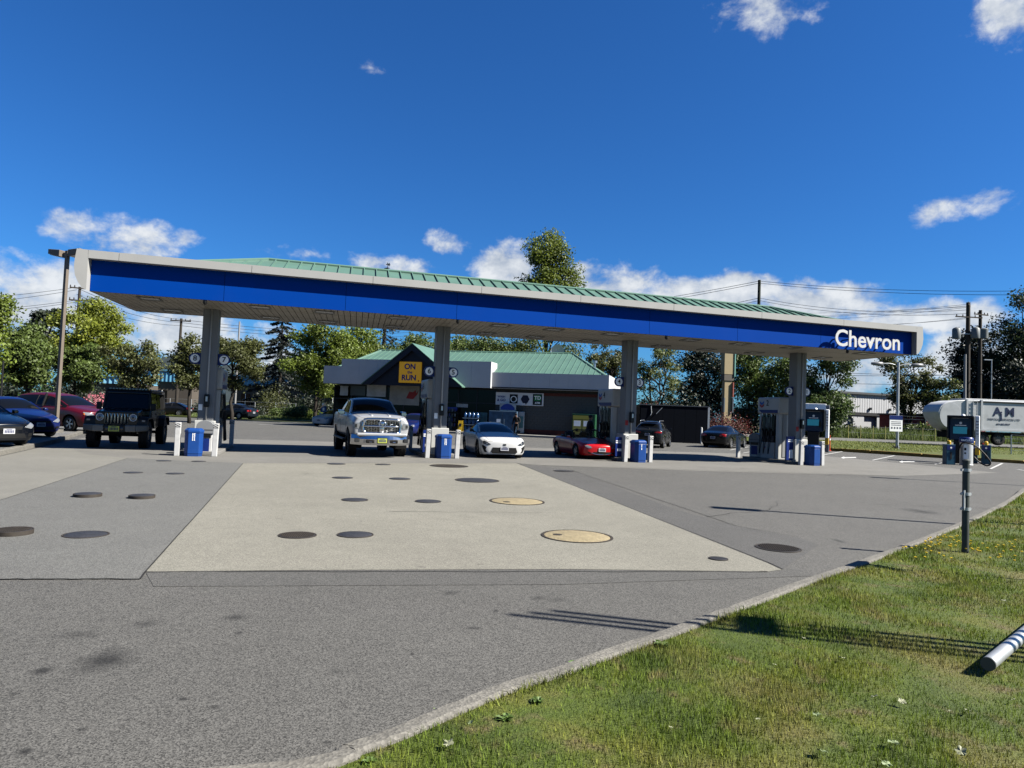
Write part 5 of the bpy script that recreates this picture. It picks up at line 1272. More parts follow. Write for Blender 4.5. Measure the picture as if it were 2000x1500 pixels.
B = loft(PICK, pickup_parts, 3, crease={1: .4, 3: .62, 4: .55, 5: .45}, crease_i={0: .45, 3: .8, 4: .3, 7: .9, 6: .5}, bulge=(.04, .0), zoff=.07)
finish(pk, B, P_silver, (1.85, -1.75), .46, .30, .27, (.53, .03), .62, 'twin', 6, mat('rim_black', (.02, .02, .021), .4, .5), width=1.03, zb=.5, tread=True, extra=dict(bed_cover=M_rubber, tailgate=P_silver, front_panel=P_silver), seam_pairs=[('door', 'body'), ('door', 'rear_door'), ('rear_door', 'body'), ('bonnet', 'body'), ('bonnet', 'front_panel')])
def ring(pts, r, n=6): return MB().tube(pts, r, n, closed=True)
go = [(y, z) for y, z in [(-.50, .84), (.50, .84), (.60, .90), (.64, 1.05), (.60, 1.22), (.50, 1.31), (-.50, 1.31), (-.60, 1.22), (-.64, 1.05), (-.60, .90)]]
xf = max(B['co'][:, 0])
xf += .05
def curve_x(y): return xf + .045 - .07 * (abs(y) / .64) ** 2.2
m = MB(); m.prism([(y * .97, z) for y, z in go], 0, .12, Matrix(((0, 0, 1, xf - .14), (1, 0, 0, 0), (0, 1, 0, 0), (0, 0, 0, 1)))); gr = m.build('grille', M_under, pk)
ring(smooth_line([Vector((curve_x(y), y, z)) for y, z in go] + [Vector((curve_x(go[0][0]), *go[0]))], 3)[:-1], .05, 8).build('grille_surround', M_chrome, gr, True)
m = MB(); m.tube([(curve_x(y) + .01, y, 1.07 + .012 * math.cos(y)) for y in np.linspace(-.6, .6, 11)], .035, 6); m.box((xf + .02, 0, 1.0), (.05, .15, .40)); m.build('grille_crossbar', M_chrome, gr, True)
m = MB()
for zz in np.arange(.90, 1.27, .052):
    m.tube([(curve_x(y) - .012, y, zz + .014 * math.sin(y * 38)) for y in np.linspace(-.56, .56, 40)], .0075, 4)
for yy in np.arange(-.54, .56, .09): m.box((curve_x(yy) - .014, yy, 1.08), (.012, .012, .38))
m.build('grille_mesh', M_chrome, gr)
MB().lathe([(.001, .05), (.06, .035), (.085, 0)], 12, 'x', (xf + .04, 0, 1.17)).box((xf + .06, 0, 1.09), (.05, .06, .14)).build('emblem', M_chrome, gr, 40)
for s in (-1, 1): MB().tube(smooth_line([Vector((xf + .05, s * .03, 1.2)), Vector((xf + .05, s * .1, 1.22)), Vector((xf + .05, s * .12, 1.15)), Vector((xf + .05, s * .08, 1.1))], 4), .022, 6).build('emblem_horn', M_chrome, gr, True)
patch(B, [(.68, .98), (.90, 1.0), (.93, 1.17), (.70, 1.19), (.66, 1.08)], M_lampglass, 'headlight', pk, 'x', 1, .012, True, dirv=(1, .25))
patch(B, [(.78, 1.03), (.86, 1.04), (.86, 1.13), (.78, 1.14)], M_lampdark, 'headlight_lens', pk, 'x', 1, .022, True, dirv=(1, .25))
# chrome bumper: a bowed bar
m = MB(); ys = np.linspace(-1.0, 1.0, 17); rows = []
for y in ys:
    xb = xf + .16 - .30 * abs(y) ** 2.6; zb0 = .44 + .05 * max(0, abs(y) - .7); rows.append([(xb - .16, y, zb0), (xb - .02, y, zb0), (xb, y, zb0 + .07), (xb + .01, y, zb0 + .2), (xb - .03, y, zb0 + .33), (xb - .18, y, zb0 + .34)])
for a, b in zip(rows, rows[1:]):
    for k in range(5): m.poly([a[k], b[k], b[k + 1], a[k + 1]])
m.poly(rows[0]); m.poly(rows[-1]); bp_ = m.build('front_bumper', M_chrome, pk, 50)
MB().box((xf + .03, 0, .80), (.2, 1.7, .1)).build('bumper_step', P_silver, bp_, False, .03)
for s in (-1, 1):
    MB().box((xf + .155 - .02, s * .40, .57), (.06, .28, .12)).build('tow_opening', M_under, bp_, False, .03); MB().tube([(xf + .14, s * .36, .55), (xf + .2, s * .36, .55), (xf + .2, s * .44, .55), (xf + .14, s * .44, .55)], .014, 6).build('tow_hook', M_chrome, bp_)
    MB().box((xf + .03, s * .83, .60), (.06, .16, .14)).build('fog_light', M_lampdark, bp_, False, .02)
    MB().box((.1, s * 1.06, .56), (2.9, .14, .06)).build('side_step', M_trim, pk, False, .02)
    for x in (.35, -.75): MB().box((x, s * 1.015, 1.22), (.22, .03, .035)).build('door_handle', M_chrome, pk, False, .01)
plate(pk, xf + .19, .60, M_plate_y, frame=M_black); mirror(pk, 1.0, .98, 1.47, M_chrome, 1.5)
MB().box((0, 0, .52), (5.2, .7, .2)).build('chassis', M_under, pk); MB().cyl((1.85, -.9, .46), (1.85, .9, .46), .06, n=10).cyl((-1.75, -.9, .46), (-1.75, .9, .46), .07, n=10).build('axles', M_under, pk)
for s in (-1, 1): MB().tube([tuple(B['bvh'].ray_cast(Vector((x, s * (.30 + .06 * (2.6 - x)), 4)), Vector((0, 0, -1)), 9)[0] + Vector((0, 0, -.02))) for x in np.linspace(2.6, 1.45, 10)], .045, 8).build('bonnet_ridge', P_silver, pk, True)

# --- black four-wheel drive with seven-slot grille
j_c = (G(170, 874) + G(287, 876)) / 2
P_blk = paint_mat('paint_black', (.005, .005, .006), 0, .25)
jp = thing('off_roader', 'boxy black four-wheel drive with round headlights and slotted grille at pump 8', 'car', (j_c.x - HD[0] * 1.55, j_c.y - HD[1] * 1.55, 0), head(HD), None, 1.0); jp.scale = (1.03, 1.03, 1.13)
W = .70
def slab(name, pts, w0, w1, m, bevel=.03, par=None, n=2):
    """side-view outline (x,z) with half width w0 at the bottom and w1 at the top"""
    zs = [p[1] for p in pts]; z0, z1 = min(zs), max(zs); q = MB(); N_ = len(pts); vs = []
    for s in (-1, 1):
        for x, z in pts: vs.append((x, s * (w0 + (w1 - w0) * (z - z0) / max(1e-6, z1 - z0)), z))
    q.add(vs, [tuple(range(N_)), tuple(range(N_, 2 * N_))] + [(k, (k + 1) % N_, N_ + (k + 1) % N_, N_ + k) for k in range(N_)])
    return q.build(name, m, par or jp, 35, bevel)
slab('body_tub', [(.62, .55), (-1.95, .55), (-1.98, 1.14), (.62, 1.14)], .76, .76, P_blk)
slab('bonnet', [(1.83, .95), (1.80, 1.10), (1.2, 1.17), (.6, 1.20), (.6, .95)], .62, .60, P_blk, .04)
slab('engine_bay', [(1.72, .60), (1.74, .96), (.6, .96), (.6, .55)], .58, .58, P_blk)
g = MB(); g.prism([(-.60, .66), (.60, .66), (.63, .75), (.63, 1.0), (.58, 1.10), (-.58, 1.10), (-.63, 1.0), (-.63, .75)], 0, .09, Matrix(((0, 0, 1, 1.76), (1, 0, 0, 0), (0, 1, 0, 0), (0, 0, 0, 1)))); gr = g.build('grille', P_blk, jp, False, .02)
for k in range(7):
    y = (k - 3) * .098; MB().box((1.848, y, .89), (.012, .058, .28)).build('grille_slot', M_under, gr)
    ring([(1.858, y - .034, .745), (1.858, y + .034, .745), (1.858, y + .036, .95), (1.858, y + .024, 1.035), (1.858, y - .024, 1.035), (1.858, y - .036, .95)], .0075, 5).build('slot_trim', M_chrome, gr)
for s in (-1, 1):
    h_ = MB().lathe([(.001, .03), (.05, .028), (.085, .015), (.098, 0)], 20, 'x', (1.85, s * .485, .93)).build('headlight', M_lampglass, jp, True)
    MB().lathe([(.094, .0), (.108, .012), (.114, 0)], 20, 'x', (1.85, s * .485, .93)).build('headlight_ring', M_chrome, h_, True)
    MB().lathe([(.001, .04), (.03, .038), (.036, .02)], 12, 'x', (1.85, s * .485, .93)).build('bulb', M_lampdark, h_, True)
    # flat fender flare
    q = MB(); fl = [(1.86, .70), (1.84, .86), (1.74, .955), (1.10, .965), (.92, .90), (.72, .62), (.80, .62), (.99, .85), (1.13, .915), (1.72, .905), (1.80, .84), (1.82, .70)]
    vs = [(x, s * .60, z) for x, z in fl] + [(x, s * .93, z - .015) for x, z in fl]; n_ = len(fl)
    q.add(vs, [tuple(range(n_)), tuple(range(n_, 2 * n_))] + [(k, (k + 1) % n_, n_ + (k + 1) % n_, n_ + k) for k in range(n_)])
    q.build('front_flare', mat('flare_plastic', (.03, .031, .033), .55), jp, 35)
    q = MB(); fl = [(-.92, .62), (-1.02, .88), (-1.2, .97), (-1.72, .97), (-1.9, .86), (-1.97, .64), (-1.9, .64), (-1.84, .82), (-1.70, .915), (-1.22, .915), (-1.08, .84), (-.99, .62)]
    vs = [(x, s * .755, z) for x, z in fl] + [(x, s * .93, z - .015) for x, z in fl]
    q.add(vs, [tuple(range(n_)), tuple(range(n_, 2 * n_))] + [(k, (k + 1) % n_, n_ + (k + 1) % n_, n_ + k) for k in range(n_)])
    q.build('rear_flare', MATS['flare_plastic'], jp, 35)
    MB().box((1.87, s * .80, .84), (.02, .10, .05)).build('marker_light', M_lampglass, jp)
    for k, (x0, x1) in enumerate(((.55, -.32), (-.36, -1.0))):
        d_ = MB().box(((x0 + x1) / 2, s * .765, .87), (x0 - x1 - .015, .03, .53)).build('door' if k == 0 else 'rear_door', P_blk, jp, False, .012); MB().box((x1 + .12, s * .79, 1.02), (.14, .03, .035)).build('door_handle', M_trim, d_)
        MB().box(((x0 + x1) / 2 - (.04 if k == 0 else 0), s * .735, 1.43), (x0 - x1 - .1, .012, .50), 0, 0, s * .13).build('side_window', M_carglass, jp)
    MB().box((.62, s * .83, 1.25), (.08, .16, .22)).build('mirror', M_trim, jp, False, .03)
    MB().box((.0, s * .74, 1.72), (1.2, .03, .03)).build('roof_rail', M_trim, jp)
    MB().tube(smooth_line([Vector((.60, s * .70, 1.16)), Vector((.42, s * .67, 1.70)), Vector((.2, s * .66, 1.76)), Vector((-1.7, s * .66, 1.76)), Vector((-1.93, s * .68, 1.66)), Vector((-1.96, s * .72, 1.16))], 5), .035, 8).build('roll_bar', M_trim, jp, True)
    MB().box((-1.96, s * .70, .95), (.05, .13, .18)).build('tail_light', M_tail, jp)
wf = [(.60, .68, 1.17), (.40, .64, 1.68), (.40, -.64, 1.68), (.60, -.68, 1.17)]
ring([Vector(p) for p in wf], .042, 8).build('windscreen_frame', P_blk, jp, True)
MB().add([Vector(p) + Vector((-.01, 0, 0)) for p in wf] + [Vector(p) + Vector((-.022, 0, 0)) for p in wf], [(0, 1, 2, 3), (4, 7, 6, 5), (0, 4, 5, 1), (1, 5, 6, 2), (2, 6, 7, 3), (3, 7, 4, 0)]).build('windscreen', M_carglass, jp)
slab('soft_top', [(.42, 1.70), (.36, 1.79), (-1.75, 1.80), (-1.97, 1.70), (-1.97, 1.66), (.40, 1.66)], .70, .66, mat('canvas_black', (.014, .014, .015), .8), .02)
slab('rear_panel', [(-1.90, 1.14), (-1.98, 1.14), (-1.97, 1.68), (-1.92, 1.68)], .72, .66, MATS['canvas_black'], .01)
m = MB().box((.47, 0, 1.80), (.06, 1.24, .06)); lb = m.build('light_bar', M_black, jp, False, .015)
for k in range(12): MB().box((.505, -.55 + k * .1, 1.80), (.012, .07, .04)).build('led', M_lampglass, lb)
M_bump = mat('bumper_silver', (.36, .35, .32), .5, .35, dirt=.3, var=.1)
b0 = MB().box((2.02, 0, .60), (.17, .62, .21)).build('bumper_centre', M_trim, jp, False, .025)
for s in (-1, 1):
    MB().box((2.02, s * .47, .61), (.20, .32, .20)).build('front_bumper', M_bump, jp, False, .03)
    q = MB(); q.add([(2.12, s * .63, .51), (2.12, s * .63, .71), (1.92, s * .63, .71), (1.92, s * .63, .51), (1.90, s * .94, .54), (1.90, s * .94, .71), (1.72, s * .94, .71), (1.72, s * .94, .54)], [(0, 1, 2, 3), (4, 7, 6, 5), (0, 4, 5, 1), (1, 5, 6, 2), (2, 6, 7, 3), (3, 7, 4, 0)]); q.build('bumper_wing', M_bump, jp, False, .03)
    MB().lathe([(.001, .0), (.055, 0), (.062, -.03)], 16, 'x', (2.115, s * .215, .605)).build('fog_light', M_lampdark, jp, True)
    MB().tube([(1.95, s * .2, .72), (2.0, s * .2, .76), (2.05, s * .2, .72)], .014, 6).build('tow_hook', M_black, jp)
plate(jp, 2.115, .60, M_plate_y, frame=M_black, w=.31)
for x in (1.32, -1.42):
    for s in (-1, 1): wheel(jp, x, s * .76, .405, .27, .225, 'twin', 5, mat('rim_grey', (.18, .18, .18), .4, .6), 0, True)
MB().box((0, 0, .5), (3.4, .8, .14)).cyl((1.32, -.7, .4), (1.32, .7, .4), .05, n=8).cyl((-1.42, -.7, .4), (-1.42, .7, .4), .05, n=8).build('chassis', M_under, jp)
m = MB(); m.lathe([(.17, -.1), (.34, -.11), (.38, -.06), (.38, .06), (.34, .11), (.17, .1), (.17, -.1)], 24, 'x', (-2.12, .05, 1.05)); m.build('spare_wheel', M_tyre, jp, 35)
MB().box((.08, 0, 1.15), (.3, 1.2, .1)).build('dashboard', M_under, jp)
m = MB()
for k in range(2): m.box((1.25 - k * .0, (k - .5) * .5, 1.18), (.3, .09, .012), 0, .1)
m.build('bonnet_vent', M_trim, jp)
for s in (-1, 1): MB().box((1.55, s * .56, 1.12), (.1, .03, .05)).build('bonnet_latch', M_black, jp)

# --- dark grey crossover seen from behind
def suv_parts(i, k):
    if i in ('front', 'rear'): return 'bumper' if i == 'front' or k < 2 else 'tailgate'
    if k in (5, 6): return {0: 'bumper', 1: 'bonnet', 2: 'bonnet', 3: 'windscreen', 4: 'roof', 5: 'roof', 6: 'rear_window', 7: 'tailgate'}[i]
    if k == 4: return {3: 'side_window', 4: 'side_window', 5: 'rear_side_window'}.get(i, 'body')
    if k in (1, 2, 3) and i in (3, 4): return 'door'
    if k in (1, 2, 3) and i == 5: return 'rear_door'
    if k == 0: return 'cladding'
    return 'body'
SUV = [S(2.25, .62, .28, .72, .36, .76, .60, .72, .80, .62, .88, .54, .90, .92), S(2.0, .76, .25, .85, .34, .89, .62, .86, .88, .74, .95, .66, .97, 1.0), S(1.4, .82, .24, .90, .34, .92, .66, .90, .95, .80, 1.03, .72, 1.05, 1.08), S(.9, .82, .24, .90, .34, .92, .68, .90, 1.0, .82, 1.09, .77, 1.11, 1.14),
       S(.2, .82, .24, .90, .34, .92, .68, .90, 1.02, .83, 1.12, .64, 1.56, 1.62), S(-.7, .82, .24, .90, .34, .92, .70, .90, 1.04, .83, 1.14, .65, 1.62, 1.68), S(-1.65, .82, .26, .90, .36, .92, .72, .90, 1.06, .82, 1.16, .62, 1.55, 1.60), S(-2.08, .80, .30, .88, .42, .90, .74, .87, 1.05, .78, 1.14, .72, 1.16, 1.18), S(-2.26, .74, .36, .82, .46, .84, .74, .80, .98, .70, 1.06, .62, 1.08, 1.10)]
P_grey = paint_mat('paint_dark_grey', (.020, .022, .025), 0, .25)
sc_ = (G(1243, 872) + G(1283, 874)) / 2; SH = (math.sin(.36), math.cos(.36))
sv = thing('crossover', 'dark grey crossover parked facing the navy bin enclosure', 'car', (sc_.x + SH[0] * 1.7 - .1, sc_.y + SH[1] * 1.7 - 1.0, 0), head(SH), None, .95)
B = loft(SUV, suv_parts, 3, crease={3: .35, 4: .3}, crease_i={7: .3, 3: .4})
finish(sv, B, P_grey, (1.36, -1.34), .355, .23, .25, (.42, .015), .54, 'twin', 5, None, width=.91, zb=.26, extra=dict(tailgate=P_grey, cladding=M_trim), pil=.03)
patch(B, [(.40, .92), (.84, .93), (.84, 1.0), (.60, 1.03), (.42, .98)], M_tail, 'tail_light', sv, 'x', -1, .008, True); plate(sv, min(B['co'][:, 0]) - .012, .83, M_plate)
patch(B, [(-.7, .40), (.7, .40), (.74, .52), (-.74, .52)], M_trim, 'rear_bumper_insert', sv, 'x', -1, .008); mirror(sv, .72, .88, 1.12, P_grey, 1.0)
for s in (-1, 1): MB().tube([(.1, s * .60, 1.62), (.0, s * .60, 1.68), (-1.4, s * .58, 1.66), (-1.5, s * .58, 1.60)], .018, 6).build('roof_rail', M_alloy, sv, True)
MB().box((-1.78, 0, 1.575), (.26, 1.1, .03), 0, .12).build('roof_spoiler', P_grey, sv, False, .01); MB().cyl((-2.1, -.1, 1.22), (-1.95, .3, 1.34), .012, n=6).build('rear_wiper', M_black, sv)

# --- black saloon seen from behind
rc = (G(1375, 870) + G(1422, 876)) / 2; RH = (math.sin(.62), math.cos(.62))
P_black2 = paint_mat('paint_black_saloon', (.006, .007, .009), 0, .22)
sd, B = make_sedan('glossy black saloon with silver wheels parked beside the red-leaved bush', P_black2, (rc.x + RH[0] * 1.6 - .35, rc.y + RH[1] * 1.6 - 1.4, 0), head(RH), 1.0, None, 3)
MB().tube([(-.4, .03, 1.46), (-.46, .03, 1.53), (-.5, .03, 1.48)], .02, 6).build('roof_antenna', P_black2, sd)
# --- left row: dark saloon, blue hatchback, burgundy minivan, white car
LH = (math.cos(.50), -math.sin(.50))
def by_nose(px, py, hd, fwd, side=0.0, z=0.1):
    p = G(px, py, z); return (p.x - hd[0] * fwd - hd[1] * side, p.y - hd[1] * fwd + hd[0] * side, z)
P_navy2 = paint_mat('paint_midnight', (.004, .006, .012), 0, .25); P_blue = paint_mat('paint_blue', (.006, .016, .12))
make_sedan('midnight blue-black car nose at the gravel strip, ahead of the blue hatchback', P_navy2, by_nose(45, 879, LH, 3.35, .1), head(LH), 1.0, None, 3, None)
HATCH = [(x * .96, [(y, z * (1.03 if k > 3 else 1.0)) for k, (y, z) in enumerate(P)], zc * 1.03) for x, P, zc in SEDAN]
make_sedan('metallic blue hatchback parked on gravel beside the burgundy minivan', P_blue, by_nose(97, 857, LH, 3.05, .1), head(LH), 1.0, None, 3, None, stations=HATCH)
VAN = [S(2.50, .62, .28, .74, .36, .78, .60, .74, .78, .64, .88, .56, .91, .93), S(2.25, .78, .24, .88, .34, .93, .62, .90, .86, .78, .95, .70, .98, 1.01), S(1.65, .84, .22, .95, .34, .98, .66, .96, .94, .86, 1.04, .78, 1.08, 1.12), S(1.25, .84, .22, .95, .34, .98, .68, .96, .97, .88, 1.08, .83, 1.13, 1.17),
       S(.35, .84, .22, .95, .34, .98, .70, .96, .99, .90, 1.10, .72, 1.64, 1.70), S(-.55, .84, .22, .95, .34, .98, .70, .96, 1.0, .90, 1.11, .73, 1.70, 1.76), S(-2.15, .84, .22, .95, .34, .98, .72, .96, 1.02, .89, 1.12, .71, 1.66, 1.72), S(-2.5, .80, .28, .90, .42, .94, .74, .92, 1.02, .84, 1.12, .78, 1.15, 1.17), S(-2.62, .74, .34, .84, .46, .88, .74, .86, .98, .78, 1.06, .7, 1.08, 1.1)]
P_burg = paint_mat('paint_burgundy', (.14, .006, .016), .2)
VH = (math.cos(.30), -math.sin(.30)); vw = AT(137, 842, 31.5)
vn = thing('minivan', 'burgundy minivan with silver alloy wheels parked behind the blue hatchback', 'car', (vw.x - VH[0] * 1.55 - VH[1] * .86, vw.y - VH[1] * 1.55 + VH[0] * .86, .1), head(VH), None, 1.0)
B = loft(VAN, suv_parts, 3, crease={3: .35, 4: .3}, crease_i={3: .5, 5: .3})
finish(vn, B, P_burg, (1.55, -1.5), .345, .225, .235, (.415, .02), .58, 'twin', 5, None, width=.97, zb=.22, extra=dict(tailgate=P_burg, cladding=P_burg), pil=.035)
patch(B, [(.44, .72), (.66, .70), (.88, .80), (.88, .90), (.66, .88), (.5, .82)], M_lampglass, 'headlight', vn, 'x', 1, .01, True, dirv=(1, .35)); patch(B, [(.84, .76), (.91, .78), (.91, .86), (.86, .85)], mat('amber_lens', (.65, .16, .02), .15, coat=1.0), 'indicator', vn, 'x', 1, .014, True, dirv=(1, .9))
patch(B, [(-.5, .58), (.5, .58), (.52, .74), (-.52, .74)], M_trim, 'grille', vn); patch(B, [(-.7, .30), (.7, .30), (.74, .46), (-.74, .46)], M_trim, 'lower_grille', vn); plate(vn, max(B['co'][:, 0]) + .012, .5, M_plate); mirror(vn, .98, .95, 1.16, P_burg, 1.2)
for s in (-1, 1):
    MB().box((-.60, s * .975, 1.02), (2.9, .015, .015)).build('belt_trim', M_chrome, vn)
    for x in (.02, -.75): MB().box((x, s * .99, .92), (.2, .03, .035)).build('door_handle', P_burg, vn, False, .01)
    MB().box((-.12, s * .845, 1.39), (.05, .09, .62), 0, 0, s * .30).build('centre_pillar', M_trim, vn); MB().box((-.62, s * .99, .62), (2.4, .02, .06)).build('rub_strip', P_burg, vn)
wh = AT(160, 812, 43); make_sedan('white car half hidden behind the burgundy minivan bonnet', P_white, (wh.x, wh.y, 0), head((math.cos(.9), -math.sin(.9))), 1.0, None, 2, grille=False)
# --- cars on the far road at the left, and one behind pump 6
P_dk = paint_mat('paint_dark', (.015, .016, .018), .2)
p = G(395, 809); make_sedan('small dark car driving on the road behind column 8', P_dk, (p.x + 2.6, p.y - 14, 0), head((-1, -.05)), 1.0, None, 2, grille=False, name='moving_car')
p = AT(455, 800, 72); make_sedan('dark car half hidden behind the yellow-green hedge', paint_mat('paint_slate', (.03, .04, .055), .4), (p.x, 72, 0), head((-1, .3)), 1.1, None, 2, grille=False)
p = AT(808, 845, 45.5); make_sedan('blue car parked at the shop front behind pump 6', P_blue, (p.x, 45.5, 0), head((-.2, -1)), 1.0, None, 2)
p = AT(672, 815, 60); make_sedan('white car parked at the far left end of the store', P_white, (p.x - .9, 60, 0), head((-.3, -1)), 1.0, None, 2, grille=False)
# ------------------------------------------------------------------ kiosks, vacuum, lamps, signs on the right
M_teal2 = mat('post_teal', (.02, .11, .18), .4, var=.2, vscale=2); M_capy = mat('cap_yellow', (.70, .42, .02), .45); M_scr = mat('kiosk_screen', (.012, .05, .13), .25); M_scr2 = mat('kiosk_display', (.02, .17, .26), .2, emit=.25)
M_galv = mat('galvanised', (.45, .47, .48), .45, .7, var=.15, vscale=6); M_orange = mat('marker_orange', (.75, .07, .02), .5); M_wood = mat('pole_wood', (.075, .062, .05), .9, var=.25, vscale=4, bump=.4, bscale=12)
def kiosk(pos, rz, label, sc=1.0):
    t = thing('payment_kiosk', label, 'kiosk', pos, rz, 'car wash payment kiosks', sc)
    MB().box((0, 0, .6), (.62, .5, 1.2)).build('pedestal', M_trim, t, False, .03)
    hd = MB().box((0, .1, 1.82), (1.05, .6, 1.25)).build('head', M_scr, t, False, .06)
    m = MB().box((0, -.16, 2.42), (1.18, .9, .13)); m.box((-.55, -.1, 1.85), (.09, .75, 1.2)); m.box((.55, -.1, 1.85), (.09, .75, 1.2)); m.build('hood', M_black, t, False, .05)
    MB().box((0, -.5, 2.36), (.7, .04, .05)).build('hood_light', M_lens, t); MB().box((-.02, -.21, 1.72), (.62, .02, .36)).build('display', M_scr2, hd); MB().lathe([(.001, -.225), (.06, -.222), (.065, -.21)], 12, 'y', (.0, 0, 2.1)).build('badge', M_disc, hd)
    MB().box((.34, -.215, 1.62), (.12, .02, .32)).build('keypad', M_black, hd); MB().box((0, -.212, 1.98), (.5, .015, .04)).build('print_line', M_disc, hd)
    sp_ = MB().box((.72, .1, 1.55), (.2, .34, 1.9)).build('side_panel', M_disc, t, False, .04); MB().box((.72, .1, .68), (.204, .344, .42)).build('side_panel_base', M_capy, t, False, .04)
    for k in range(5): MB().box((.72, -.078, 2.2 - k * .16), (.12, .01, .03)).build('print_line', M_ink, sp_)
    MB().lathe([(.001, .1), (.07, .07), (.1, 0)], 12, c=(.1, 0, 2.48)).build('beacon', M_disc, t, True)
def guard(pos, rz, label, h=1.0, w=.42):
    t = thing('guard_post', label, 'guard post', pos, rz, 'covered guard posts by the kiosks')
    MB().box((0, 0, h / 2), (w, w, h)).build('cover', M_teal2, t, False, .015); MB().box((0, -w / 2 - .004, h - .16), (w * .9, .008, .22)).build('print_band', M_dkblue, t); MB().box((0, -w / 2 - .006, h * .45), (.08, .012, .34)).build('print', M_ink, t)
    MB().cyl((0, 0, h), (0, 0, h + .14), .09, n=14).lathe([(.09, .14), (.07, .18), (.001, .2)], 14, c=(0, 0, h)).build('cap', M_capy, t, 40); MB().lathe([(.001, 0), (.045, 0)], 10, 'y', (0, -w / 2 - .01, h - .16)).build('badge', M_disc, t)
kr = G(1897, 908); kz = -.62
kiosk((kr.x + .3, kr.y + 1.3, 0), kz, 'car wash payment kiosk with black hood behind the vacuum')
guard(G(1853, 907), kz + .5, 'teal guard post with yellow cap left of the vacuum'); guard(G(1931, 907) + Vector((0, .2, 0)), kz, 'teal guard post with yellow cap on the red marker side'); guard(G(1917, 906) + Vector((-.1, .5, 0)), kz, 'pale printed guard post behind the vacuum hose', .98, .38)
t = thing('vacuum', 'stainless steel car vacuum with black hose and VACUUM cap', 'vacuum', G(1887, 908.5), kz + .15)
MB().lathe([(.30, 0), (.30, .05), (.285, .06), (.285, 1.12), (.001, 1.12)], 24).build('drum', mat('stainless', (.75, .75, .73), .38, .7, var=.06), t, 40)
cp = MB().lathe([(.31, 1.12), (.32, 1.14), (.32, 1.32), (.27, 1.38), (.001, 1.39)], 24).build('cap', M_dkblue, t, 40); text('VACUUM', .125, M_disc, cp, (0, -.335, 1.23), 0, .006, .006)
MB().box((-.06, -.29, .66), (.16, .03, .7)).build('control_panel', M_disc, t); MB().box((-.08, -.312, .8), (.09, .02, .12)).box((-.08, -.312, .6), (.07, .02, .08)).build('coin_slot', M_ink, t)
MB().tube(smooth_line([Vector((-.3, -.05, .95)), Vector((-.36, -.2, .7)), Vector((-.2, -.4, 1.1)), Vector((.3, -.42, 1.0)), Vector((.75, -.4, .55)), Vector((.95, -.4, .2)), Vector((.8, -.42, .05)), Vector((.5, -.4, .2)), Vector((.28, -.3, .45))], 6), .035, 8).build('hose', M_rubber, t, True)
t = thing('litter_bin', 'small bright blue bin between the vacuum and the printed post', 'bin', G(1908, 906) + Vector((-.2, .5, 0)), kz, 'blue litter bins'); MB().box((0, 0, .42), (.34, .34, .84)).build('body', mat('bin_royal', (.01, .04, .45), .35), t, False, .03); MB().box((0, 0, .87), (.36, .36, .06)).build('lid', mat('bin_royal', (.01, .04, .45), .35), t, False, .02)
def marker(pos, label, h=1.05):
    t = thing('marker_post', label, 'marker post', pos, 0, 'orange flexible marker posts'); MB().lathe([(.11, 0), (.11, .03), (.06, .05), (.05, .06), (.045, h - .06), (.05, h - .05), (.05, h), (.001, h + .01)], 14).build('post', M_orange, t, 40); MB().cyl((0, 0, h * .68), (0, 0, h * .8), .049, n=14).build('band', M_disc, t)
marker(G(1620, 881), 'orange-red marker post at the near end of the yellow kerb'); marker(G(1937, 905) + Vector((.15, .9, 0)), 'orange-red marker post behind the right teal guard post')
kl2 = G(1588, 883); kiosk((kl2.x, kl2.y, 0), -.45, 'car wash payment kiosk with orange side base behind column 1', 1.08)
t = thing('kiosk_portal', 'white and grey angular portal frame beside the kiosk behind column 1', 'portal frame', (kl2.x + .6, kl2.y + 1.2, 0), -.45)
MB().box((.75, 0, 1.5), (.22, .5, 3.0)).build('upright', mat('portal_grey', (.33, .35, .38), .5), t, False, .02); MB().box((-.35, 0, 2.86), (2.0, .5, .42)).build('lintel', M_disc, t, False, .02); MB().box((-1.25, 0, 1.5), (.2, .5, 2.9)).build('upright', MATS['portal_grey'], t, False, .02)
guard(island_pt(3, 1.9, 3.6), .2, 'teal guard post with yellow cap beside the kiosk behind column 1', .95, .36)

def lamp_twin(px, pyb, pyt, Y, label):
    b = AT(px, pyb, Y); top = AT(px + 3, pyt, Y).z - b.z
    t = thing('street_lamp', label, 'street lamp', b)
    MB().cyl((0, 0, 0), (0, 0, .3), .16, n=12).build('base', M_galv, t); MB().cyl((0, 0, .3), (0, 0, top + .15), .11, .09, n=12).build('pole', M_galv, t, 40)
    for s in (-1, 1):
        a = MB().tube(smooth_line([Vector((0, 0, top - .1)), Vector((s * .6, 0, top + .05)), Vector((s * 1.1, 0, top + .02))], 4), .035, 6).build('arm', M_galv, t, True)
        MB().lathe([(.001, -.55), (.09, -.5), (.16, -.1), (.14, .3), (.001, .4)], 12, 'x', (s * 1.45, 0, top)).build('lamp_head', mat('lamp_grey', (.35, .36, .38), .4), a, True)
    return t
t = lamp_twin(1752, 880, 712, 50, 'grey twin-arm street lamp carrying a notice on the verge')
nb = thing('information_sign', 'white notice with dark blue header strapped to the street lamp', 'sign', AT(1750, 827, 49.8)); MB().box((0, 0, 0), (.92, .04, 1.15)).build('panel', M_disc, nb); MB().box((0, -.022, .42), (.92, .01, .30)).build('header', M_dkblue, nb)
for k in range(3): MB().box((0, -.022, .12 - k * .12), (.7, .008, .04)).build('print_line', mat('print_grey', (.3, .3, .32), .6), nb)
for k in range(4): MB().box((-.3 + k * .2, -.022, -.32), (.1, .008, .13)).build('print_icon', mat('print_grey', (.3, .3, .32), .6), nb)
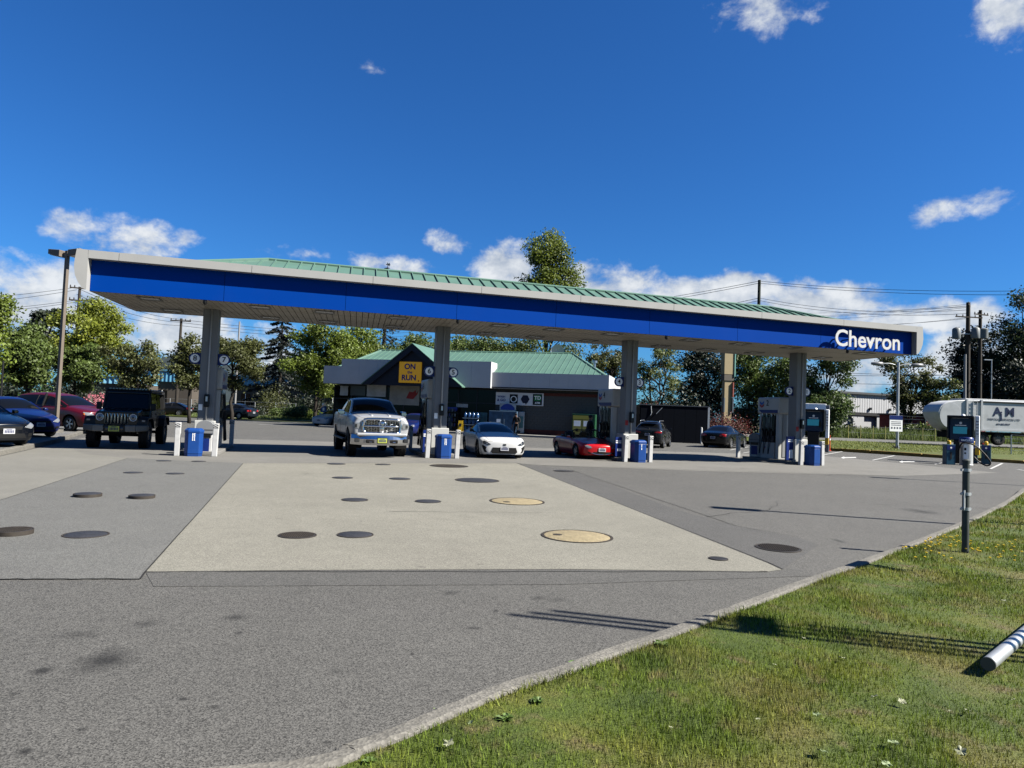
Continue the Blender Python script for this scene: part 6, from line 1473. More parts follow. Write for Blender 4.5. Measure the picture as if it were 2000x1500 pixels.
MB().box((0, .06, .3), (.28, .1, .05)).build('bracket', M_galv, nb)

# short steel post on the lawn, and the loose pipe rail
t = thing('sign_post', 'short bare galvanised post with clamp bands on the lawn', 'post', Vector((pb.x, pb.y, LAWN_Z - .02)), .3)
MB().cyl((0, 0, 0), (0, 0, 1.24), .043, n=16).lathe([(.048, 1.22), (.048, 1.25), (.03, 1.265), (.001, 1.27)], 16).build('tube', mat('weathered_steel', (.16, .18, .17), .55, .5, var=.25, vscale=5), t, 40)
for z in (1.12, .80, .60):
    c = MB().lathe([(.045, z - .02), (.053, z - .02), (.053, z + .02), (.045, z + .02)], 16).box((.065, 0, z), (.04, .03, .03)).box((-.065, 0, z), (.04, .03, .03)); c.build('clamp', M_galv, t, 40)
MB().box((-.052, -.02, .72), (.02, .02, .26)).build('strap', M_galv, t)
pe = G(1930, 1297, .16); pf = G(1998, 1240, .16); dv = (pf - pe).normalized()
t = thing('pipe_rail', 'thick galvanised pipe rail ending just above the lawn', 'rail', (0, 0, 0))
m = MB(); pr = [pe, pe + dv * 3.2]; m.cyl(pr[0], pr[1], .043, n=20); m.build('pipe', M_galv, t, 40)
MB().cyl(pe - dv * .004, pe + dv * .012, .0445, n=20).build('end_cap', mat('dull_zinc', (.22, .23, .24), .5, .5), t, 40)
for k in (1.5, 3.0):
    q = pe + dv * k; MB().box((q.x, q.y, .09), (.09, .09, .16), .75).build('support', M_galv, t)

sb0 = Vector((4.0, 8.2, 0)) + Vector((sun_dir.x, sun_dir.y, 0)) / sun_dir.z * 2.5
t = thing('blade_sign', 'small blade sign on a thin post at the lawn edge', 'sign', (sb0.x, sb0.y, LAWN_Z)); MB().cyl((0, 0, 0), (0, 0, 2.5), .02, n=8).build('post', M_galv, t); MB().box((0, 0, 2.4), (.45, .03, .16), .8).build('blade', M_dkblue, t); MB().box((0, 0, 2.1), (.03, .40, .14), .5).build('blade', M_disc, t)
# lamp posts and the slim pole cluster to the right of the view (their shadows fall across the lot)
tip = Vector((.15, 5.92, 0)); hs = Vector((sun_dir.x, sun_dir.y, 0)) / sun_dir.z; perp = Vector((-hs.y, hs.x, 0)).normalized()
base = tip + hs * 5.4
t = thing('pole_cluster', 'cluster of four slim steel poles joined by a cross beam', 'poles', (base.x, base.y, LAWN_Z))
for k in range(4):
    q = perp * (-.02 + k * .125); h = 5.4 - .14 * k if k < 3 else 3.4
    MB().cyl((q.x, q.y, 0), (q.x, q.y, h), .034, n=10).build('pole', M_galv, t, 40)
MB().box((perp.x * .18, perp.y * .18, 3.75), (.10, .50, .22), math.atan2(perp.y, perp.x) - R(90)).build('cross_beam', M_galv, t)
def area_lamp(loc, h, rz, label, m, heads=((1, 0),), arm=.35, hsz=(.62, .36, .2)):
    t = thing('lamp_post', label, 'lamp post', loc, rz)
    MB().box((0, 0, h / 2), (.14, .14, h)).build('pole', m, t, False, .01); MB().box((0, 0, .12), (.4, .4, .24)).build('base', M_kerb, t)
    for s, _ in heads:
        MB().box((s * arm / 2, 0, h - .12), (arm, .07, .07)).build('arm', m, t)
        q = MB(); a, b, c = hsz; x0 = arm; q.add([(s * x0, -b / 2, h - .28), (s * x0, b / 2, h - .28), (s * x0, b / 2, h - .28 + c * 1.2), (s * x0, -b / 2, h - .28 + c * 1.2), (s * (x0 + a), -b / 2, h - .16), (s * (x0 + a), b / 2, h - .16), (s * (x0 + a), b / 2, h - .16 + c * .9), (s * (x0 + a), -b / 2, h - .16 + c * .9)], [(0, 1, 2, 3), (4, 7, 6, 5), (0, 4, 5, 1), (1, 5, 6, 2), (2, 6, 7, 3), (3, 7, 4, 0)])
        hd_ = q.build('lamp_head', m, t, False, .015); MB().box((s * (x0 + a / 2), 0, h - .235), (a * .8, b * .8, .02), 0, -s * .18).build('lens', M_lens, hd_)
M_tan = mat('lamp_tan', (.30, .25, .20), .5, var=.08)
tp = G(1480, 997); area_lamp(tp + hs * 6.2, 6.2, math.atan2(hs.y, hs.x), 'bronze lamp post at the edge of the lawn', M_tan, ((-1, 0),), .25)
tp = G(1755, 935); area_lamp(tp + hs * 6.2, 6.2, math.atan2(hs.y, hs.x), 'bronze lamp post further along the lot edge', M_tan, ((-1, 0),), .25)
lb_ = AT(113, 780, 30.0); lt = AT(131, 492, 30.0)
area_lamp(Vector((lb_.x, 30.0, 0)), lt.z + .05, -.25, 'tan lamp post with two box heads beside the canopy left end', M_tan, ((-1, 0), (1, 0)), .22, (.62, .42, .24))

# ------------------------------------------------------------------ bin enclosure, pylon sign, garbage truck, buildings, fences, poles
e0_, e1_ = G(1247, 861), G(1370, 866)
t = thing('bin_enclosure', 'navy walled bin enclosure behind the crossover', 'enclosure', (e0_.x, 51.5, 0), -.08); ew = 4.9; M_encl = mat('enclosure_navy', (.007, .010, .018), .85, var=.15, spec=.1)
H_ = 2.7
for k in range(6): MB().box((ew * (k + .5) / 6, 0, H_ / 2), (ew / 6 - .015, .12, H_)).build('panel', M_encl, t)
MB().box((ew / 2, -.005, H_ + .03), (ew + .2, .2, .06)).build('coping', mat('coping_steel', (.2, .22, .25), .4, .5), t); MB().box((ew + .08, 0, H_ / 2), (.14, .14, H_ + .05)).build('corner_post', M_galv, t); MB().box((0, 2, H_ / 2), (.12, 4, H_)).build('side_panel', M_encl, t); MB().box((ew - .05, 2, H_ / 2), (.12, 4, H_)).build('side_panel', M_encl, t)
MB().tube([(.75, -.08, 2.65), (.8, -.1, 2.1), (.72, -.12, 1.95)], .03, 6).build('strap', M_galv, t); MB().box((1.35, -.12, 2.3), (.04, .04, .62), 0, .75).build('gate_arm', M_galv, t)
bl_ = thing('bollard', 'slim white pipe bollard beside the bin enclosure', 'bollard', (e0_.x + 4.25, 50.3, 0)); MB().lathe([(.07, 0), (.07, 1.15), (.05, 1.2), (.001, 1.22)], 14).build('pipe', M_post, bl_, 40); MB().lathe([(.10, 0), (.10, .03), (.07, .04)], 14).build('collar', M_kerb, bl_)
py_ = AT(1418, 830, 63); t = thing('pylon_sign', 'tall tan pylon sign with coloured side panels seen edge-on', 'sign', (py_.x, 63, 0), .2)
M_tanp = mat('pylon_tan', (.52, .42, .24), .6, var=.05)
MB().box((0, 0, 3.0), (.72, .5, 6.0)).build('shaft', M_tanp, t); MB().box((0, 0, 7.2), (.95, .7, 2.4)).build('head', M_tanp, t); MB().box((0, 0, 5.7), (.92, .66, .55)).build('band', mat('pylon_grey', (.18, .16, .13), .6), t)
for z, c, n in ((6.9, (.25, .55, .48), 'sign_mint'), (4.6, (.40, .12, .09), 'sign_rust'), (3.2, (.16, .2, .25), 'sign_slate')): MB().box((.41 if z < 6 else .53, 0, z), (.1, .85, 1.35 if z < 6 else 2.2)).build('side_panel', mat(n, c, .5), t)
MB().box((-.40, -.2, 3.2), (.1, .3, 1.3)).build('side_panel', mat('sign_slate', (.16, .2, .25), .5), t)

# garbage truck on the side road
gw = AT(1957, 870, 58.0); gz = gw.z
t = thing('garbage_truck', 'white rear-loading garbage truck with dark lettering on the side road', 'garbage truck', (gw.x - 2.9, 58.6, gz), -.05)
M_gt = mat('truck_white', (.72, .74, .75), .45, gain=1.2, var=.06, vscale=.8, dirt=.18)
MB().box((2.6, 0, 2.45), (6.0, 2.5, 2.5)).build('hopper_body', M_gt, t, False, .06)
m = MB(); pr = [(-.4, 1.15), (-1.2, 1.0), (-1.9, 1.35), (-2.5, 2.0), (-2.75, 2.6), (-2.55, 3.1), (-2.0, 3.45), (-1.2, 3.62), (-.4, 3.68)]
vs = [(x, s * 1.24, z) for s in (-1, 1) for x, z in pr]; n_ = len(pr); m.add(vs, [tuple(range(n_)), tuple(range(n_, 2 * n_))] + [(k, (k + 1) % n_, n_ + (k + 1) % n_, n_ + k) for k in range(n_)])
tl = m.build('tailgate', M_gt, t, 40, .05); MB().prism([(-1.75 + .85 * math.cos(a), 2.35 + 1.05 * math.sin(a)) for a in [2 * math.pi * k / 24 for k in range(24)]], 1.242, 1.262, M4).build('side_bulge', M_gt, tl, 40)
for x in (-.42, .75, 5.2): MB().box((x, -1.27, 2.45), (.14, .1, 2.55)).build('rib', M_gt, t)
MB().box((2.8, -1.27, 3.55), (5.4, .06, .1)).build('top_rail', M_under, t); MB().box((2.6, -1.27, 1.25), (6.0, .08, .16)).build('bottom_rail', M_gt, t); MB().box((2.6, 0, 3.75), (6.1, 2.2, .12)).build('roof_rail', M_gt, t, False, .03)
for k in range(5): MB().box((.2, -1.33, 2.3 + k * .32), (.36, .04, .03)).build('ladder_rung', M_gt, t)
for x in (.04, .36): MB().box((x, -1.33, 2.9), (.03, .04, 1.5)).build('ladder_rail', M_gt, t)
M_gl = mat('truck_lettering', (.02, .04, .13), .5); text('A M', 1.0, M_gl, t, (2.55, -1.262, 2.75), 0, .01, .025); text('j', .85, M_gl, t, (2.33, -1.268, 2.5), 0, .01, .025)
text('DISPOSAL SERVICES LTD', .24, mat('truck_small_text', (.12, .15, .22), .5), t, (2.55, -1.262, 2.14), 0, .006, 0); text('604 882 8917', .2, M_gl, t, (2.5, -1.262, 1.75), 0, .006, .004)
MB().box((3.4, 0, .95), (9.6, 1.1, .28)).build('chassis', M_under, t); MB().box((7.2, 0, 1.9), (2.0, 2.3, 2.4)).build('cab', M_gt, t, False, .12); MB().box((7.6, -1.16, 2.4), (1.0, .03, .8)).build('cab_window', M_carglass, t); MB().box((-1.1, 0, .75), (.9, 2.2, .5)).build('rear_step', M_under, t)
for x in (.9, 2.2, 7.3):
    for s in (-1, 1):
        o = wheel(t, x, s * 1.02, .52, .34, .30, 'spoke', 10, mat('truck_rim', (.32, .32, .31), .5, .3))
MB().box((-1.2, -1.15, .9), (.3, .1, .3)).build('tail_light', M_tail, t)

def corrugated(par, x0, x1, z0, z1, y, m, pitch, name, depth=.06):
    q = MB(); n = max(2, int((x1 - x0) / pitch))
    for k in range(n):
        a, b = x0 + (x1 - x0) * k / n, x0 + (x1 - x0) * (k + .5) / n; c = x0 + (x1 - x0) * (k + 1) / n
        q.poly([(a, y, z0), (b, y - depth, z0), (b, y - depth, z1), (a, y, z1)]); q.poly([(b, y - depth, z0), (c, y, z0), (c, y, z1), (b, y - depth, z1)])
    return q.build(name, m, par)
M_wm = mat('metal_white', (.60, .61, .63), .5, var=.05, dirt=.1); M_bm = mat('metal_blue', (.12, .36, .56), .5, var=.08); M_bm2 = mat('metal_pale_blue', (.20, .48, .68), .5, var=.06); M_stone = mat('wall_taupe', (.17, .145, .12), .85, var=.1)
def on_ground(px, py, Y): p = AT(px, py, Y); return Vector((p.x, Y, 0))
# white warehouse right
Yb = 100; a = AT(1640, 768, Yb); b = AT(1862, 790, Yb); t = thing('white_warehouse', 'white corrugated warehouse with dark middle band behind the weeds', 'building', (a.x, Yb, 0), 0.32); wd = (b.x - a.x) * 1.12
zt = a.z; zm = AT(1700, 806, Yb).z; zl = AT(1700, 812, Yb).z
MB().box((wd / 2, 7, zt / 2 - .05), (wd, 13.6, zt - .1)).build('wall', M_wm, t); corrugated(t, 0, wd, zm, zt, -.02, M_wm, .45, 'cladding', .035)
MB().box((wd / 2, 6.9, zt + .15), (wd + .6, 14.6, .3)).build('roof', mat('roof_grey', (.12, .13, .14), .6), t); MB().box((wd / 2, -.1, (zm + zl) / 2), (wd, .5, zm - zl)).build('band', mat('band_dark', (.02, .02, .022), .7), t)
for x in (.18, .42): MB().box((wd * x, -.12, (zl + .3) / 2 + .1), (2.0, .2, zl - .4)).build('door', M_wm, t)
for x in (.12, .3, .5): MB().box((wd * x, -.2, zm + .6), (.35, .2, .35)).build('wall_lamp', M_black, t)
a = AT(1752, 812, 92); t = thing('red_shed', 'dark red low shed beside the white warehouse', 'building', (a.x + 4.6, 92, 0), .25); MB().box((4, 4, a.z / 2 + .1), (10, 8, a.z + .2)).build('wall', mat('shed_red', (.22, .012, .02), .7), t); MB().box((4, 4, a.z + .3), (10.4, 8.4, .2)).build('roof', mat('roof_grey', (.12, .13, .14), .6), t); MB().box((7.2, -.06, 1.2), (1.6, .1, 2.2)).build('door', M_stone, t)
# blue-clad warehouses left
def blue_house(px0, px1, ptop, pmid, Y, label, rz=0, pitch=.6, mb=None):
    a, b = AT(px0, ptop, Y), AT(px1, ptop + (px1 - px0) * .039, Y); zm = AT(px0, pmid, Y).z; wd = b.x - a.x
    t = thing('blue_warehouse', label, 'building', (a.x, Y, 0), rz); MB().box((wd / 2, 6, zm / 2), (wd, 12, zm)).build('wall', M_stone, t); corrugated(t, 0, wd, zm, a.z, -.3, mb or M_bm, pitch, 'cladding', .15)
    MB().box((wd / 2, 6, (a.z + zm) / 2), (wd - .1, 12, a.z - zm - .1)).build('upper_wall', mb or M_bm, t); MB().box((wd / 2, 5.9, a.z + .1), (wd + .3, 12.9, .2)).build('roof', mb or M_bm, t)
    n = max(1, int(wd / 5))
    for k in range(n): w = MB().box((wd * (k + .5) / n, -.05, zm * .45), (1.6, .1, zm * .5)).build('window', M_carglass, t); MB().box((wd * (k + .5) / n, -.09, zm * .45), (.08, .1, zm * .5)).build('window_bar', M_disc, w)
    return t
blue_house(262, 376, 722, 743, 112, 'blue corrugated warehouse with taupe lower wall behind the tree at the slatted off-roader', .02)
blue_house(455, 700, 735, 752, 118, 'long low pale blue warehouse beyond the hedges', -.22, .7, M_bm2)
blue_house(190, 262, 735, 748, 104, 'short pale blue shed roof seen under the yellow-green tree', .05, .7, M_bm2)
b = AT(413, 768, 86); t = thing('gate_sign', 'small white sign with number 12 on the far fence', 'sign', (b.x, 86, 0)); MB().box((0, 0, b.z), (1.0, .05, .95)).build('panel', M_disc, t); text('12', .6, M_ink, t, (0, -.04, b.z), 0, .01, .01); MB().cyl((0, .05, 0), (0, .05, b.z), .04, n=6).build('post', M_galv, t)
# fences
def fence(pts, label, n, h, r_, m, wires=(.3, .6, .9), mesh=False):
    t = thing('wire_fence', label, 'fence', (0, 0, 0)); P = [Vector(p) for p in pts]; L_ = [0]
    for a, b in zip(P, P[1:]): L_.append(L_[-1] + (b - a).length)
    tops = []
    for k in range(n + 1):
        d = L_[-1] * k / n; i = max(j for j in range(len(P)) if L_[j] <= d + 1e-6); i = min(i, len(P) - 2); f = (d - L_[i]) / (L_[i + 1] - L_[i]); p = P[i].lerp(P[i + 1], f)
        MB().cyl(p, p + Vector((0, 0, h)), r_, n=6).build('post', m, t); tops.append(p)
    for w in wires:
        MB().tube([p + Vector((0, 0, h * w)) for p in tops], .012, 4).build('wire', M_galv, t)
Yf = 67.5
fence([(33, 67.6, .54), (52, 66.4, .54), (68, 65.2, .54)], 'low wire fence with slim yellow posts along the side road', 30, 1.3, .035, mat('post_yellow', (.62, .58, .20), .6), (.45, .9))
fence([(44, 78, .8), (57, 76, .8), (62, 70, .7), (72, 69, .7)], 'taller chain-link fence with grey posts behind the weeds', 12, 2.3, .04, M_galv, (.05, .25, .45, .65, .85, 1.0))
fence([(-52, 84, 0), (-40, 86, 0), (-28, 90, 0)], 'grey chain-link fence across the far road', 10, 1.9, .04, M_galv, (.1, .3, .5, .7, .98))
fence([(AT(1975, 860, 47).x, 47, .25), (AT(1975, 860, 47).x + 6, 46, .25)], 'short galvanised rail fence beside the truck', 4, 1.3, .04, M_galv, (.2, .6, 1.0))
# utility poles
def upole(px, pyb, pyt, Y, label, r=.16, arms=(), m=None, lean=0.0):
    b = AT(px[0], pyb, Y); tp_ = AT(px[1], pyt, Y); t = thing('utility_pole', label, 'utility pole', (b.x, Y, 0), 0)
    H = tp_.z; dx = tp_.x - b.x - (tp_.z - b.z) * ROLL * 0
    MB().cyl((0, 0, 0), (dx * 0, 0, H), r * 1.15, r * .8, n=10).build('shaft', m or M_wood, t, 40)
    for (pz, w, rz) in arms:
        z = AT(px[1], pz, Y).z; a = MB().box((0, -.14, z), (w, .1, .12), rz).build('crossarm', m or M_wood, t)
        for k in (-1, -.5, .5, 1): MB().lathe([(.03, 0), (.06, .05), (.05, .14), (.03, .2)], 8, c=(math.cos(rz) * w * .46 * k, -.14 + math.sin(rz) * w * .46 * k, z + .06)).build('insulator', mat('insulator', (.10, .09, .09), .4), a)
    return t, Vector((b.x, Y, H))
upole((141, 150), 790, 560, 66, 'wooden utility pole with angled brackets behind the yellow-green tree', .15, ((563, 1.5, .5), (587, 1.5, .5)))
upole((344, 353), 795, 622, 78, 'wooden utility pole with a crossarm seen left of column 8', .17, ((627, 2.2, .15),))
t, _ = upole((459, 464), 790, 628, 74, 'slim pale steel pole seen right of column 7', .1, (), mat('pole_pale', (.42, .42, .42), .5))
upole((1476, 1483), 850, 547, 84, 'tall dark wooden pole rising above the canopy roof', .22, (), mat('pole_green', (.055, .07, .05), .9))
t, _ = upole((1889, 1898), 790, 591, 72, 'utility pole with double crossarms and grey transformers', .24, ((597, 1.9, .9), (620, 3.0, .1)))
for dx, py in ((-2.0, 653), (.55, 651)):
    z = AT(1890, py, 72).z; MB().lathe([(.001, -.6), (.38, -.58), (.4, -.5), (.4, .4), (.3, .52), (.1, .62), (.001, .66)], 16, c=(dx * .78, -.55, z)).build('transformer', mat('transformer_grey', (.30, .33, .34), .5), t, 40); MB().box((dx * .4, -.3, z), (abs(dx) * .8, .1, .1)).build('bracket', M_galv, t)
t, _ = upole((1913, 1918), 790, 606, 75, 'second utility pole with one transformer beside the dark trees', .2, ((615, 2.0, .3),)); z = AT(1916, 652, 75).z; MB().lathe([(.001, -.6), (.4, -.58), (.42, .4), (.3, .52), (.001, .6)], 16, c=(0, -.6, z)).build('transformer', MATS['transformer_grey'], t, 40)
upole((1884, 1886), 800, 692, 66, 'short pale pole standing beside the transformer pole', .13, (), mat('pole_pale', (.42, .42, .42), .5))
t, _ = upole((1936, 1936), 790, 702, 78, 'thin grey lamp standard among the dark trees', .06, (), M_galv); MB().box((-.4, 0, AT(1936, 703, 78).z), (.9, .16, .1)).build('lamp_head', M_galv, t)
upole((0, 3), 800, 705, 38, 'thin dark pole at the edge of the left trees', .06, (), M_trim)
M_wire = mat('wire_black', (.012, .012, .013), .6)
def wire(p, q, sag, r_=.022, label='thin black overhead power line', n=14):
    a, b = AT(*p), AT(*q); pts = []
    for k in range(n + 1):
        t_ = k / n; v = a.lerp(b, t_); v.z -= sag * 4 * t_ * (1 - t_); pts.append(v)
    o = MB().tube(pts, r_, 4).build('power_line', M_wire); tag(o, label, 'power line', 'overhead power lines')
LW = 'black overhead wire above the canopy roof running to the tall pole'
for y0, y1, y2 in ((549, 563, 612), (553, 571, 618)):
    wire((1483, y0, 84), (2060, y1 + 4, 66), .5, .026, LW); wire((1483, y0, 84), (1000, y2, 150), .9, .032, LW)
for y0, y1 in ((582, 605), (587, 612)):
    wire((1483, y0, 84), (1895, y1, 72), .8, .024, LW); wire((1483, y0, 84), (1100, y1 + 36, 150), .7, .03, LW)
LW2 = 'black overhead wire meeting the pole with transformers'
for (x, y, Y, y1) in ((1500, 622, 130, 597), (1560, 625, 130, 600), (1540, 618, 130, 594), (1600, 640, 120, 620), (1640, 634, 120, 622), (1450, 612, 140, 599)): wire((x, y, Y), (1893, y1, 72), .3, .022, LW2)
for (y0, y1) in ((723, 728), (745, 742), (730, 723)): wire((1560, y0, 90), (2060, y1, 66), .4, .03, 'thick low cable passing in front of the right-hand trees')
for (y0, y1) in ((578, 561), (588, 566), (602, 586), (607, 590)): wire((-60, y0 + 6, 60), (150, y1, 66), .1, .022, 'black overhead wire running to the pole behind the yellow-green tree')
for (y0, y1, y2) in ((562, 628, 650), (589, 640, 662), (575, 634, 655)): wire((150, y0, 66), (353, y1 - 4, 78), .5, .024, 'black overhead wire between the two left wooden poles'); wire((353, y1 - 4, 78), (800, y2 - 6, 120), .8, .03, 'black overhead wire passing behind the canopy columns')
wire((262, 693, 95), (560, 706, 95), .2, .03, 'low dark cable in front of the blue warehouse'); wire((-40, 640, 70), (200, 650, 80), .2, .02, 'faint overhead wire above the left trees'); wire((-40, 655, 70), (220, 640, 80), .2, .02, 'faint overhead wire above the left trees')
for k in range(3): wire((470, 690 + 5 * k, 100), (640, 700 + 4 * k, 110), .2, .025, 'faint wire between the hedge trees')
# distant mountain; the blue of distance haze is mixed into its forest colour
m = MB(); n = 40; xs = np.linspace(-3000, 900, n); hz = [max(40, 330 * math.exp(-((x + 1500) / 700) ** 2) + 300 * math.exp(-((x + 2600) / 500) ** 2) + 190 * math.exp(-((x + 500) / 500) ** 2) + 16 * math.sin(x / 70) + 9 * math.sin(x / 31)) for x in xs]
for k in range(n - 1):
    m.poly([(xs[k], 4600, -5), (xs[k + 1], 4600, -5), (xs[k + 1], 5200, hz[k + 1]), (xs[k], 5200, hz[k])]); m.poly([(xs[k], 5200, hz[k]), (xs[k + 1], 5200, hz[k + 1]), (xs[k + 1], 6200, -5), (xs[k], 6200, -5)])
o = m.build('hills', mat('hill_forest_haze', (.05, .075, .085), .95, var=.25, vscale=.01)); o['kind'] = 'structure'
# ------------------------------------------------------------------ trees and shrubs
def leaf_mat(name, col, dark=.45, bright=1.6, trans=.35, hue=None):
    if name in MATS: return MATS[name]
    m = bpy.data.materials.new(name); m.use_nodes = True; MATS[name] = m
    N = m.node_tree.nodes; L = m.node_tree.links; b = N['Principled BSDF']; b.inputs['Roughness'].default_value = .55; b.inputs['Specular IOR Level'].default_value = .3
    at = N.new('ShaderNodeAttribute'); at.attribute_name = 'tone'
    c = ramp(N, L, at.outputs['Fac'], [(0, tuple(v * dark * .80 for v in col)), (.5, tuple(v * .80 for v in col)), (1, tuple(v * bright * .80 * h for v, h in zip(col, hue or (1, 1, 1))))])
    L.new(c, b.inputs['Base Color']); tr = N.new('ShaderNodeBsdfTranslucent'); L.new(c, tr.inputs['Color'])
    ms = N.new('ShaderNodeMixShader'); ms.inputs[0].default_value = trans; L.new(b.outputs[0], ms.inputs[1]); L.new(tr.outputs[0], ms.inputs[2]); L.new(ms.outputs[0], N['Material Output'].inputs[0]); return m
L_yel = leaf_mat('leaf_yellow_green', (.145, .175, .020), .55, 1.5, .4, (1.1, 1, .8)); L_grn = leaf_mat('leaf_green', (.10, .135, .018), .5, 1.7, .4); L_mid = leaf_mat('leaf_mid_green', (.062, .090, .018), .5, 1.7)
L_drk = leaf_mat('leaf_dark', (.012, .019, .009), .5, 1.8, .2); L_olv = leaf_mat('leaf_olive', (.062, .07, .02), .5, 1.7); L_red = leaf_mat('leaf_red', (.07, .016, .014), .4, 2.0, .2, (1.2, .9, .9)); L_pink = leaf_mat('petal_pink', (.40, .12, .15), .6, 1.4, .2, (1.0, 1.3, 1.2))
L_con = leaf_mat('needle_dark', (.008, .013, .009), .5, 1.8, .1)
M_bark = mat('bark', (.055, .045, .036), .9, var=.3, vscale=3, bump=.5, bscale=9); M_barkp = mat('bark_pale', (.16, .14, .12), .9, var=.25, vscale=3)
def quads(c, nrm, sz, rs, asp=.62):
    n = len(c); t = rs.normal(size=(n, 3)); t -= nrm * (t * nrm).sum(1)[:, None]; t /= np.linalg.norm(t, axis=1)[:, None] + 1e-9; b = np.cross(nrm, t)
    s = sz * rs.uniform(.6, 1.35, n); a = t * s[:, None] * .5; d = b * (s * asp)[:, None] * .5
    V = np.empty((n, 4, 3)); V[:, 0] = c - a; V[:, 1] = c + d * .9 - a * .1; V[:, 2] = c + a; V[:, 3] = c - d * .9 - a * .1
    return V.reshape(-1, 3)
def unit(rs, n): v = rs.normal(size=(n, 3)); return v / (np.linalg.norm(v, axis=1)[:, None] + 1e-9)
def crown(blobs, n, sz, rs, shell=.45):
    """leaves gathered in clumps; blobs = (centre, radii)"""
    vol = np.array([r[0] * r[2] for _, r in blobs]); cnt = np.maximum(20, (n * vol / vol.sum()).astype(int)); Cs, Ns, Ts = [], [], []
    for (c, r), k in zip(blobs, cnt):
        u = unit(rs, k); q = rs.uniform(0, 1, k) ** shell; p = u * q[:, None] * np.array(r) * (1 + .25 * np.sin(u[:, [0]] * 7 + u[:, [2]] * 9 + rs.uniform(0, 6)))
        nr = u * .7 + unit(rs, k) * .8 + np.array([0, 0, .25]); nr /= np.linalg.norm(nr, axis=1)[:, None]
        Cs.append(p + np.array(c)); Ns.append(nr); Ts.append(np.clip(rs.normal(.5, .18, k) + rs.uniform(-.18, .18), 0, 1))
    C, Nn, T = np.concatenate(Cs), np.concatenate(Ns), np.concatenate(Ts)
    return quads(C, Nn, sz, rs), np.repeat(T, 4)
def limb(m, a, b, r0, r1, rs, n=5, bend=.12):
    a, b = Vector(a), Vector(b); L_ = (b - a).length; pts = []; rad = []
    for k in range(n + 1):
        t = k / n; p = a.lerp(b, t); w = math.sin(t * math.pi) * bend * L_
        pts.append(p + Vector((rs.uniform(-1, 1) * w * .5, rs.uniform(-1, 1) * w * .5, w * .4))); rad.append(r0 + (r1 - r0) * t)
    m.tube(pts, rad, 6); return pts
TREE_N = [0]
def tree(px0, px1, pyt, pyb, Y, lm, label, n=7000, leaf=.26, nb=26, shape='round', bark=None, trunks=1, cat='tree', name='tree', group=None, gap=.0, base_z=0.0, shell=.5, br=.34):
    TREE_N[0] += 1; rs = np.random.RandomState(100 + TREE_N[0])
    a, b = AT(px0, (pyt + pyb) / 2, Y), AT(px1, (pyt + pyb) / 2, Y); xc = (a.x + b.x) / 2; rx = (b.x - a.x) / 2 * 1.16
    zt, zb = AT((px0 + px1) / 2, pyt - 8, Y).z, max(base_z + .15, AT((px0 + px1) / 2, pyb, Y).z); rz = (zt - zb) / 2; zc = (zt + zb) / 2; ry = rx * .9
    t = thing(name, label, cat, (xc, Y, base_z), 0, group); zc -= base_z; zt -= base_z; zb -= base_z
    blobs = []; m = MB(); bo = []
    for k in range(nb):
        u = unit(rs, 1)[0]; q = rs.uniform(.1, 1) ** .5 * .72; p = u * q
        if shape == 'column': wz = 1 - .35 * max(0, p[2]) ** 2
        elif shape == 'egg': wz = 1.08 - .42 * max(0, p[2] + .1)
        elif shape == 'fan': wz = .62 + .42 * max(-.3, p[2])
        else: wz = 1
        rr = br * math.sqrt(rx * rz) * rs.uniform(.65, 1.2); ex, ez = max(.15, 1 - rr * .8 / rx), max(.15, 1 - rr * .7 / rz); p = u * rs.uniform(.05, 1) ** .38
        c = (p[0] * rx * wz * ex * 1.08, p[1] * ry * wz * ex, zc + p[2] * rz * ez * 1.04); blobs.append((c, (rr * 1.1, rr * 1.1, rr * .85))); bo.append(c)
    tz = zb + rz * .5
    tr = max(.08, min(.32, (zt) * .018))
    for s in range(trunks):
        ang = 6.28 * s / trunks + .6; off = (0 if trunks == 1 else .25); top = Vector((math.cos(ang) * off * rx * 1.2, math.sin(ang) * off * ry, tz + rz * .4)) if trunks > 1 else Vector((rs.uniform(-.1, .1) * rx, 0, tz + rz * .5))
        P = limb(m, (math.cos(ang) * off * .4, math.sin(ang) * off * .4, -.05), top, tr * (1.25 if trunks == 1 else .8), tr * .35, rs, 6, .05)
        for c in bo[s::trunks]:
            if c[2] < 1.0 and shape == 'bush': continue
            st = P[min(len(P) - 1, max(1, int(len(P) * min(.95, max(.2, (c[2] - rz * .5) / max(.1, top.z))))))]
            limb(m, st, c, tr * .3, tr * .08, rs, 4, .12)
    m.build('trunk', bark or M_bark, t, True)
    V, T = crown(blobs, int(n * 1.7), leaf * 1.1, rs, shell); V[:, 2] = np.maximum(V[:, 2], .02)
    link('crown', fast_mesh('crown', V, None, 4, lm, T), t)
    return t
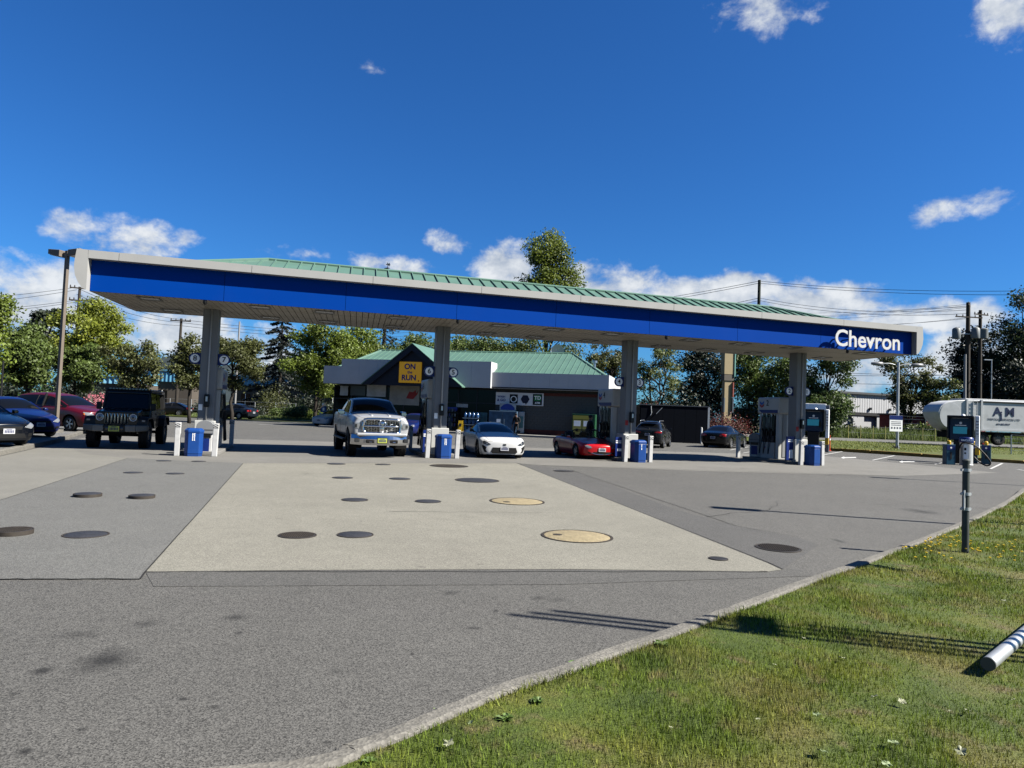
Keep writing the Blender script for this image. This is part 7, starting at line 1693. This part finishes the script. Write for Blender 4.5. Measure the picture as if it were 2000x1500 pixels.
def conifer(px0, px1, pyt, Y, lm, label, n=6000, base_px=None, droop=.35):
    TREE_N[0] += 1; rs = np.random.RandomState(100 + TREE_N[0])
    a, b = AT(px0, pyt, Y), AT(px1, pyt, Y); xc = (a.x + b.x) / 2; rx = (b.x - a.x) / 2; H = AT((px0 + px1) / 2, pyt, Y).z
    t = thing('conifer', label, 'tree', (xc, Y, 0)); m = MB(); m.tube([(0, 0, -.05), (0, 0, H * .5), (0, 0, H * .98)], [H * .018, H * .011, .02], 8); C, D = [], []
    lv = int(H * 1.6)
    for k in range(lv):
        f = (k + .5) / lv; z = H * (.08 + .9 * f); R_ = rx * (1 - f) ** .75 * rs.uniform(.75, 1.1) + .15
        for j in range(7):
            an = rs.uniform(0, 6.28); r_ = R_ * rs.uniform(.7, 1.1); d = np.array([math.cos(an), math.sin(an), -droop]); e = np.array([0, 0, z]) + d * r_
            m.tube([(0, 0, z), tuple(e)], [.04, .01], 4); q = max(4, int(n * r_ / (lv * 7 * rx * .55)))
            tt = rs.uniform(.12, 1, q) ** .7; p = np.array([0, 0, z]) + d * (r_ * tt)[:, None] + rs.normal(size=(q, 3)) * np.array([.22, .22, .12]) * (1.1 - tt)[:, None] * max(.6, r_ * .5); C.append(p); D.append(np.repeat(d[None], q, 0))
    C, D = np.concatenate(C), np.concatenate(D); nr = unit(rs, len(C)) * .8 + np.array([0, 0, .6]); nr /= np.linalg.norm(nr, axis=1)[:, None]
    m.build('trunk', M_bark, t); link('crown', fast_mesh('crown', quads(C, nr, .42, rs, .4), None, 4, lm, np.repeat(np.clip(rs.normal(.45, .2, len(C)), 0, 1), 4)), t); return t
def bush(px0, px1, pyt, pyb, Y, lm, label, n=2500, leaf=.14, nb=12, base_z=0.0, group=None, name='shrub', rough_top=1.0):
    TREE_N[0] += 1; rs = np.random.RandomState(100 + TREE_N[0])
    a, b = AT(px0, pyb, Y), AT(px1, pyb, Y); xc = (a.x + b.x) / 2; rx = (b.x - a.x) / 2; H = AT((px0 + px1) / 2, pyt, Y).z - base_z
    t = thing(name, label, 'shrub', (xc, Y, base_z), 0, group); blobs = []; m = MB()
    for k in range(nb):
        x = rs.uniform(-.75, .75) * rx; h = H * rs.uniform(.6, 1.0) * (1 - .35 * (abs(x) / rx) ** 2 * rough_top); r_ = H * rs.uniform(.28, .42); blobs.append(((x, rs.uniform(-.4, .4) * min(rx, 1.6), h - r_), (r_ * 1.15, r_, r_))); blobs.append(((x, rs.uniform(-.3, .3), r_ * .8), (r_ * 1.2, r_, r_)))
        limb(m, (x * .5, 0, -.03), (x, 0, max(.2, h - r_)), .04, .015, rs, 3, .1)
    m.build('stems', M_bark, t); V, T = crown(blobs, n, leaf, rs, .4); V[:, 2] = np.maximum(V[:, 2], .02); link('foliage', fast_mesh('foliage', V, None, 4, lm, T), t); return t
# left group
tree(-95, 13, 512, 770, 42, L_grn, 'tall bright green tree at the left edge of the lot', 9000, .20, 34, 'column')
tree(8, 98, 622, 770, 47, L_mid, 'bushy mid-green tree behind the minivan', 9000, .20, 26)
tree(62, 130, 607, 720, 70, L_drk, 'dark dense tree between the pale lamp post and the bushy tree', 7000, .28, 22)
tree(112, 255, 578, 748, 56, L_yel, 'large airy yellow-green tree behind the wooden pole', 15000, .19, 46, 'egg', M_barkp, shell=.7, br=.27)
tree(95, 200, 660, 770, 50, L_mid, 'lower green tree in the shade of the yellow-green tree', 7000, .2, 22)
tree(182, 340, 662, 775, 45, L_olv, 'spreading multi-stemmed olive tree behind the off-roader', 6000, .15, 50, 'fan', trunks=5, shell=.8, br=.2)
tree(332, 420, 660, 775, 52, L_olv, 'dense olive-green tree left of column 8', 6500, .17, 26, br=.3)
tree(405, 512, 648, 770, 54, L_olv, 'dense olive-green tree behind number sign 7', 9000, .18, 30, br=.3)
conifer(480, 630, 580, 96, L_con, 'dark drooping conifer left of the bright green tree', 22000, droop=.28)
tree(552, 690, 628, 800, 66, L_grn, 'bright green leafy tree left of the store', 13000, .22, 34, br=.3)
tree(640, 772, 640, 790, 74, L_grn, 'bright green leafy tree behind the store left end', 12000, .24, 32, br=.3)
tree(745, 885, 640, 760, 80, L_mid, 'mid-green tree just behind the store gable', 8000, .26, 26)
tree(865, 1015, 642, 760, 84, L_mid, 'mid-green tree behind the middle of the store roof', 8000, .26, 26)
tree(950, 1152, 655, 770, 82, leaf_mat('leaf_green2', (.06, .085, .018), .5, 1.6), 'spreading green tree behind the satellite dish', 9000, .26, 30)
conifer(700, 815, 506, 105, L_con, 'conifer top showing above the canopy roof', 5000)
tree(1003, 1138, 458, 700, 92, leaf_mat('leaf_poplar', (.085, .115, .014), .45, 1.9, .4, (1.2, 1.05, .8)), 'tall poplar rising above the canopy roof', 15000, .30, 60, 'egg', shell=.42, br=.25)
# behind the enclosure
tree(1130, 1235, 660, 800, 80, L_olv, 'thin airy tree with bare stems right of the store', 5200, .22, 30, 'fan', trunks=4, shell=.85, br=.22)
tree(1232, 1340, 668, 800, 76, leaf_mat('leaf_sparse', (.085, .105, .03), .5, 1.6), 'thin airy tree with pale leaves behind number sign 3', 4600, .2, 34, trunks=3, shell=.8, br=.22)
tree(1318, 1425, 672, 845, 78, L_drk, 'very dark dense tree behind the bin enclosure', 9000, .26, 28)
tree(1415, 1520, 664, 850, 74, L_mid, 'dark leafy tree behind the tall wooden pole', 8000, .24, 26)
tree(1500, 1600, 668, 855, 70, L_mid, 'dark leafy tree behind column 2', 8000, .24, 26)
tree(1570, 1668, 678, 860, 68, leaf_mat('leaf_lime_dark', (.055, .085, .022), .4, 1.8), 'leafy green tree left of the white warehouse', 8500, .24, 30, br=.28)
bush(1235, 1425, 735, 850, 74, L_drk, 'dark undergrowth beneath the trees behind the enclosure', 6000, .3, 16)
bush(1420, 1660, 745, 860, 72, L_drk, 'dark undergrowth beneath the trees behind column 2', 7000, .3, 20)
tree(1698, 1850, 662, 820, 84, L_olv, 'thin half-bare tree in front of the white warehouse', 6000, .26, 40, 'fan', trunks=2, shell=.9, br=.2, base_z=.6)
tree(1800, 1872, 722, 840, 82, leaf_mat('leaf_olive_green', (.06, .075, .02), .5, 1.6), 'small olive-green tree beside the garbage truck', 4500, .26, 20, base_z=.6)
tree(1858, 1960, 640, 850, 88, L_drk, 'dark dense tree behind the transformer pole', 9000, .32, 34, base_z=.6)
tree(1925, 2075, 552, 840, 86, leaf_mat('leaf_dark_olive', (.032, .045, .016), .45, 1.8), 'tall dark tree with open branches at the right edge', 12000, .30, 52, base_z=.6, shell=.6, br=.24)
tree(1960, 2080, 690, 850, 80, L_drk, 'low dark tree filling the right edge', 7000, .32, 26, base_z=.6)
# shrubs
bush(1375, 1466, 796, 850, 62, L_red, 'red-leaved photinia bush beside the black saloon', 4200, .15, 12); bush(1232, 1308, 777, 845, 58, L_red, 'red-leaved photinia bush behind the enclosure left corner', 3200, .15, 10)
bush(432, 481, 790, 818, 80, leaf_mat('leaf_yellow_hedge', (.13, .15, .02), .5, 1.5), 'yellow-green clipped hedge right of column 7', 2600, .2, 9); bush(480, 515, 792, 818, 82, L_drk, 'small dark round shrub beside the yellow-green hedge', 2000, .2, 6); bush(512, 552, 790, 817, 84, leaf_mat('leaf_hedge_mid', (.07, .10, .025), .5, 1.6), 'low mid-green hedge with pale blooms', 2200, .2, 7); bush(553, 601, 781, 818, 78, leaf_mat('leaf_juniper', (.05, .08, .02), .4, 1.7), 'rounded juniper-green bush near the store', 3600, .18, 8, rough_top=1.6); bush(600, 632, 795, 818, 80, L_grn, 'low grassy shrub beside the parking sign', 1500, .2, 5)
bush(440, 700, 762, 812, 96, L_drk, 'dark hedge band in front of the long blue warehouse', 7000, .3, 20); bush(335, 420, 782, 806, 88, L_drk, 'dark low hedge across the road left of column 8', 2600, .25, 10)
bush(520, 545, 742, 790, 90, L_olv, 'small pale tree-like shrub before the long blue warehouse', 2000, .22, 6)
bush(-40, 60, 735, 810, 52, L_drk, 'dark hedge behind the minivan roof', 5000, .22, 14); bush(44, 136, 752, 812, 46, leaf_mat('leaf_hedge_green', (.05, .10, .02), .45, 1.6), 'leafy green hedge beside the tan lamp post', 5000, .16, 12); bush(130, 200, 740, 812, 60, L_drk, 'dark conifer hedge behind the white car', 4000, .2, 10)
for px0, px1, lb in ((168, 192, 'pink rhododendron in bloom beside the off-roader roof'), (112, 128, 'pink rhododendron bloom at the foot of the tan lamp post'), (192, 206, 'small pink bloom behind the off-roader windscreen')):
    t = bush(px0 - 3, px1 + 3, 777, 815, 40, L_mid, lb, 900, .14, 4); rs = np.random.RandomState(px0); k = 110
    P = unit(rs, k) * np.array([(px1 - px0) * 40 / 1350 / 2, .5, .42]) * rs.uniform(.6, 1, k)[:, None] + np.array([0, -.2, AT(px0, 781, 40).z]); link('blooms', fast_mesh('blooms', quads(P, unit(rs, k), .11, rs, .9), None, 4, L_pink, np.repeat(rs.uniform(0, 1, k), 4)), t)
bush(1768, 1836, 820, 858, 74, L_mid, 'bramble thicket on the bank behind the wire fence', 4500, .22, 10, .8); bush(1640, 1700, 826, 860, 76, L_olv, 'weedy thicket below the white warehouse', 3000, .22, 8, .8)
bush(1738, 1766, 874, 884, 49.6, L_mid, 'small weeds round the street lamp base', 500, .1, 4, .3)
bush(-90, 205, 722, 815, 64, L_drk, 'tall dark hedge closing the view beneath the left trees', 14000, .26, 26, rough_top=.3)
# tall weeds and verge grass
def weeds(x0, x1, y0, y1, n, h, w, zf, mt, label, seed, name='tall_grass'):
    r_ = np.random.RandomState(seed); x = r_.uniform(x0, x1, n); y = r_.uniform(y0, y1, n); z = zf(x, y); v, t_ = blades(x, y, z, h, w, r_, .5); o = link(name, fast_mesh(name, v, None, 3, mt, t_)); o['kind'] = 'stuff'; o['label'] = label; o['category'] = 'grass'
L_tall = leaf_mat('tall_grass_blade', (.085, .115, .03), .5, 1.6)
weeds(30, 78, 68.4, 80, 26000, .95, .07, lambda x, y: .5 + (y - 68) * .02, L_tall, 'tall wild grass on the bank beyond the side road', 3)
weeds(20, 60, 46, 60, 16000, .10, .05, lambda x, y: np.where(True, .14 + (y - 44) * .018, 0), leaf_mat('verge_blade', (.13, .15, .035), .6, 1.5), 'mown grass on the far verge', 4, 'verge_grass')
sheet('verge_left', [(-60, 76), (-24, 86), (-14, 74), (-30, 73), (-60, 73.5)], .03, M_verge); 
weeds(-58, -16, 76, 84, 9000, .35, .07, lambda x, y: .0 * x, L_tall, 'rough grass along the far left road', 6)
sheet('far_road', [(-160, 92), (-20, 99), (-20, 90.5), (-160, 78)], -.02, M_asphB)

# ------------------------------------------------------------------ people
M_skin = mat('skin', (.36, .20, .14), .55); M_cloth = mat('cloth_black', (.012, .012, .014), .85); M_jean = mat('cloth_dark_trousers', (.016, .017, .022), .85); M_hair = mat('hair_dark', (.012, .010, .009), .6)
def person(loc, rz, label, joints, look=(0, 0), cap=False, long_sleeve=True):
    t = thing('person', label, 'person', loc, rz)
    J = dict(hip=(0, 0, .95), waist=(0, .0, 1.08), chest=(.02, 0, 1.32), neck=(.02, 0, 1.50), head0=(.03, 0, 1.58), head1=(.05, 0, 1.70),
             shL=(.02, .19, 1.42), shR=(.02, -.19, 1.42), elL=(.02, .26, 1.14), elR=(.02, -.26, 1.14), wrL=(.18, .22, .98), wrR=(.18, -.22, .98), haL=(.27, .20, .97), haR=(.27, -.20, .97),
             hiL=(0, .10, .90), hiR=(0, -.10, .90), knL=(.03, .12, .50), knR=(.03, -.12, .50), anL=(0, .12, .09), anR=(0, -.12, .09), toL=(.17, .13, .04), toR=(.17, -.13, .04)); J.update(joints)
    Rr = dict(hip=(.155, .12), waist=(.145, .105), chest=(.17, .115), neck=(.06, .06), head0=(.075, .085), head1=(.08, .095), sh=(.075, .075), el=(.052, .052), wr=(.034, .03), ha=(.042, .022), hi=(.095, .095), kn=(.062, .065), an=(.045, .05), to=(.045, .035))
    E_ = [('hip', 'waist'), ('waist', 'chest'), ('chest', 'neck'), ('neck', 'head0'), ('head0', 'head1')]
    for s in 'LR': E_ += [('chest', 'sh' + s), ('sh' + s, 'el' + s), ('el' + s, 'wr' + s), ('wr' + s, 'ha' + s), ('hip', 'hi' + s), ('hi' + s, 'kn' + s), ('kn' + s, 'an' + s), ('an' + s, 'to' + s)]
    nm = list(J); V = [Vector(J[k]) for k in nm]; ix = {k: i for i, k in enumerate(nm)}; EE = [(ix[a], ix[b]) for a, b in E_]; RR = [Rr.get(k, Rr.get(k[:2])) for k in nm]
    for s in 'LR':                                                    # five fingers from each palm
        w, h = V[ix['wr' + s]], V[ix['ha' + s]]; d = (h - w).normalized(); side = d.cross(Vector((0, 0, 1))).normalized()
        for f, ln in ((-1.5, .055), (-.5, .07), (.5, .072), (1.5, .062)):
            a = h + side * f * .018 + d * .02; b = a + d * ln * .6 + Vector((0, 0, -.012)); c = b + d * ln * .35 + Vector((0, 0, -.03)); i0 = len(V); V += [a, b, c]; EE += [(ix['ha' + s], i0), (i0, i0 + 1), (i0 + 1, i0 + 2)]; RR += [(.010, .010), (.009, .009), (.007, .007)]
        sg_ = -1 if s == 'R' else 1; a = w.lerp(h, .5) + side * sg_ * -.035; b = a + d * .05 + side * sg_ * -.02; i0 = len(V); V += [a, b]; EE += [(ix['wr' + s], i0), (i0, i0 + 1)]; RR += [(.012, .012), (.010, .010)]
    me = bpy.data.meshes.new('body'); me.from_pydata([tuple(v) for v in V], EE, []); ob = bpy.data.objects.new('body', me); COL.objects.link(ob)
    sk = ob.modifiers.new('skin', 'SKIN'); sk.use_smooth_shade = True; ss = ob.modifiers.new('sub', 'SUBSURF'); ss.levels = 2; ss.render_levels = 2
    if not me.skin_vertices: bmx = bmesh.new(); bmx.from_mesh(me); bmx.verts.layers.skin.verify(); bmx.to_mesh(me); bmx.free()
    for i, r_ in enumerate(RR): me.skin_vertices[0].data[i].radius = r_
    me.skin_vertices[0].data[0].use_root = True
    ev = bpy.data.meshes.new_from_object(ob.evaluated_get(bpy.context.evaluated_depsgraph_get())); bpy.data.objects.remove(ob)
    ev.materials.clear()
    for m_ in (M_skin, M_cloth, M_jean, M_black): ev.materials.append(m_)
    hL, hR = V[ix['elL']], V[ix['elR']]
    for p in ev.polygons:
        c = p.center; arm = min((c - V[ix['wr' + s]]).length for s in 'LR'); hand = min((c - V[ix['ha' + s]]).length for s in 'LR')
        if c.z > V[ix['neck']].z - .02 and (c - V[ix['neck']]).length < .34 and abs(c.y - V[ix['neck']].y) < .12: k = 0
        elif hand < .12 or (arm < (.05 if long_sleeve else .2) and c.z > .6): k = 0
        elif c.z > .93: k = 1
        elif c.z > .11: k = 2
        else: k = 3
        p.material_index = k; p.use_smooth = True
    link('body', ev, t)
    h = (Vector(J['head0']) + Vector(J['head1'])) / 2; hd = Vector((math.cos(look[0]) * math.cos(look[1]), math.sin(look[0]) * math.cos(look[1]), math.sin(look[1]))); sd_ = Vector((-hd.y, hd.x, 0)).normalized(); up = hd.cross(sd_)
    up = up if up.z > 0 else -up
    f = MB(); f.lathe([(.001, -.018), (.014, -.01), (.012, .01), (.001, .03)], 8, c=h + hd * .105 - up * .005); f.build('nose', M_skin, t, True)
    for s in (-1, 1):
        MB().lathe([(.001, -.012), (.012, 0), (.001, .012)], 8, c=h + hd * .088 + sd_ * s * .034 + up * .03).build('eye', M_ink, t, True); MB().lathe([(.001, -.03), (.016, 0), (.001, .03)], 8, c=h + sd_ * s * .085).build('ear', M_skin, t, True)
    MB().box(h + hd * .09 - up * .055, (.015, .045, .01), look[0]).build('mouth', mat('lips', (.25, .09, .08), .6), t)
    q = MB(); q.lathe([(.088, .02), (.092, .05), (.076, .085), (.04, .105), (.001, .11)], 16, c=h + up * .02 - hd * .012); q.build('cap' if cap else 'hair', M_cloth if cap else M_hair, t, True)
    if cap: MB().box(h + hd * .15 + up * .05, (.12, .15, .012), look[0], .15).build('cap_brim', M_cloth, t)
    q = MB(); q.lathe([(.078, -.05), (.086, -.0), (.086, .05)], 16, c=h - hd * .03 + up * .03); q.build('hair', M_hair, t, True)
    return t
p1 = AT(1008, 850, 47.5); person((p1.x, 47.5, 0), R(-115), 'person in a black cap and black jacket looking down by the block wall', dict(chest=(.06, 0, 1.30), neck=(.10, 0, 1.46), head0=(.13, 0, 1.53), head1=(.18, 0, 1.63), elL=(.02, .27, 1.12), wrL=(.2, .14, 1.02), haL=(.27, .1, 1.04), elR=(-.02, -.28, 1.12), wrR=(.05, -.27, .88), haR=(.08, -.27, .80), knL=(.12, .12, .5), anL=(.14, .12, .09), toL=(.31, .13, .04)), (0, -.5), True)
p2 = AT(1150, 880, 31.4); person((p2.x, 31.4, 0), R(15), 'person in a black t-shirt standing behind the red roadster at pump 4', dict(elR=(.06, -.27, 1.15), wrR=(.24, -.2, 1.06), haR=(.32, -.18, 1.05), elL=(-.02, .27, 1.14), wrL=(.03, .27, .90), haL=(.05, .27, .82)), (.2, -.25), False, False)
